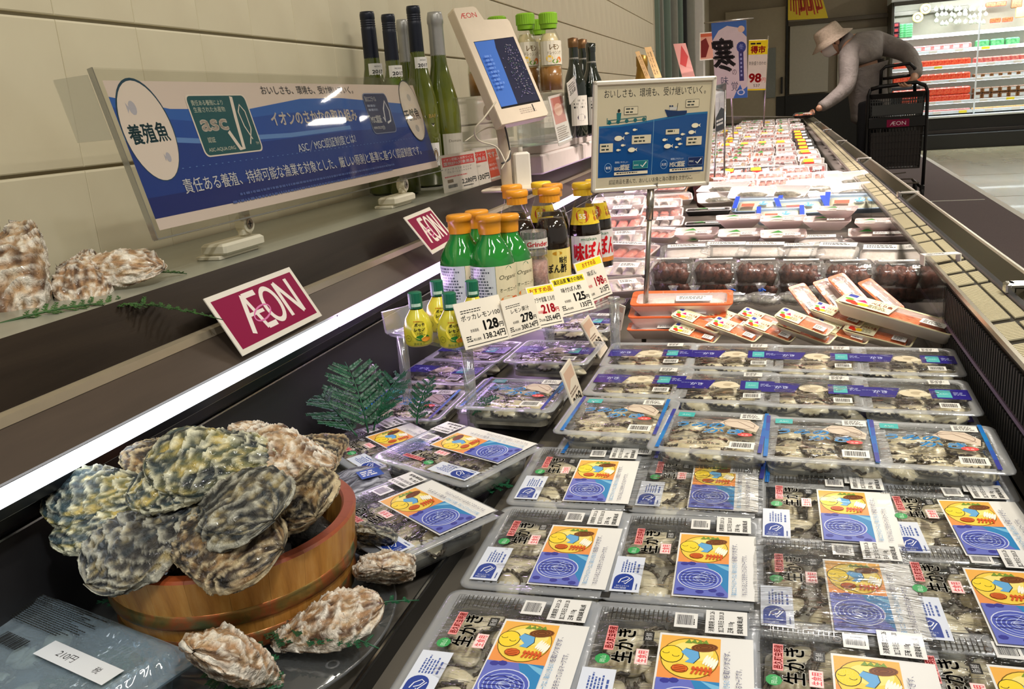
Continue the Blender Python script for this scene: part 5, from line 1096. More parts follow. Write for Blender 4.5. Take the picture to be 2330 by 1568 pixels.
# round acrylic plate beneath the tub
t=thing('round_acrylic_plate','large round clear acrylic plate with drain holes under the wooden tub','plate',(TC.x+.005,TC.y-.03,.656))
b=MB(); b.sm=True; b.lathe([(.0005,.0),(.138,0),(.139,.002),(.138,.004),(.0005,.004)],56); b.build('disc',film('plate_acrylic',(.82,.84,.84),.07,1.5,.05,milk=.10,milkc=(.4,.42,.42)),t)
b=MB(); b.sm=True; b.lathe([(.1382,.0005),(.1394,.002),(.1382,.0035)],56); b.build('rim',m_cge,t)
hb=MB(); hb.lathe([(.0035,.0),(.0045,.0006),(.0055,.0)],14); hm=hb.mesh('drain_hole',m_cge)
for k in range(12): o=ob('drain_hole',hm,t); o.location=(.124*cos(k*PI/6+.2),.124*sin(k*PI/6+.2),.0042)
m_knob=film('foot_acrylic',(.8,.8,.78),.16,1.6,.1,milk=.2,milkc=(.5,.5,.5))
for k in range(4):
    b=MB(); b.sm=True; a=-.9+k*PI/2; b.ball(.118*cos(a),.118*sin(a),-.008,.013,.013,.007,14,8); b.build('foot',m_knob,t)
# fern fronds
g='plastic fern fronds'
def fat(px,py,z): p=PZ(px,py,z); return (p.x,p.y,z)
fern('dark green fern frond standing up behind the wooden tub, tallest one',fat(838,985,.668),(R(58),0,R(38)),.098,.046,8,1,group=g,curve=-.1)
fern('dark green fern frond standing behind the tub, leaning left',fat(812,992,.668),(R(30),0,R(76)),.085,.040,8,2,group=g,curve=.2)
fern('slim fern frond standing up between the packs behind the tub',fat(948,965,.675),(R(60),0,R(-12)),.066,.018,8,5,group=g)
fern('fern frond behind the tub leaning right over the purple lit packs',fat(850,980,.668),(R(52),0,R(-18)),.085,.034,8,6,group=g)
fern('small fern tip poking out over the flange of the upper oyster pack',fat(1075,945,.682),(R(28),0,R(-48)),.040,.014,9,7,group=g)
fern('fern frond lying under the packs, green tip showing between them',fat(1040,1120,.656),(R(2),0,R(-60)),.06,.022,10,8,group=g)
fern('fern frond lying on the plate in front of the tub at the right',fat(520,1450,.668),(R(4),0,R(-80)),.13,.026,13,9,group=g)
fern('fern frond lying on the plate beneath the front shell, right one',fat(470,1490,.664),(R(2),0,R(-112)),.11,.028,12,10,group=g)
fern('fern frond lying on the plate left of the front shell',fat(420,1480,.668),(R(4),0,R(150)),.10,.026,11,12,group=g)
fern('fern frond at the left side of the tub base',fat(330,1400,.668),(R(3),0,R(64)),.13,.028,13,13,group=g)
fern('fern stem reaching right from under the white pointed shell',fat(700,1445,.664),(R(2),0,R(-40)),.09,.010,8,14,group=g)
# ---- clear clamshell of oysters, bottom left
m_bluet=film('blue_tinted_plastic',(.66,.78,.88),.10,2.0,.07,.8,26,milk=.26,milkc=sr(190,212,226),bd=.012)
c,rz,w,l=corners((105,1312),(372,1522),(100,1760),(-240,1500),.690); print('clam',c,w,l,math.degrees(rz))
t=thing('oyster_clamshell','bluish clear clamshell box of oysters in the bottom left corner','food pack',mat=Matrix.Translation((c.x,c.y,.658))@Matrix.Rotation(rz,4,'Z'))
b=MB(); b.sm=True; b.loft([ringz(rr(w-.03,l-.03,.012,5),0),ringz(rr(w-.024,l-.024,.012,5),.024),ringz(rr(w,l,.010,5),.026),ringz(rr(w,l,.010,5),.0275)],1,0); b.build('tray',m_bluet,t)
b=MB(); b.sm=True; b.loft([ringz(rr(w,l,.010,5),.0280),ringz(rr(w-.006,l-.006,.010,5),.0300),ringz(rr(w-.016,l-.016,.010,5),.0290),ringz(rr(w-.022,l-.022,.010,5),.0390),ringz(rr(w-.034,l-.034,.010,5),.0400),ringz(rr(w-.046,l-.046,.010,5),.0375)],0,1); b.build('lid',m_bluet,t)
for s in (-1,1):
    for k in range(13):
        b=MB(); b.sm=True; b.ball(s*(w/2-.020),-l/2+.03+(l-.06)*k/12,.030,.0045,.0035,.008,8,6); b.build('lid_rib',m_bluet,t)
r=random.Random(5)
for k in range(14): o=ob('oyster',OYM[k%7],t,(r.uniform(-.4,.4)*(w-.04),r.uniform(-.4,.4)*(l-.04),.004+.004*(k%3)),(r.uniform(-.2,.2),0,r.uniform(0,6)))
b=MB(); b.rect(.02*w,-.02*l,.40*w,.12*l,sr(214,216,218)); b.text('210円',.10*w,.03*l,.006,BK,w=.020); b.text('税',.30*w,.03*l,.005,BK); b.z=0; b.warp(lambda x,y,z:(x,y,z+.0405)); b.build('label',INK,t)
b=MB(); b.greek(-.40*w,.40*l,.5*w,.26*l,16,sr(40,40,34),seed=3,fill=.5); b.bars(-.2*w,-.05*l,.03,.012); b.warp(lambda x,y,z:(x,y,z+.0406)); b.build('print',INK,t)
# ================================================================ more sealed packs: blue edged and indigo banded
GZ=.0262
def printed_pack(kind):
    b=MB(); w,l=.122,.118
    if kind=='blue':
        for k in range(5):
            c=(sr(30,110,190),sr(30,120,190),sr(40,100,180),sr(52,84,170),sr(60,64,150))[k]; y0=-l/2+l*k/5
            b.rect(-w*.46,y0,-w*.425,y0+l/5,c); b.rect(w*.405,-y0-l/5,w*.44,-y0,c)
        b.rect(-w*.38,l*.30,-w*.23,l*.42,sr(70,176,176)); b.text('ASC',-w*.305,l*.34,.004,sr(190,230,225),al='c')
        b.poly([(w*.02,l*.18),(w*.10,l*.30),(w*.28,l*.28),(w*.38,l*.12),(w*.36,-l*.02),(w*.22,l*.06),(w*.10,l*.10)],sr(212,196,180)); b.ring(w*.2,l*.16,w*.15,l*.10,.0006,sr(110,80,70),18,rot=-.4); b.line([(w*.05,l*.2),(w*.18,l*.23),(w*.34,l*.06)],.0009,sr(120,90,80))
        for ol,c in ((.07,sr(226,230,230)),(.03,sr(36,130,200))):
            b.text('うみの',-w*.36,l*.05,.012,c,w=w*.42,bold=ol,shear=.2); b.text('かき',-w*.10,-l*.09,.012,c,w=w*.34,bold=ol,shear=.2)
        b.ell(w*.27,-l*.10,.008,.005,sr(228,80,80),14); b.text('生食',w*.27,-l*.12,.003,sr(250,220,215),al='c')
        b.rect(w*.19,l*.30,w*.39,l*.44,WH); b.greek(w*.21,l*.42,w*.16,l*.10,4,BK)
        b.rect(w*.16,-l*.44,w*.37,-l*.28,WH); b.bars(w*.18,-l*.41,w*.16,l*.10,BK,16)
        b.greek(-w*.2,-l*.33,w*.3,l*.06,2,BK)
    else:
        IN=sr(38,30,130); b.rect(-w*.49,-l*.15,-w*.17,l*.15,IN); b.rect(w*.15,-l*.15,w*.49,l*.15,IN)
        b.poly([(-w*.17,-l*.15),(-w*.17,l*.15),(-w*.11,l*.15)],IN); b.ell(0,0,w*.13,l*.12,sr(222,210,184),16); b.ell(.004,0,w*.06,l*.05,sr(190,176,150),12); b.ell(w*.10,-l*.03,w*.05,l*.05,sr(226,216,190),12)
        b.rect(w*.20,-l*.11,w*.33,l*.11,sr(80,180,184)); b.text('ASC',w*.265,-l*.02,.004,sr(190,230,225),al='c')
        b.text('かき',-w*.36,-l*.03,.008,sr(190,196,230),w=w*.13,bold=.02); b.greek(-w*.46,l*.05,w*.26,l*.02,1,sr(150,156,210)); b.greek(w*.35,l*.05,w*.11,l*.10,3,sr(150,156,210))
        b.rect(w*.17,l*.30,w*.36,l*.44,WH); b.greek(w*.19,l*.42,w*.15,l*.11,4,BK); b.rect(w*.19,-l*.42,w*.36,-l*.27,WH); b.bars(w*.205,-l*.395,w*.13,l*.10,BK,16)
        b.greek(-w*.15,-l*.28,w*.28,l*.10,3,sr(70,60,50),fill=.35)
    return flip(b,GZ+.0022).mesh('print',INKG)
_tb2=tub_mesh(.132,.126,GZ,rib=False); _br2=MB(); _br2.prism(rr(.104,.098,.010,4),.001,.010); _br2=_br2.mesh('brine',m_brine)
_pr={'blue':printed_pack('blue'),'band':printed_pack('band')}; _l2=[lid_mesh(.128,.122,GZ+.0008,20+s,.0012) for s in range(3)]+[lid_mesh(.128,.122,GZ+.001,9,.0028,m_lidw)]
def pack2(kind,label,mat,v,group):
    t=thing('oyster_pack',label,'food pack',mat=mat,group=group); r=random.Random(v*7+1)
    ob('tray',_tb2,t); ob('brine',_br2,t)
    for i in range(3):
        for j in range(4):
            o=ob('oyster',OYM[(i*4+j+v)%7],t,(-.034+.034*i+r.uniform(-.003,.003),-.036+.024*j+r.uniform(-.003,.003),.007+r.uniform(0,.003)),(r.uniform(-.2,.2),r.uniform(-.2,.2),1.57+r.uniform(-.4,.4))); o.scale=(1.1,.9,1)
    ob('lid_film',_l2[v%3 if v<90 else 3],t); ob('print',_pr[kind],t); return t
G4='oyster packs with blue edges'; G5='oyster packs with indigo bands'
cn=('first','second','third','fourth')
cn5=cn+('fifth',)
R4=[((1335,900),(1532,905),(1500,1003),(1262,990)),((1545,935),(1742,945),(1722,1035),(1503,1022)),((1757,950),(1980,958),(1992,1055),(1745,1045)),((1992,956),(2225,965),(2268,1080),(2008,1066))]
for i,q in enumerate(R4):
    z=.692; c,rz,w,l=corners(*q,z); print('blue',round(w,3),round(l,3))
    pack2('blue','blue edged oyster pack with blue script, top layer, %s from the left'%cn[i],packM(c,rz,z-GZ),i if i not in(2,) else 99,G4)
    pack2('blue','blue edged oyster pack beneath the one %s from the left'%cn[i],packM(c+Vector((.002,-.010,0)),rz,.642),i+1,G4)
R5=[((1372,835),(1570,838),(1550,905),(1336,893)),((1572,842),(1748,845),(1742,922),(1545,916)),((1755,850),(1948,853),(1952,932),(1742,926)),((1958,858),(2182,863),(2206,945),(1975,938))]
R6=[((1402,780),(1580,781),(1572,836),(1368,833)),((1590,781),(1768,783),(1758,840),(1574,838)),((1772,785),(1950,787),(1948,848),(1762,844)),((1955,788),(2158,791),(2178,856),(1958,852))]
for row,rn in ((R5,'front'),(R6,'back')):
    for i,q in enumerate(row):
        z=.692; c,rz,w,l=corners(*q,z); print('band',rn,round(w,3),round(l,3))
        pack2('band','indigo banded oyster pack, %s row, %s from the left'%(rn,cn[i]),packM(c,rz,z-GZ),i+2 if (i,rn)!=(2,'front') else 99,G5)
        if rn=='front': pack2('band','indigo banded oyster pack under the front row one, %s from the left'%cn[i],packM(c+Vector((.002,-.008,0)),rz,.642),i,G5)
G7='purple lit oyster packs at the back of the case'
for nm,kind,q,z,v in (
  ('indigo banded oyster pack under the acrylic shelf, nearest its left leg','band',((968,812),(1130,822),(1062,880),(890,868)),.668,99),
  ('blue edged oyster pack under the acrylic shelf, behind the fern','blue',((880,880),(1060,888),(1000,965),(800,950)),.668,2),
  ('blue edged oyster pack right of the shelf leg, on top of another','blue',((1112,846),(1290,858),(1250,958),(1050,936)),.694,1),
  ('blue edged oyster pack lying under the one right of the shelf leg','blue',((1112,856),(1300,868),(1255,972),(1050,950)),.668,3),
  ('wrinkled indigo banded pack in purple light behind the price boards','band',((1205,758),(1372,768),(1336,848),(1140,836)),.690,99),
  ('wrinkled indigo banded pack farthest back under the acrylic shelf','band',((1045,770),(1190,775),(1120,828),(965,822)),.672,99),
  ('indigo banded pack in purple light just behind the ponzu price cards','band',((1262,705),(1410,712),(1382,762),(1225,755)),.690,99)):
    c,rz,w,l=corners(*q,z); pack2(kind,nm,packM(c,rz,z-GZ),v,G7)
# ================================================================ generic trays
def rngs(w,l,h,fl,r=.012,rimw=.004):
    return [ringz(rr(w-2*fl,l-2*fl,r,3),0),ringz(rr(w-2*rimw,l-2*rimw,r,3),h),ringz(rr(w,l,r,3),h+.001),ringz(rr(w,l,r,3),h-.001),ringz(rr(w-2*fl-.001,l-2*fl-.001,r,3),-.0005)]
m_foam=M('white_foam_tray',sr(236,230,226),.5,sss=0); m_foamp=M('pinkish_foam_tray',sr(240,222,220),.5); m_foamo=M('orange_tray_rim',sr(232,110,58),.35); m_foamk=M('black_tray',sr(26,26,28),.3)
m_clt=film('clear_cup_plastic',(.94,.95,.95),.03,1.1,.08,.4,50,milk=.06,milkc=sr(190,190,195)); m_wrap=film('stretch_wrap',(.98,.97,.97),.01,1.0,.12,.8,30,bd=.006)
def meat(name,a,c,sc=60): return rampmat(name,[(.3,a),(.5,tuple((x+y)/2 for x,y in zip(a,c))),(.7,c)],sc,.3,.6,bs=sc*2,coat=.4)
m_tuna=meat('red_tuna',sr(126,12,10),sr(196,46,34)); m_salmon=meat('salmon_flesh',sr(220,92,40),sr(240,150,96)); m_ika=meat('brown_squid',sr(52,28,24),sr(150,84,62),90); m_white=meat('white_fish',sr(222,206,196),sr(246,236,230)); m_pinkf=meat('pink_fillet',sr(206,104,92),sr(236,164,146)); m_grey=meat('grey_fish_skin',sr(60,64,60),sr(170,168,150),50); m_yel=meat('yellow_roe',sr(226,170,60),sr(246,216,120)); m_beige=meat('beige_fish',sr(206,176,136),sr(232,208,170)); m_cream=meat('cream_jelly',sr(220,216,170),sr(240,236,206),30)
def content(w,l,h,kind,seed,mat):
    b=MB(); b.sm=True; r=random.Random(seed)
    if kind=='slab':
        for k in range(4): b.box(-w*.36+w*.24*k,r.uniform(-.03,.03)*l,0,w*.20,l*.8,h*r.uniform(.8,1),h*.25)
    elif kind=='lump':
        for k in range(16): b.ball(r.uniform(-.38,.38)*w,r.uniform(-.38,.38)*l,h*r.uniform(.35,.6),w*.16,l*.13,h*.5,7,5,.7,k+seed)
    elif kind=='fish':
        b.ball(0,0,h*.55,w*.42,l*.26,h*.6,14,8,.1,seed); b.poly([(w*.36,0),(w*.48,l*.16),(w*.48,-l*.16)]); b.ball(-w*.3,l*.05,h*1.0,w*.03,l*.04,h*.1,7,5)
    elif kind=='flat': b.loft([ringz(rr(w*.86,l*.82,min(w,l)*.2,3),0),ringz(rr(w*.88,l*.84,min(w,l)*.2,3),h*.7),ringz(rr(w*.6,l*.5,min(w,l)*.15,3),h)],1,1)
    return b.mesh('contents',mat)
def tray(name,label,cat,group,w,l,h,fl,tm,cm,kind,seed=1,rimmat=None,lid=0,label_kind=None,fillz=.35,rimw=.004):
    t=thing(name,label,cat,group=group)
    b=MB(); b.sm=True; R5_=rngs(w,l,h,fl,min(w,l)*.14,rimw)
    b.loft(R5_[:2],1,0); b.loft(R5_[3:],0,1)
    if rimmat: b.mi=1
    b.sm=False; b.loft(R5_[1:4]); b.build('tray',[tm,rimmat or tm],t)
    ob('contents',content(w-2*fl*.7,l-2*fl*.7,h*(1-fillz)+ (lid*.6),kind,seed,cm),t,(0,0,h*fillz*.6))
    b=MB(); b.sm=True; b.loft([ringz(rr(w-.002,l-.002,min(w,l)*.14,3),h+.0012),ringz(rr(w*.86,l*.86,min(w,l)*.12,3),h+.0015+lid),ringz(rr(w*.4,l*.4,min(w,l)*.08,3),h+.002+lid)],0,1); b.build('clear_lid' if lid else 'wrap',m_clt if lid else m_wrap,t)
    b=MB(); z=h+.0025+lid
    if label_kind=='white': b.rect(-w*.05,-l*.30,w*.30,l*.05,WH); b.greek(-w*.02,l*.0,w*.26,l*.2,3,BK,seed=seed)
    elif label_kind=='top': b.rect(-w*.36,l*.14,w*.36,l*.38,WH); b.greek(-w*.30,l*.34,w*.6,l*.14,2,sr(60,60,60),seed=seed)
    elif label_kind=='yellow': b.rect(-w*.36,-l*.1,w*.05,l*.3,sr(240,206,60)); b.rect(-w*.3,-l*.32,w*.2,-l*.12,sr(200,40,40)); b.rect(w*.1,-l*.3,w*.38,l*.1,WH)
    elif label_kind=='green': b.poly([(-w*.3,0),(-w*.1,l*.3),(0,0)],sr(60,140,60)); b.rect(w*.0,-l*.34,w*.36,-l*.05,WH); b.greek(w*.03,-l*.1,w*.3,l*.2,3,BK)
    elif label_kind=='veg':
        b.rect(-w*.47,-l*.42,-w*.04,l*.42,sr(238,232,196)); b.rect(-w*.46,l*.18,-w*.38,l*.40,sr(60,70,160)); b.ell(-w*.39,-l*.20,w*.045,l*.13,sr(220,50,36),12); b.ell(-w*.34,-l*.28,w*.04,l*.11,sr(214,60,30),12)
        b.ell(-w*.28,-l*.22,w*.05,l*.12,sr(236,190,40),12); b.ell(-w*.42,-l*.02,w*.04,l*.09,sr(110,170,60),10); b.poly([(-w*.36,-l*.03),(-w*.31,l*.18),(-w*.26,-l*.03)],sr(190,30,110)); b.text('べんり魚',-w*.24,l*.02,l*.16,sr(150,70,40),mw=w*.18,bold=.03); b.text('アトランティック',-w*.24,l*.24,l*.09,sr(70,120,60),mw=w*.18); b.greek(-w*.24,-l*.06,w*.17,l*.26,4,sr(120,110,80))
        b.rect(w*.20,-l*.30,w*.40,l*.06,WH); b.greek(w*.22,l*.0,w*.16,l*.26,4,BK)
    elif label_kind=='bluewhite':
        b.rect(-w*.47,-l*.45,-w*.38,l*.45,sr(36,66,170)); b.rect(w*.38,-l*.45,w*.47,l*.45,sr(36,66,170)); b.ell(w*.12,-l*.12,w*.09,l*.14,sr(90,150,200),12); b.rect(-w*.30,-l*.34,-w*.05,-l*.12,sr(220,90,70)); b.text('うみ',w*.12,-l*.15,l*.12,sr(230,240,240),al='c')
    if b.f: flip(b,z); b.build('label',INK,t)
    t['_w']=w; return t
def put(proto,label,px,py,z,wpx,rz=0,tx=0,ty=0,group=None,wide=None):
    """put a copy (or the first one itself) where the table of positions says; wpx is its width in the picture"""
    p=PZ(px,py,z); d=(p-CAM).dot(Vector((_x.z,_dy.z,_up.z))); s=wpx*d/FPX/proto['_w']
    Mx=Matrix.Translation(p)@Matrix.Rotation(R(rz),4,'Z')@Matrix.Rotation(R(ty),4,'Y')@Matrix.Rotation(R(tx),4,'X')@Matrix.Diagonal((s,s,s,1))
    if not proto.get('_u'):
        proto['_u']=1; proto.matrix_world=Mx; proto['label']=label; return proto
    return dup(proto,label,mat=Mx,group=group)
Gs='tilted white trays with vegetable labels'
veg=tray('fish_tray','x','food tray',Gs,.15,.062,.020,.010,m_foam,m_salmon,'flat',1,M('cream_tray_rim',sr(240,232,190),.4),label_kind='veg')
for nm,px,py,w,rz,ty,z in (
 ('small white tray with vegetable label, back row, second from the left',1668,738,110,-24,14,.685),('small white tray with vegetable label, back row, third from the left',1735,738,110,-24,14,.685),
 ('small white tray with vegetable label, leftmost upper one',1588,742,120,-22,14,.69),('small white tray with vegetable label, leftmost lower one at the front',1580,770,112,-18,10,.675),
 ('white tray with vegetable label, front row, right of the leftmost pair',1672,762,118,-24,14,.682),('white tray with vegetable label, middle of the front row',1752,762,118,-24,14,.682),
 ('white tray with vegetable label under another, front row centre right',1832,766,128,-24,14,.682),('white tray with vegetable label lying over the centre right one',1828,746,128,-24,15,.70),
 ('white tray with vegetable label, low in the front row before the big tray',1912,768,128,-22,12,.678),('white tray with vegetable label at the front right, mostly green label',1998,775,150,-20,10,.676),
 ('white tray with vegetable label behind the big one',1905,728,120,-24,14,.70)):
    put(veg,nm,px,py,z,w,rz,12,ty,Gs)
big=tray('fish_tray','x','food tray',None,.20,.075,.022,.010,m_foam,m_salmon,'flat',1,MATS['cream_tray_rim'],label_kind='veg')
put(big,'largest white tray with vegetable label and pink fish, lying across the others at the right',2036,740,.70,262,-22,0,12); big['category']='food tray'
Gs='salmon trays with orange rims'
orr=tray('fish_tray','x','food tray',Gs,.16,.06,.026,.014,m_foamp,m_white,'flat',2,m_foamo,label_kind='white',rimw=.009)
for nm,px,py,w,rz,tx,ty,z in (
 ('orange rimmed tray lying flat at the left, uppermost',1552,712,225,2,10,0,.70),('orange rimmed tray lying flat at the left, beneath the uppermost one',1542,742,215,2,6,0,.68),('orange rimmed tray lowest at the left behind the steel pole',1505,766,150,2,4,0,.668),
 ('orange rimmed tray propped up, leftmost of the four',1838,702,118,-52,10,34,.71),('orange rimmed tray propped up, second of the four',1892,688,112,-52,10,34,.715),
 ('orange rimmed tray propped up, third and highest of the four',1932,682,125,-48,10,34,.72),('orange rimmed tray propped up, rightmost of the four',1998,685,110,-44,10,30,.715)):
    put(orr,nm,px,py,z,w,rz,tx,ty,Gs)
# bags with blue ties
m_bag=film('crinkled_bag',(.95,.95,.98),.10,2.0,.08,1.,50,bd=.012,milk=.10); m_tie=M('blue_tie',sr(30,90,200),.4)
def bag(label,px,py,w,rz,z,body):
    p=PZ(px,py,z); d=(p-CAM).length; s=w*d/FPX/.10; t=thing('clear_bag',label,'bag',mat=Matrix.Translation(p)@Matrix.Rotation(R(rz),4,'Z')@Matrix.Diagonal((s,s,s,1)),group='clear bags with blue ties')
    b=MB(); b.sm=True; b.ball(0,0,.012,.045,.026,.016,16,9,.35,px); b.lathe([(.012,.022),(.004,.030),(.014,.046)],12,x=-.01,y=.012); b.build('bag',m_bag,t)
    b=MB(); b.sm=True; b.ball(0,0,.010,.038,.020,.010,12,7,.3,px); b.build('contents',body,t)
    b=MB(); b.sm=True; b.lathe([(.0055,.028),(.0065,.031),(.0055,.034)],10,x=-.01,y=.012); b.tube([(-.01,.012,.031),(-.002,.004,.036),(.006,.004,.032)],.0018,5); b.build('tie',m_tie,t)
    b=MB(); b.rect(.0,-.012,.03,.008,sr(210,214,224)); b.greek(.003,.005,.024,.012,3,BK); flip(b,.0255); b.build('label',INK,t)
for nm,px,py,w,rz in (('clear bag with a blue tie, leftmost behind the vegetable label trays',1592,695,90,10),('clear bag with a blue tie, second from the left',1668,690,86,-10),('clear bag with a blue tie, in the middle with dark shellfish',1735,692,92,-24),('clear bag with a blue tie, right of the middle one',1805,690,86,-30),('clear bag with a blue tie behind the propped orange trays',1870,672,80,-20),('flat clear bag with a blue tie at the far left end of the bags',1540,692,84,0)):
    bag(nm,px,py,w,rz,.70,m_grey)
# cups of brown squid, two layers
Gs='clear cups of brown seasoned squid'
cup=tray('clear_cup','x','food cup',Gs,.10,.072,.030,.010,m_clt,m_ika,'lump',3,None,.016,'top',fillz=.1)
for j,(zz,ly) in enumerate(((.682,'lower'),(.722,'upper'))):
    for i,px in enumerate((1530,1628,1724,1822,1932,2042)):
        put(cup,'clear cup of brown squid, %s layer, %s from the left'%(ly,('first','second','third','fourth','fifth','sixth')[i]),px+(0 if j else 2),(640 if j else 672)+i*2,zz-.01,102+i*2,(-1,0,1,-2,3,-2)[i]+j,0,0,Gs)
# flat clear packs
Gs='flat clear packs with white labels'
fp=tray('flat_pack','x','food pack',Gs,.11,.07,.012,.006,m_clt,m_white,'flat',4,None,.004,'top')
for nm,px,py,w,rz,tx in (('first from the left',1562,585,118,4,0),('second from the left',1650,580,120,-6,0),('third from the left, with an orange edge',1738,580,118,-8,0),('fourth from the left',1825,580,108,2,0),('fifth from the left, tilted',1905,582,112,-14,10),('standing on its edge near the case wall',2008,590,118,-12,14),('lying crosswise behind the others at the right',1862,560,104,-2,0)):
    put(fp,'flat clear pack of pale fish, '+nm,px,py,.718,w,rz,tx+14,0,Gs)
# pale boat shaped trays, two layers
Gs='white boat shaped trays'
bt=tray('boat_tray','x','food tray',Gs,.11,.062,.026,.022,m_foamp,m_white,'flat',5,None,0,'green',rimw=.002)
for px in (1590,1690,1790,1890,1985): put(bt,'white boat shaped tray in the bottom layer, %s from the left'%cn5[round((px-1590)/99)],px,572,.70,100,0,0,0,Gs)
for nm,px,py,w,rz,z,tx in (('lower layer, first from the left',1586,548,96,-2,.72,0),('lower layer, second from the left',1686,552,100,0,.72,0),('lower layer, third from the left',1782,554,100,2,.72,0),('lower layer, rightmost',1985,552,104,-4,.72,0),
   ('upper layer, first from the left',1682,518,102,4,.745,-6),('upper layer, second from the left',1782,520,100,-2,.745,-4),('upper layer, third from the left',1882,522,102,-6,.745,-4),('upper layer, rightmost',1992,523,88,-8,.745,-4),('topmost one tilted over the upper layer',1906,494,84,-14,.77,-4)):
    put(bt,'white boat shaped tray, '+nm,px,py,z,w,rz,tx+10,0,Gs)
# blue and white bags, fish trays
Gs='cream jelly packs with blue ends'
bw=tray('blue_white_pack','x','food pack',Gs,.12,.07,.014,.008,M('light_blue_tray',sr(170,196,226),.3),m_cream,'flat',6,None,.006,'bluewhite')
for nm,px,py,w,rz in (('left',1725,478,112,-6),('middle, slightly raised',1822,482,120,10),('right by the case wall',1940,472,128,-6),('lower one peeping out under the middle pair',1775,500,110,0)):
    put(bw,'blue ended pack of cream jellyfish, '+nm,px,py,.728,w,rz,20,0,Gs)
dk=tray('black_fish_tray','x','food tray','black trays at the left of the boat trays',.12,.06,.014,.006,m_foamk,m_grey,'fish',7,M('white_rim',sr(220,220,220),.3),0,'green')
put(dk,'black tray of small fish with a white rim, upper one at the left',1612,488,.73,100,2); put(dk,'black tray of small fish with a white rim, lower one left of the boat trays',1606,518,.715,92,2,group='black trays at the left of the boat trays')
Gs='white trays of whole flatfish'
ff=tray('flatfish_tray','x','food tray',Gs,.14,.075,.022,.020,m_foam,m_grey,'fish',8,None,0,None,rimw=.002)
for nm,px,py,w,rz,tx in (('leftmost, tilted to the right',1648,442,92,-22,-6),('second from the left, dark fish',1712,452,84,-10,0),('middle, tilted with a grey fish in view',1792,450,84,-28,6),('right of the middle with cream wrapping',1852,440,98,8,0),('rightmost, stood up against the guard',1928,425,92,30,14),('rightmost lower one, curved tray',1938,445,80,20,10)):
    put(ff,'white tray of flatfish, '+nm,px,py,.742,w*1.22,rz,tx+22,0,Gs)
# ---- rows of sashimi trays to the far end of the case
for i,px in enumerate((1640,1725,1810,1895)): put(ff,'white tray of flatfish in the under layer, %s from the left'%cn[i],px,464,.72,106,(8,-8,4,12)[i],18,0,Gs)
Gs='flat pink packs before the flatfish'
fk0=tray('pink_pack','x','food pack',Gs,.13,.085,.016,.010,m_foamp,m_pinkf,'slab',41,None,.006,'top')
for r_,(py_,zz,nn) in enumerate(((424,.735,5),(408,.735,5),(392,.735,4))):
    for i in range(nn): put(fk0,'flat pink fillet pack beyond the flatfish, %s line, %s from the left'%(('nearest','middle','farthest')[r_],cn5[i]),1618+i*(70-6*r_)+8*r_,py_+(i%2)*3,zz,70-4*r_,(-6,4,0,8,-4)[i],20,0,Gs)
kinds=[('red tuna',m_tuna,'slab','white',m_foam),('orange salmon',m_salmon,'slab','green',m_foam),('mixed sashimi with yellow roe',m_yel,'lump','yellow',m_foam),('pink fillet',m_pinkf,'slab','top',m_foamp),('white fish',m_white,'slab','green',m_foam),('beige fish',m_beige,'slab','white',m_foamp),('red sashimi under a clear lid',m_tuna,'lump','yellow',m_foamk)]
protos=[tray('sashimi_tray','x','food tray','sashimi trays in rows toward the far end',.115,.080,.016,.010,k[4],k[1],k[2],10+i,None,.010 if i%2 else .002,k[3]) for i,k in enumerate(kinds)]
ord_=['first','second','third','fourth','fifth','sixth','seventh','eighth','ninth','tenth','eleventh','twelfth','thirteenth','fourteenth','fifteenth','sixteenth','seventeenth','eighteenth','nineteenth','twentieth']
rk=random.Random(11); yy=3.62; row=0
while yy<8.5:
    far=(yy-3.6)/4.9; base=.70+.045*far
    for c_ in range(5):
        kx=rk.randrange(7) if row<3 else rk.choice((0,1,2,2,3,0,1) if row<11 else (4,1,1,0,5,2))
        if c_==4 and 4<=row<=9: kx=6
        for lay in range(2):
            x=-.27+.104*c_+rk.uniform(-.006,.006); pr=protos[kx]
            Mx=Matrix.Translation((x,yy+rk.uniform(-.02,.02)+lay*.02,base+lay*.029))@Matrix.Rotation(rk.uniform(-.1,.1),4,'Z')@Matrix.Rotation(R(13 if lay else 7),4,'X')@Matrix.Diagonal((.84,1.35,1.05,1))
            lb='%s layer tray of %s, %s row past the flatfish, %s from left'%('upper' if lay else 'lower',kinds[kx][0].split(' under')[0].split(' with')[0],ord_[row],ord_[c_])
            if not pr.get('_u'): pr['_u']=1; pr.matrix_world=Mx; pr['label']=lb
            else: dup(pr,lb,mat=Mx)
    yy+=.255+.045*far*3; row+=1
print('rows',row)
b=MB(); b.box(-.035,6.1,.64,.53,5.2,.055); b.box(-.035,7.3,.695,.53,2.8,.025); cp('raised_deck',b,M('grey_riser',sr(120,112,106),.5))
for o in protos:
    if not o.get('_u'): o.matrix_world=Matrix.Translation((0,8.2,.77)); o['label']='spare tray of '+kinds[protos.index(o)][0]+' at the far end'
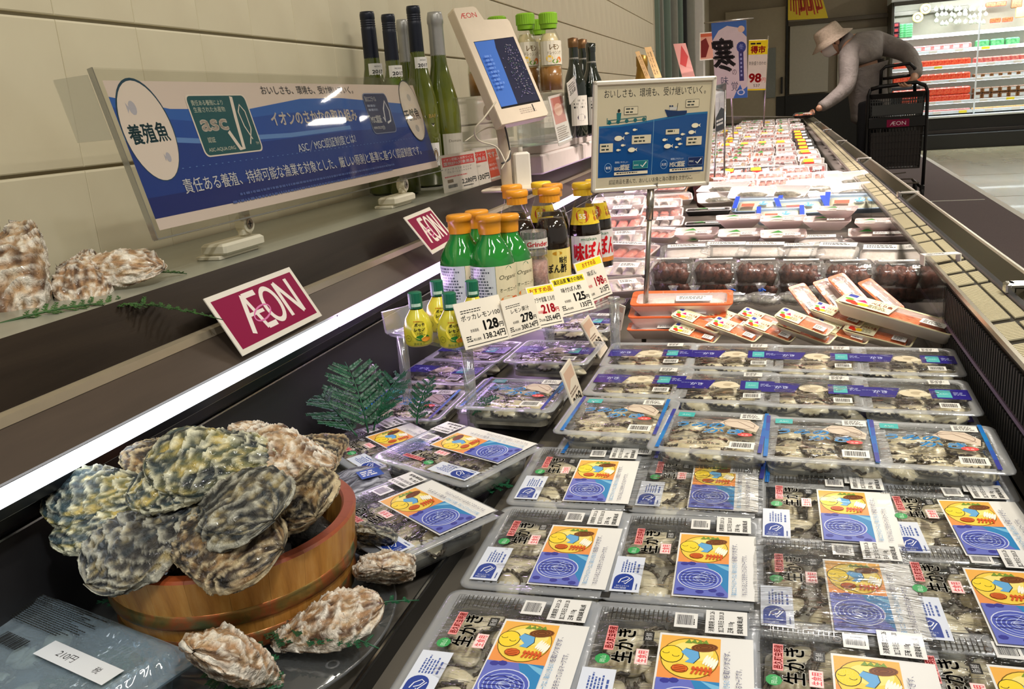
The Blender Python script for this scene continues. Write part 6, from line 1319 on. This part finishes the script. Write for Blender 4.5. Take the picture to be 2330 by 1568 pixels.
# left strip of the case: pink lit fillets beyond the acrylic shelf
Gs='pink lit fillet packs along the wall side'
fk=tray('fillet_pack','x','food pack',Gs,.13,.085,.020,.010,m_foamp,m_pinkf,'slab',31,None,.008,'top'); wk=tray('fillet_pack','x','food pack',Gs,.13,.085,.022,.010,m_foamp,m_white,'slab',32,None,.010,'white'); yk=tray('fillet_pack','x','food pack',Gs,.13,.085,.020,.010,m_foam,m_salmon,'flat',33,None,.006,None)
LS=[('stacked pale fillet pack nearest the ponzu bottles',wk,1408,560,130,6,.72),('salmon coloured fillet pack lying open beside the steel pole',fk,1425,592,140,-16,.70),('white labelled fillet pack low between shelf and pole',wk,1420,632,130,-4,.69),('pale fillet pack in pink light behind the 198 yen card',wk,1412,668,120,20,.68),('fillet pack standing at the left behind the pole, lower of a pair',fk,1498,545,96,-20,.70),
('pale slab pack in the stack under the pole sign, top',wk,1408,478,120,4,.76),('pale slab pack in the stack under the pole sign, second',wk,1404,500,120,2,.74),('pale slab pack in the stack under the pole sign, third',fk,1404,524,124,0,.72),('pale slab pack right of the pole, top of its stack',wk,1500,480,104,6,.745),('pale slab pack right of the pole, second of its stack',fk,1500,500,108,4,.73),('pale slab pack right of the pole, third of its stack',wk,1502,522,108,0,.71),
('orange fish pack with cream wrapping beyond the pole',yk,1530,462,90,8,.735),('striped pink fish pack behind the orange one',fk,1520,438,86,-8,.74),('small green labelled pack close under the pole sign',wk,1460,445,70,-20,.745),('clear bag of pink fillets beside the pole at cup height',wk,1462,612,90,-30,.69)]
for nm,pr,px,py,w,rz,z in LS: put(pr,nm,px,py,z,w,rz,9,0,Gs)
yy=3.4; k=0
while yy<8.4:
    for c_ in range(2):
        pr=protos[(k*3+c_*5)%7]; Mx=Matrix.Translation((-.50+.10*c_,yy,.70+.03*((yy-3.4)/5)))@Matrix.Rotation(rk.uniform(-.2,.2),4,'Z')@Matrix.Rotation(R(12),4,'X')@Matrix.Diagonal((.84,1.5,1.2,1))
        dup(pr,'wall side tray of %s, %s of its line, %s the wall'%(kinds[(k*3+c_*5)%7][0].split(' under')[0].split(' with')[0],ord_[k],'next to' if c_==0 else 'one off'),mat=Mx)
    yy+=.33; k+=1
b=MB(); b.box(-.45,5.9,.64,.20,5.4,.055); cp('raised_deck',b,MATS['grey_riser'])
# driftwood divider with a dark wooden lump
m_drift=rampmat('driftwood',[(.3,sr(70,44,30)),(.5,sr(140,96,66)),(.7,sr(206,176,146))],30,.7,.6)
t=thing('driftwood_branch','knotty driftwood branch laid lengthwise between the wall side packs and the sashimi','branch',(0,0,0))
P=[Vector((-.33+.02*sin(k*1.7),2.5+k*.32,.70+.012*sin(k*2.3)+.01*k/5)) for k in range(18)]; t.location=P[0]
b=MB(); b.sm=True; b.tube([p-P[0] for p in P],.020,8,r2=.014); b.build('trunk',m_drift,t)
for k in range(2,17):
    b=MB(); b.sm=True; s=1 if k%2 else -1; b.tube([P[k]-P[0],P[k]-P[0]+Vector((s*.03,.05,.03)),P[k]-P[0]+Vector((s*.045,.12,.045))],.011,6,r2=.003); b.build('twig',m_drift,t)
p=PZ(1600,465,.68); o=MB(); o.sm=True; o.ball(0,0,.05,.035,.03,.062,12,9,.35,5); o.ball(.012,-.01,.02,.02,.02,.03,8,6,.3,6); w_=o.build('wood_knot',M('dark_brown_wood',sr(104,58,28),.5,col2=sr(66,34,16),scale=40),None,p); tag(w_,'dark brown wooden knot standing under the right edge of the pole sign','wood knot')
# acrylic tag holders standing in the case beyond the pole sign
def dr(b,w,h): b.rect(0,0,w,h,sr(60,66,74)); b.poly([(0,h*.3),(w*.5,h*.5),(w,h*.4),(w,h*.8),(0,h*.9)],sr(190,190,196)); b.greek(w*.1,h*.25,w*.8,h*.16,2,WH)
Mx,w,h=quadM(0,0,(1628,195),A=PD(1628,302,3.3),B=PD(1652,290,3.5)); pcard('card_holder','tall clear card holder with dark print on a thin stem behind the pole sign','sign',Mx,w,h,dr,holder=True)
for nm,a,c in (('thin metal sign stem left of the sashimi rows',(1625,420),(1630,300)),('thin metal sign stem just right of the other',(1648,400),(1650,205))):
    b=MB(); b.sm=True; b.tube([PD(*a,3.3),PD(*c,3.32)],.0035,8); o=b.build('sign_stand',m_pole); tag(o,nm,'stem','thin sign stems')
# ================================================================ open chiller at the far right
FY=13.7
def FP(px,py): return PY(px,py,FY)
tl=FP(2036,22); xL=tl.x-.02; xM=FP(2216,150).x; xR=5.0
zs=[FP(2200,v).z for v in (72,110,147,180,229,252)]; ztop=FP(2050,8).z; zb=FP(2150,262).z
t=thing('open_chiller','bright open wall chiller with white shelves and black base at the far right','chiller',((xL+xR)/2,FY+.35,FZ))
def fp_(name,b,m,label=None): o=b.build(name,m,t,label=label); o.location=(-(xL+xR)/2,-FY-.35,-FZ); return o
m_cw=M('chiller_white',sr(232,240,244),.35); m_cb=M('chiller_back_panel',sr(205,232,236),.5)
b=MB(); b.box((xL+xR)/2,FY+.68,FZ,xR-xL,.04,ztop-FZ+.1); fp_('back_panel',b,m_cb)
for x in (xL,xR): b=MB(); b.box(x,FY+.33,zb,.04,.68,ztop-zb+.12,.004); fp_('side_panel',b,M('dark_chiller_frame',sr(70,66,58),.4))
b=MB(); b.box((xL+xR)/2,FY+.33,ztop+.02,xR-xL+.06,.70,.20,.006); fp_('canopy',b,m_cw)
b=MB(); b.box((xL+xR)/2,FY+.33,ztop+.22,xR-xL+.06,.70,.12,.004); fp_('canopy_top',b,m_dk)
b=MB(); b.box(xL+.45,FY-.025,ztop+.09,.45,.008,.035,.002); fp_('canopy_print',b,M('grey_print',sr(130,135,138),.5))
b=MB(); b.box((xL+xR)/2,FY-.02,ztop-.03,xR-xL,.03,.05,.004); fp_('canopy_trim',b,MATS['dark_chiller_frame'])
b=MB(); b.box((xL+xR)/2,FY+.10,FZ,xR-xL,.9,.20,.004); fp_('kick_base',b,m_dk)
b=MB(); b.box((xL+xR)/2,FY+.28,FZ+.20,xR-xL+.02,.72,zb-FZ-.235,.012); fp_('lower_front',b,M('black_chiller_front',sr(22,20,20),.3))
b=MB(); b.box((xL+xR)/2,FY-.10,FZ+.20,xR-xL+.02,.05,.05,.006); fp_('bumper',b,M('grey_bumper',sr(70,66,64),.3,.5))
b=MB(); b.box((xL+xR)/2,FY+.24,zb-.035,xR-xL,.80,.03,.005); fp_('deck_pan',b,m_cw)
for k,z in enumerate(zs):
    dp=.62-.035*(5-k)*1.0
    b=MB(); b.box((xL+xR)/2,FY+.66-dp/2,z-.012,xR-xL-.04,dp,.012,.002); o=fp_('shelf',b,m_cw)
    b=MB(); b.box((xL+xR)/2,FY+.66-dp-.008,z-.028,xR-xL-.05,.012,.042,.003); fp_('shelf_lip',b,m_cw)
    if k<5: b=MB(); b.box((xL+xR)/2,FY+.66-dp+.04,z-.030,xR-xL-.10,.02,.014); fp_('shelf_lamp',b,M('chiller_lamp',(1,1,1),emit=11,ecol=(.86,.97,1)))
    for j in range(9):
        b=MB(); b.box(xL+.16+j*.33+(k%3)*.07,FY+.66-dp-.016,z-.026,.10,.004,.036,.001); fp_('shelf_tag',b,M('yellow_tag',sr(236,214,50),.5) if (j*5+k*3)%7==4 else MATS['white_card'])
b=MB(); b.box((xL+xR)/2,FY+.06,ztop-.01,xR-xL-.1,.04,.02); fp_('canopy_lamp',b,M('chiller_top_lamp',(1,1,1),emit=24,ecol=(.84,.97,1)))
for dy in (.02,.66): b=MB(); b.box(xM+.04,FY+dy,zb,.018,.018,ztop-zb); fp_('divider_post',b,m_cw)
o=area('chiller_lamp_light',((xL+xR)/2,FY-.02,ztop-.03),(R(40),0,0),xR-xL-.2,.06,55,(.84,.96,1))
def pk(name,label,cat,group,w,d,h,m,lid=None,x=0,y=0,z=0,seed=0):
    t_=thing(name,label,cat,(x,y,z),0,group); b=MB(); b.box(0,0,0,w,d,h,min(w,d,h)*.16); b.build('pack',m,t_); 
    if lid: b=MB(); b.box(0,-d*.505,h*.25,w*.5,.003,h*.5); b.build('label',lid,t_)
    return t_
m_rp=M('red_tomato_pack',sr(226,52,30),.2,coat=.6,col2=sr(246,110,70),scale=40); m_pp=M('pink_sausage_pack',sr(232,120,120),.25,coat=.5,col2=sr(246,176,170),scale=40); m_br=M('brown_pot_lid',sr(140,92,44),.4,col2=sr(90,56,30),scale=50); m_gn=M('green_bag',sr(60,160,90),.3,coat=.4,col2=sr(130,200,140),scale=30); m_wc=M('clear_white_tub',sr(220,224,226),.3)
on=ord_+['twenty-first','twenty-second','twenty-third','twenty-fourth']
def rowp(nm,shelf,x0,x1,n,w,h,m,lab,name='chilled_pack',zoff=0,lid=None,dy=0):
    s0='top second third fourth fifth lowest'.split()[shelf]
    proto=None
    for i in range(n):
        x=x0+(x1-x0)*(i+.5)/n; z=zs[shelf]+.001+zoff; lb='%s, %s chiller shelf, %s from left'%(nm,s0,on[i]); y=FY+.66-(.62-.035*(5-shelf))+.07+dy
        if proto is None: proto=pk(name,lb,'food pack','%s, shelf %d'%(nm,shelf+1),w,.11,h,m,lid,x,y,z)
        else: dup(proto,lb,(x,y,z),0)
xa=FP(2060,150).x; xb=FP(2212,150).x; xc=FP(2222,150).x; xd=FP(2345,150).x
rowp('pink sausage pack',1,xa,xb,7,.15,.085,m_pp,'',lid=m_wc); rowp('orange red pack',2,xL+.06,xb,11,.11,.095,m_rp,'',lid=None); rowp('orange red pack',3,xL+.06,xb,11,.11,.10,m_rp,'')
rowp('red pack in lower layer',4,xa,xb,9,.13,.095,m_rp,''); rowp('red pack in upper layer',4,xL+.06,xb,11,.12,.10,m_rp,'',zoff=.097)
rowp('flat rose pack',5,xa,xb,8,.14,.035,m_pp,'')
rowp('green bag',1,xc,xd-.1,3,.17,.10,m_gn,'',name='green_bag'); rowp('pink wrapped pot',2,xc,xd,6,.13,.085,M('rose_pot',sr(226,150,130),.3,col2=sr(200,80,80),scale=30),'',name='food_pot')
rowp('brown lidded tub',3,xc,xd,6,.12,.06,m_br,'',name='food_tub',lid=m_wc); rowp('brown lidded tub in lower layer',4,xc,xd,6,.12,.085,m_br,'',name='food_tub',lid=m_wc); rowp('brown lidded tub in upper layer',4,xc,xd,6,.12,.075,m_br,'',name='food_tub',zoff=.087,lid=m_wc)
rowp('small yellow label pack',5,xc,xd,5,.13,.03,M('amber_pack',sr(236,180,110),.4),'')
# top shelf: green stack, coil packs, bulbs on hooks
z=zs[0]
for k in range(6): pk('green_pack','thin green pack, %s from the bottom of the stack on the top chiller shelf'%on[k],'food pack','green packs stacked on the top shelf',.17,.12,.030,m_gn,None,xL+.20,FY+.25,z+.001+.031*k)
for k in range(3): pk('dark_pack','small dark pack, %s from the bottom, left of the green stack'%on[k],'food pack','dark packs on the top shelf',.09,.10,.07,M('plum_pack',sr(60,34,44),.3),M('red_strip',sr(190,70,70),.4),xL+.07,FY+.22,z+.001+.071*k)
for k,(px,py) in enumerate(((2088,40),(2106,20))):
    p=PY(px,py,FY+.30); t_=thing('ring_pack','round brown ring pack hanging on the chiller back, %s one'%('lower' if not k else 'upper'),'food pack',p,0,'ring packs'); b=MB(); b.sm=True; b.X=Matrix.Rotation(R(90),4,'X')
    pts=[(.055*cos(a*PI/8),.055*sin(a*PI/8),0) for a in range(17)]; b.tube(pts,.020,8); b.build('ring',M('tan_ring',sr(196,170,120),.5),t_); b=MB(); b.sm=True; b.ball(0,0,0,.03,.02,.03,10,6); b.build('core',m_wc,t_)
rb=random.Random(9)
for k in range(33):
    px=2130+(k%11)*11+rb.uniform(-3,3); py=22+(k//11)*14+rb.uniform(-4,4); p=PY(px,py,FY+rb.uniform(.2,.45))
    o=MB(); o.sm=True; o.ball(0,0,0,.030,.028,.030,9,7,.1,k); o.lathe([(.008,.026),(.004,.044)],8,c1=1); o=o.build('garlic_bulb',M('garlic_white',sr(226,226,206),.4,col2=sr(186,188,160),scale=40),None,p)
    tag(o,'white bulb in the %s line hanging above the top chiller shelf, %s from left'%(('upper','middle','lower')[k//11],on[k%11]),'vegetable','white bulbs hanging above the top shelf')
for k,(px,py,c) in enumerate(((2254,10,m_rp),(2277,8,m_rp),(2264,46,m_rp),(2292,44,m_rp),(2312,12,m_br),(2322,34,MATS['amber_pack']))):
    p=PY(px,py+6,FY+.3); pk('hanging_pack',('red pack hanging high, left one','red pack hanging high, right one','red pack on the top shelf, left one','red pack on the top shelf, right one','brown pack hanging at the upper right corner of the chiller','amber pack under the hanging brown one')[k],'food pack','packs at the right of the top shelf',.13,.05,.06 if k<4 else .14,c,None,p.x,p.y,p.z)
# ================================================================ hanging and standing signs
p0=PY(1793,45,9.5); p1=PY(1884,40,9.5); Mx,w,h=quadM(0,0,(1793,-70),A=p0,B=p1)
t=thing('hanging_sign','yellow hanging sign with a red market character, cut by the top of the frame','sign',mat=Mx)
b=MB(); b.box(w/2,h/2,-.004,w,h,.004); b.build('board',M('yellow_board',sr(238,212,20),.5),t); b=MB(); b.text('市',w*.5,h*.10,h*.34,sr(196,36,30),w=w*.42,al='c',bold=.05); b.text('朝',w*.5,h*.55,h*.34,sr(196,36,30),w=w*.42,al='c',bold=.05) if 0 else b.rect(w*.3,h*.56,w*.7,h*.9,sr(196,36,30)); b.build('print',INK,t)
for x in (.15,.85): b=MB(); b.tube([(w*x,h,0),(w*x,3.28-Mx.translation.z,0)],.003,5); b.build('cord',m_dk,t)
Mx,w,h=quadM(0,0,(1618,52),A=PY(1629,226,4.4),B=PY(1701,222,4.4)); S=loc2(Mx)
t=thing('winter_banner','white and blue cloth banner with a large black brush character','banner',mat=Mx)
b=MB(); b.box(w/2,h/2,-.003,w,h,.003); b.build('cloth',M('white_banner_cloth',sr(214,206,206),.7),t)
b=MB(); b.poly([(0,h),(w,h),(w,h*.80),(w*.75,h*.92),(w*.45,h*.95),(w*.2,h*.90),(0,h*.78)],sr(60,110,180)); b.ell(w*.85,h*.9,w*.10,h*.04,sr(226,200,170),12); b.poly([(w*.55,0),(w,0),(w,h*.16),(w*.85,h*.11),(w*.78,h*.19),(w*.66,h*.10)],sr(56,110,190)); b.ring(w*.8,h*.08,w*.12,h*.04,.006,sr(210,220,235),14)
b.text('寒',w*.34,h*.42,h*.33,BK,w=w*.60,al='c',bold=.035,shear=-.05); b.text('の',w*.55,h*.33,h*.07,sr(90,80,90),w=w*.13); b.text('味',w*.2,h*.20,h*.10,sr(70,80,100),w=w*.22,bold=0); b.text('覚',w*.5,h*.12,h*.10,sr(70,80,100),w=w*.22,bold=0)
b.ell(w*.84,h*.68,w*.14,h*.07,sr(50,70,140),12); b.text('冬',w*.84,h*.66,h*.05,sr(150,170,220),w=w*.14,al='c'); b.rect(w*.76,h*.24,w*.90,h*.64,sr(50,52,110)); b.greek(w*.80,h*.60,w*.06,h*.32,6,sr(150,160,210)); b.build('print',INK,t)
b=MB(); b.sm=True; b.tube([(-.03,h+.002,0),(w+.03,h+.006,0)],.004,6); b.build('rod',m_pole,t)
b=MB(); b.tube([(w*.5,0,-.006),(w*.5,-.30,-.006)],.004,6); b.build('post',m_pole,t)
Mx,w,h=quadM(0,0,(1704,92),A=PY(1700,206,5.6),B=PY(1742,205,5.6))
t=thing('price_banner','white and yellow price banner with red 98 yen lettering behind the brush banner','banner',mat=Mx)
b=MB(); b.box(w/2,h/2,-.003,w,h,.003); b.build('board',MATS['white_card'],t)
b=MB(); b.rect(0,h*.72,w,h,sr(240,216,30)); b.text('得市',w*.5,h*.76,h*.11,sr(200,36,36),w=w*.75,al='c',bold=.05); b.greek(w*.1,h*.95,w*.8,h*.06,1,BK); b.text('刺身盛り合わせ',w*.5,h*.52,h*.06,BK,w=w*.9,al='c'); b.text('98',w*.40,h*.17,h*.18,RED,w=w*.62,al='c',bold=.05); b.text('円',w*.76,h*.17,h*.08,RED,w=w*.2); b.text('537',w*.5,h*.07,h*.06,BK,w=w*.35,al='c'); b.rect(0,0,w,h*.03,sr(240,216,30)); b.build('print',INK,t)
b=MB(); b.tube([(w,-.25,-.006),(w,h+.02,-.006)],.004,6); b.build('post',m_pole,t)
def dr(b,w,h): b.rect(w*.04,h*.04,w*.96,h*.96,sr(206,150,130)); b.poly([(w*.06,h*.1),(w*.3,h*.1),(w*.45,h*.5),(w*.3,h*.8),(w*.06,h*.7)],sr(110,30,30)); b.rect(w*.04,h*.84,w*.96,h*.96,sr(190,90,60))
Mx,w,h=quadM(0,0,(1592,75),A=PY(1592,138,4.2),B=PY(1640,134,4.2)); pcard('picture_card','reddish picture card overlapping the left side of the brush banner','sign',Mx,w,h,dr)
# ================================================================ shopping cart
CY=7.85; cL=PY(1966,440,CY); cR=PY(2100,432,CY); cw=(cR.x-cL.x); cx0=(cL.x+cR.x)/2
CT=thing('shopping_cart','black shopping cart with a mesh basket and magenta store plate beside the person','shopping cart',(cx0,CY,FZ)); CT['label']='black shopping cart with basket and magenta store plate beside the shopper'
def zc(py): return PY(2030,py,CY).z-FZ
m_ck=M('black_cart_tube',sr(26,24,24),.35,.4); m_cg2=M('dark_grey_basket',sr(52,54,52),.45); m_low=M('brown_black_basket',sr(40,32,28),.5)
hw=cw/2; dp=.36; zh=zc(197)
for s in (-1,1):
    b=MB(); b.sm=True; b.tube([(s*hw*.98,.0,.07),(s*hw*1.0,0,.4),(s*hw*.98,0,zh-.06),(s*hw*.90,-.01,zh-.01)],.014,8); b.build('post',m_ck,CT)
    b=MB(); b.sm=True; b.tube([(s*hw*.9,-.02,.10),(s*hw*.86,dp,.12)],.012,8); b.build('bottom_rail',m_ck,CT)
    b=MB(); b.sm=True; b.tube([(s*hw*.95,0,zc(290)),(s*hw*.86,dp,zc(285))],.010,8); b.build('side_rail',m_ck,CT)
b=MB(); b.sm=True; b.tube([(-hw*.90,-.01,zh-.01),(-hw*.6,-.02,zh+.005),(hw*.6,-.02,zh+.02),(hw*.90,-.01,zh-.01)],.016,10); b.build('handle',m_ck,CT)
zz=zc(150); b=MB(); b.sm=True; b.tube([(-.12,.10,zh-.05),(-.12,.08,zz-.03),(-.09,.08,zz),(.09,.08,zz+.01),(.13,.08,zz-.03),(.14,.10,zh-.05)],.014,8); b.build('rear_handle',m_ck,CT)
b=MB(); b.sm=True; b.tube([(-.12,.10,zc(178)),(.13,.10,zc(174))],.012,8); b.build('rear_bar',m_ck,CT)
z1,z0=zc(215),zc(270)
def crate(name,x0,x1,y0,y1,za,zb_,m,ins,nx,nz,grp=None):
    b=MB(); th=.008
    def wall(A,B,n):
        A=Vector(A);B=Vector(B)
        for k in range(n+1):
            p=A.lerp(B,k/n); b.tube([(p.x*(1-ins),p.y,za),(p.x,p.y,zb_)],th*.5,4)
        for k in range(nz+1):
            q=1-ins*(1-k/nz); z=za+(zb_-za)*k/nz; b.tube([(A.x*q,A.y,z),(B.x*q,B.y,z)],th*.5,4)
    wall((x0,y0,0),(x1,y0,0),nx); wall((x1,y0,0),(x1,y1,0),nx//2+2); wall((x1,y1,0),(x0,y1,0),nx); wall((x0,y1,0),(x0,y0,0),nx//2+2); b.box(0,(y0+y1)/2,za,(x1-x0)*(1-ins),y1-y0,.008)
    o=b.build(name,m,CT); stuff(o); return o
crate('basket_mesh',-hw*.92,hw*.92,.0,dp,z0,z1,m_cg2,.08,22,7)
b=MB(); b.loft([[(a,c_,z1-.03) for a,c_ in rr(cw*.94,dp+.02,.03,4,0,dp/2)],[(a,c_,z1+.01) for a,c_ in rr(cw*.97,dp+.04,.03,4,0,dp/2)]]); b.build('basket_rim',m_ck,CT)
b=MB(); b.box(0,-.006,z0+.03,cw*.84,.006,(z1-z0)*.42,.001); b.build('basket_panel',m_cg2,CT)
crate('lower_basket',-hw*.86,hw*.90,.02,dp-.02,zc(385),zc(292),m_low,.06,16,6)
b=MB(); b.box(0,.03,zc(380),cw*.82,.006,(zc(300)-zc(380)),.001); b.build('lower_basket_panel',m_low,CT)
b=MB(); zp=zc(282); b.box(0,-.012,zp-.03,cw*.95,.010,.085,.004); b.build('front_bar',m_ck,CT)
b=MB(); b.X=Matrix.Translation((-.075,-.019,zp-.025))@Matrix.Rotation(R(90),4,'X'); b.rect(0,0,.17,.06,m_mag); b.text('ÆON',.085,.014,.032,sr(240,220,230),w=.12,al='c',bold=0); b.build('store_plate',INK,CT,label='magenta store plate')
for s in (-1,1):
    for y in (-.02,dp):
        b=MB(); b.box(s*hw*.95,y,.055,.035,.05,.06,.006); b.build('caster_fork',m_ck,CT)
        b=MB(); b.sm=True; b.X=Matrix.Translation((s*hw*.95-.014,y+.01,.048))@Matrix.Rotation(R(90),4,'Y'); b.lathe([(.001,0),(.040,0),(.048,.006),(.048,.022),(.040,.028),(.001,.028)],18); b.build('wheel',m_dk,CT)
b=MB(); b.tube([(-hw*.8,0,.13),(hw*.85,0,.13)],.006,6); b.tube([(-hw*.8,dp,.13),(hw*.85,dp,.13)],.006,6); b.tube([(-hw*.6,0,.20),(hw*.4,0,.22)],.005,6); b.build('lower_rack',m_pole,CT)
# ================================================================ the shopper
def skin(name,verts,edges,root,mats,parent,lv=2):
    me=bpy.data.meshes.new(name); me.from_pydata([v[0] for v in verts],edges,[]); o=bpy.data.objects.new(name,me); COL.objects.link(o); o.parent=parent
    md=o.modifiers.new('s','SKIN'); md.use_smooth_shade=True
    sv=me.skin_vertices[0].data if me.skin_vertices else None
    if sv is None:
        me.skin_vertices.new() if hasattr(me.skin_vertices,'new') else None; sv=me.skin_vertices[0].data
    for i,v in enumerate(verts):
        r=v[1]; sv[i].radius=r if isinstance(r,tuple) else (r,r)
    sv[root].use_root=True
    s=o.modifiers.new('d','SUBSURF'); s.levels=lv; s.render_levels=lv; me.materials.append(mats); return o
PYY=8.15
O=PY(1975,300,PYY); O=Vector((O.x,PYY,FZ))
def J(px,py,y=PYY): return tuple(PY(px,py,y)-O)
P_=thing('person','person in grey jacket and beige bucket hat bending to take a tray','person',O)
m_skin=M('skin',sr(196,150,122),.5); m_jk=rampmat('grey_jacket',[(.3,sr(112,104,100)),(.7,sr(146,138,132))],6,.7,.5,bs=14,bd=.03); m_tr=M('black_trousers',sr(20,20,24),.8)
fz=0
bones=[(J(1975,262),.13),(J(1972,200),.12),(J(1962,140),.13),(J(1948,105),(.11,.13)),(J(1926,92),.055),(J(1908,88),.06),(J(1893,92),.085),
  (J(1930,128,8.02),.07),(J(1925,200,7.85),.045),(J(1880,236,7.72),.034),(J(1858,250,7.64),.026),
  (J(1985,92,8.28),.075),(J(2070,128,8.2),.05),(J(2083,165,7.98),.036),(J(2078,184,7.86),.028),
  ((.0,-.09,.80),.10),((-.02,-.10,.45),.065),((-.02,-.08,.09),.045),((-.12,-.10,.04),.035),((.02,.10,.80),.10),((.03,.11,.45),.065),((.04,.12,.09),.045),((-.07,.12,.04),.035)]
ed=[(0,1),(1,2),(2,3),(3,4),(4,5),(5,6),(3,7),(7,8),(8,9),(9,10),(3,11),(11,12),(12,13),(13,14),(0,15),(15,16),(16,17),(17,18),(0,19),(19,20),(20,21),(21,22)]
skin('body',bones,ed,0,m_skin,P_)
hip=J(1975,262)
coat=[(J(1975,290),(.185,.16)),(J(1980,262),(.185,.17)),(J(1976,200),(.19,.17)),(J(1966,145),(.19,.18)),(J(1958,108),(.155,.17)),(J(1936,98),(.09,.10)),
  (J(1932,132,8.0),.095),(J(1928,200,7.84),.070),(J(1884,234,7.72),.052),(J(1864,246,7.66),.043),
  (J(1995,96,8.30),.105),(J(2066,120,8.2),.080),(J(2084,155,8.02),.058),(J(2084,174,7.92),.050)]
skin('jacket',coat,[(0,1),(1,2),(2,3),(3,4),(4,5),(4,6),(6,7),(7,8),(8,9),(4,10),(10,11),(11,12),(12,13)],2,m_jk,P_)
skin('trousers',[((.0,0,.88),.14),((.0,-.09,.76),.115),((-.02,-.10,.45),.085),((-.02,-.08,.12),.07),((.02,.10,.76),.115),((.03,.11,.45),.085),((.04,.12,.12),.07)],[(0,1),(1,2),(2,3),(0,4),(4,5),(5,6)],0,m_tr,P_)
for x,y in ((-.07,-.09),(-.02,.12)):
    b=MB(); b.sm=True; b.ball(x,y,.035,.13,.05,.04,12,8); b.build('shoe',m_dk,P_)
# head with face, mask, hat
hc=Vector(J(1893,96)); fd=Vector((-.80,-.25,-.50)).normalized(); upv=Vector((-.42,-.06,.90)); upv=(upv-fd*upv.dot(fd)).normalized(); sd=upv.cross(fd)
HM=Matrix(((sd.x,-fd.x,upv.x,hc.x),(sd.y,-fd.y,upv.y,hc.y),(sd.z,-fd.z,upv.z,hc.z),(0,0,0,1)))  # local: x side, y back, z up
b=MB(); b.sm=True; b.X=HM; b.ball(0,0,0,.078,.098,.115,18,12); b.ball(0,-.097,-.012,.014,.022,.022,8,6); 
for s in (-1,1): b.ball(s*.079,.012,-.01,.010,.02,.032,8,6)
b.build('head',m_skin,P_)
for s in (-1,1): b=MB(); b.sm=True; b.X=HM; b.ball(s*.030,-.086,.012,.013,.010,.007,8,6); b.build('eye',M('dark_eye',(.03,.02,.02),.3),P_)
b=MB(); b.sm=True; b.X=HM; b.loft([[(.080*sin(a)*k,-.104*cos(a)*k-.004*(1-abs(z_+.045)/.05),z_) for a in [R(-72+12*i) for i in range(13)]] for z_,k in ((-.092,.80),(-.07,.97),(-.045,1.04),(-.02,1.06),(.0,1.02))],closed=False); b.build('face_mask',M('white_mask',sr(226,220,214),.8),P_)
b=MB(); b.sm=True; b.X=HM; b.ball(0,.018,.012,.084,.094,.112,16,10); b.build('hair',M('dark_grey_hair',sr(60,52,46),.7),P_)
b=MB(); b.sm=True; b.X=HM@Matrix.Translation((0,.005,.045)); b.lathe([(.165,-.045),(.168,-.043),(.112,.0),(.106,.012),(.098,.070),(.090,.090),(.06,.099),(.0005,.10)],30,ey=1.12); b.build('bucket_hat',M('beige_bucket_hat',sr(196,178,158),.8,col2=sr(176,158,140),scale=60,bump=.2),P_)
# collar, zip, hand pieces
b=MB(); b.sm=True; p=Vector(J(1920,96)); b.X=Matrix.Translation(p)@Matrix.Rotation(R(-55),4,'Y'); b.lathe([(.085,-.05),(.088,.0),(.080,.03),(.074,.028)],18); b.build('collar',m_jk,P_)
def hand(nm,w0,dirv,curl,parentv):
    d=Vector(dirv).normalized(); n=d.cross(Vector((0,0,1))).normalized(); dn=n.cross(d)
    w0=Vector(w0)
    vs=[(tuple(w0),.024),(tuple(w0+d*.045),(.034,.018))]; es=[(0,1)]
    for k in range(4):
        b0=w0+d*.075+n*(.027-.018*k); L=(.062,.072,.068,.054)[k]
        a=len(vs); vs+=[(tuple(b0),.0105),(tuple(b0+d*L*.45+dn*curl*.010),.0095),(tuple(b0+d*L*.75+dn*curl*.030),.0085),(tuple(b0+d*L*.85+dn*curl*.048),.0075)]; es+=[(1,a),(a,a+1),(a+1,a+2),(a+2,a+3)]
    a=len(vs); b0=w0+d*.03+n*.035; vs+=[(tuple(b0),.012),(tuple(b0+d*.028+n*.018+dn*.01),.0105),(tuple(b0+d*.050+n*.020+dn*.026),.009)]; es+=[(0,a),(a,a+1),(a+1,a+2)]
    skin(nm,vs,es,0,m_skin,P_,2)
hand('hand',J(1856,251,7.64),(-.85,-.15,-.55),1,None)
hand('hand',J(2080,182,7.88),(-.45,-.35,-.35),1.2,None)
o=tray('sashimi_tray','tray of orange salmon held in the fingers of the person','food tray',None,.16,.10,.02,.01,m_foamk,m_salmon,'slab',55,None,.008,'green')
p=PY(1828,266,7.58); o.matrix_world=Matrix.Translation(p)@Matrix.Rotation(R(-8),4,'Z')@Matrix.Rotation(R(8),4,'X'); o['label']='tray of orange salmon lifted in the fingers of the shopper at the far end'
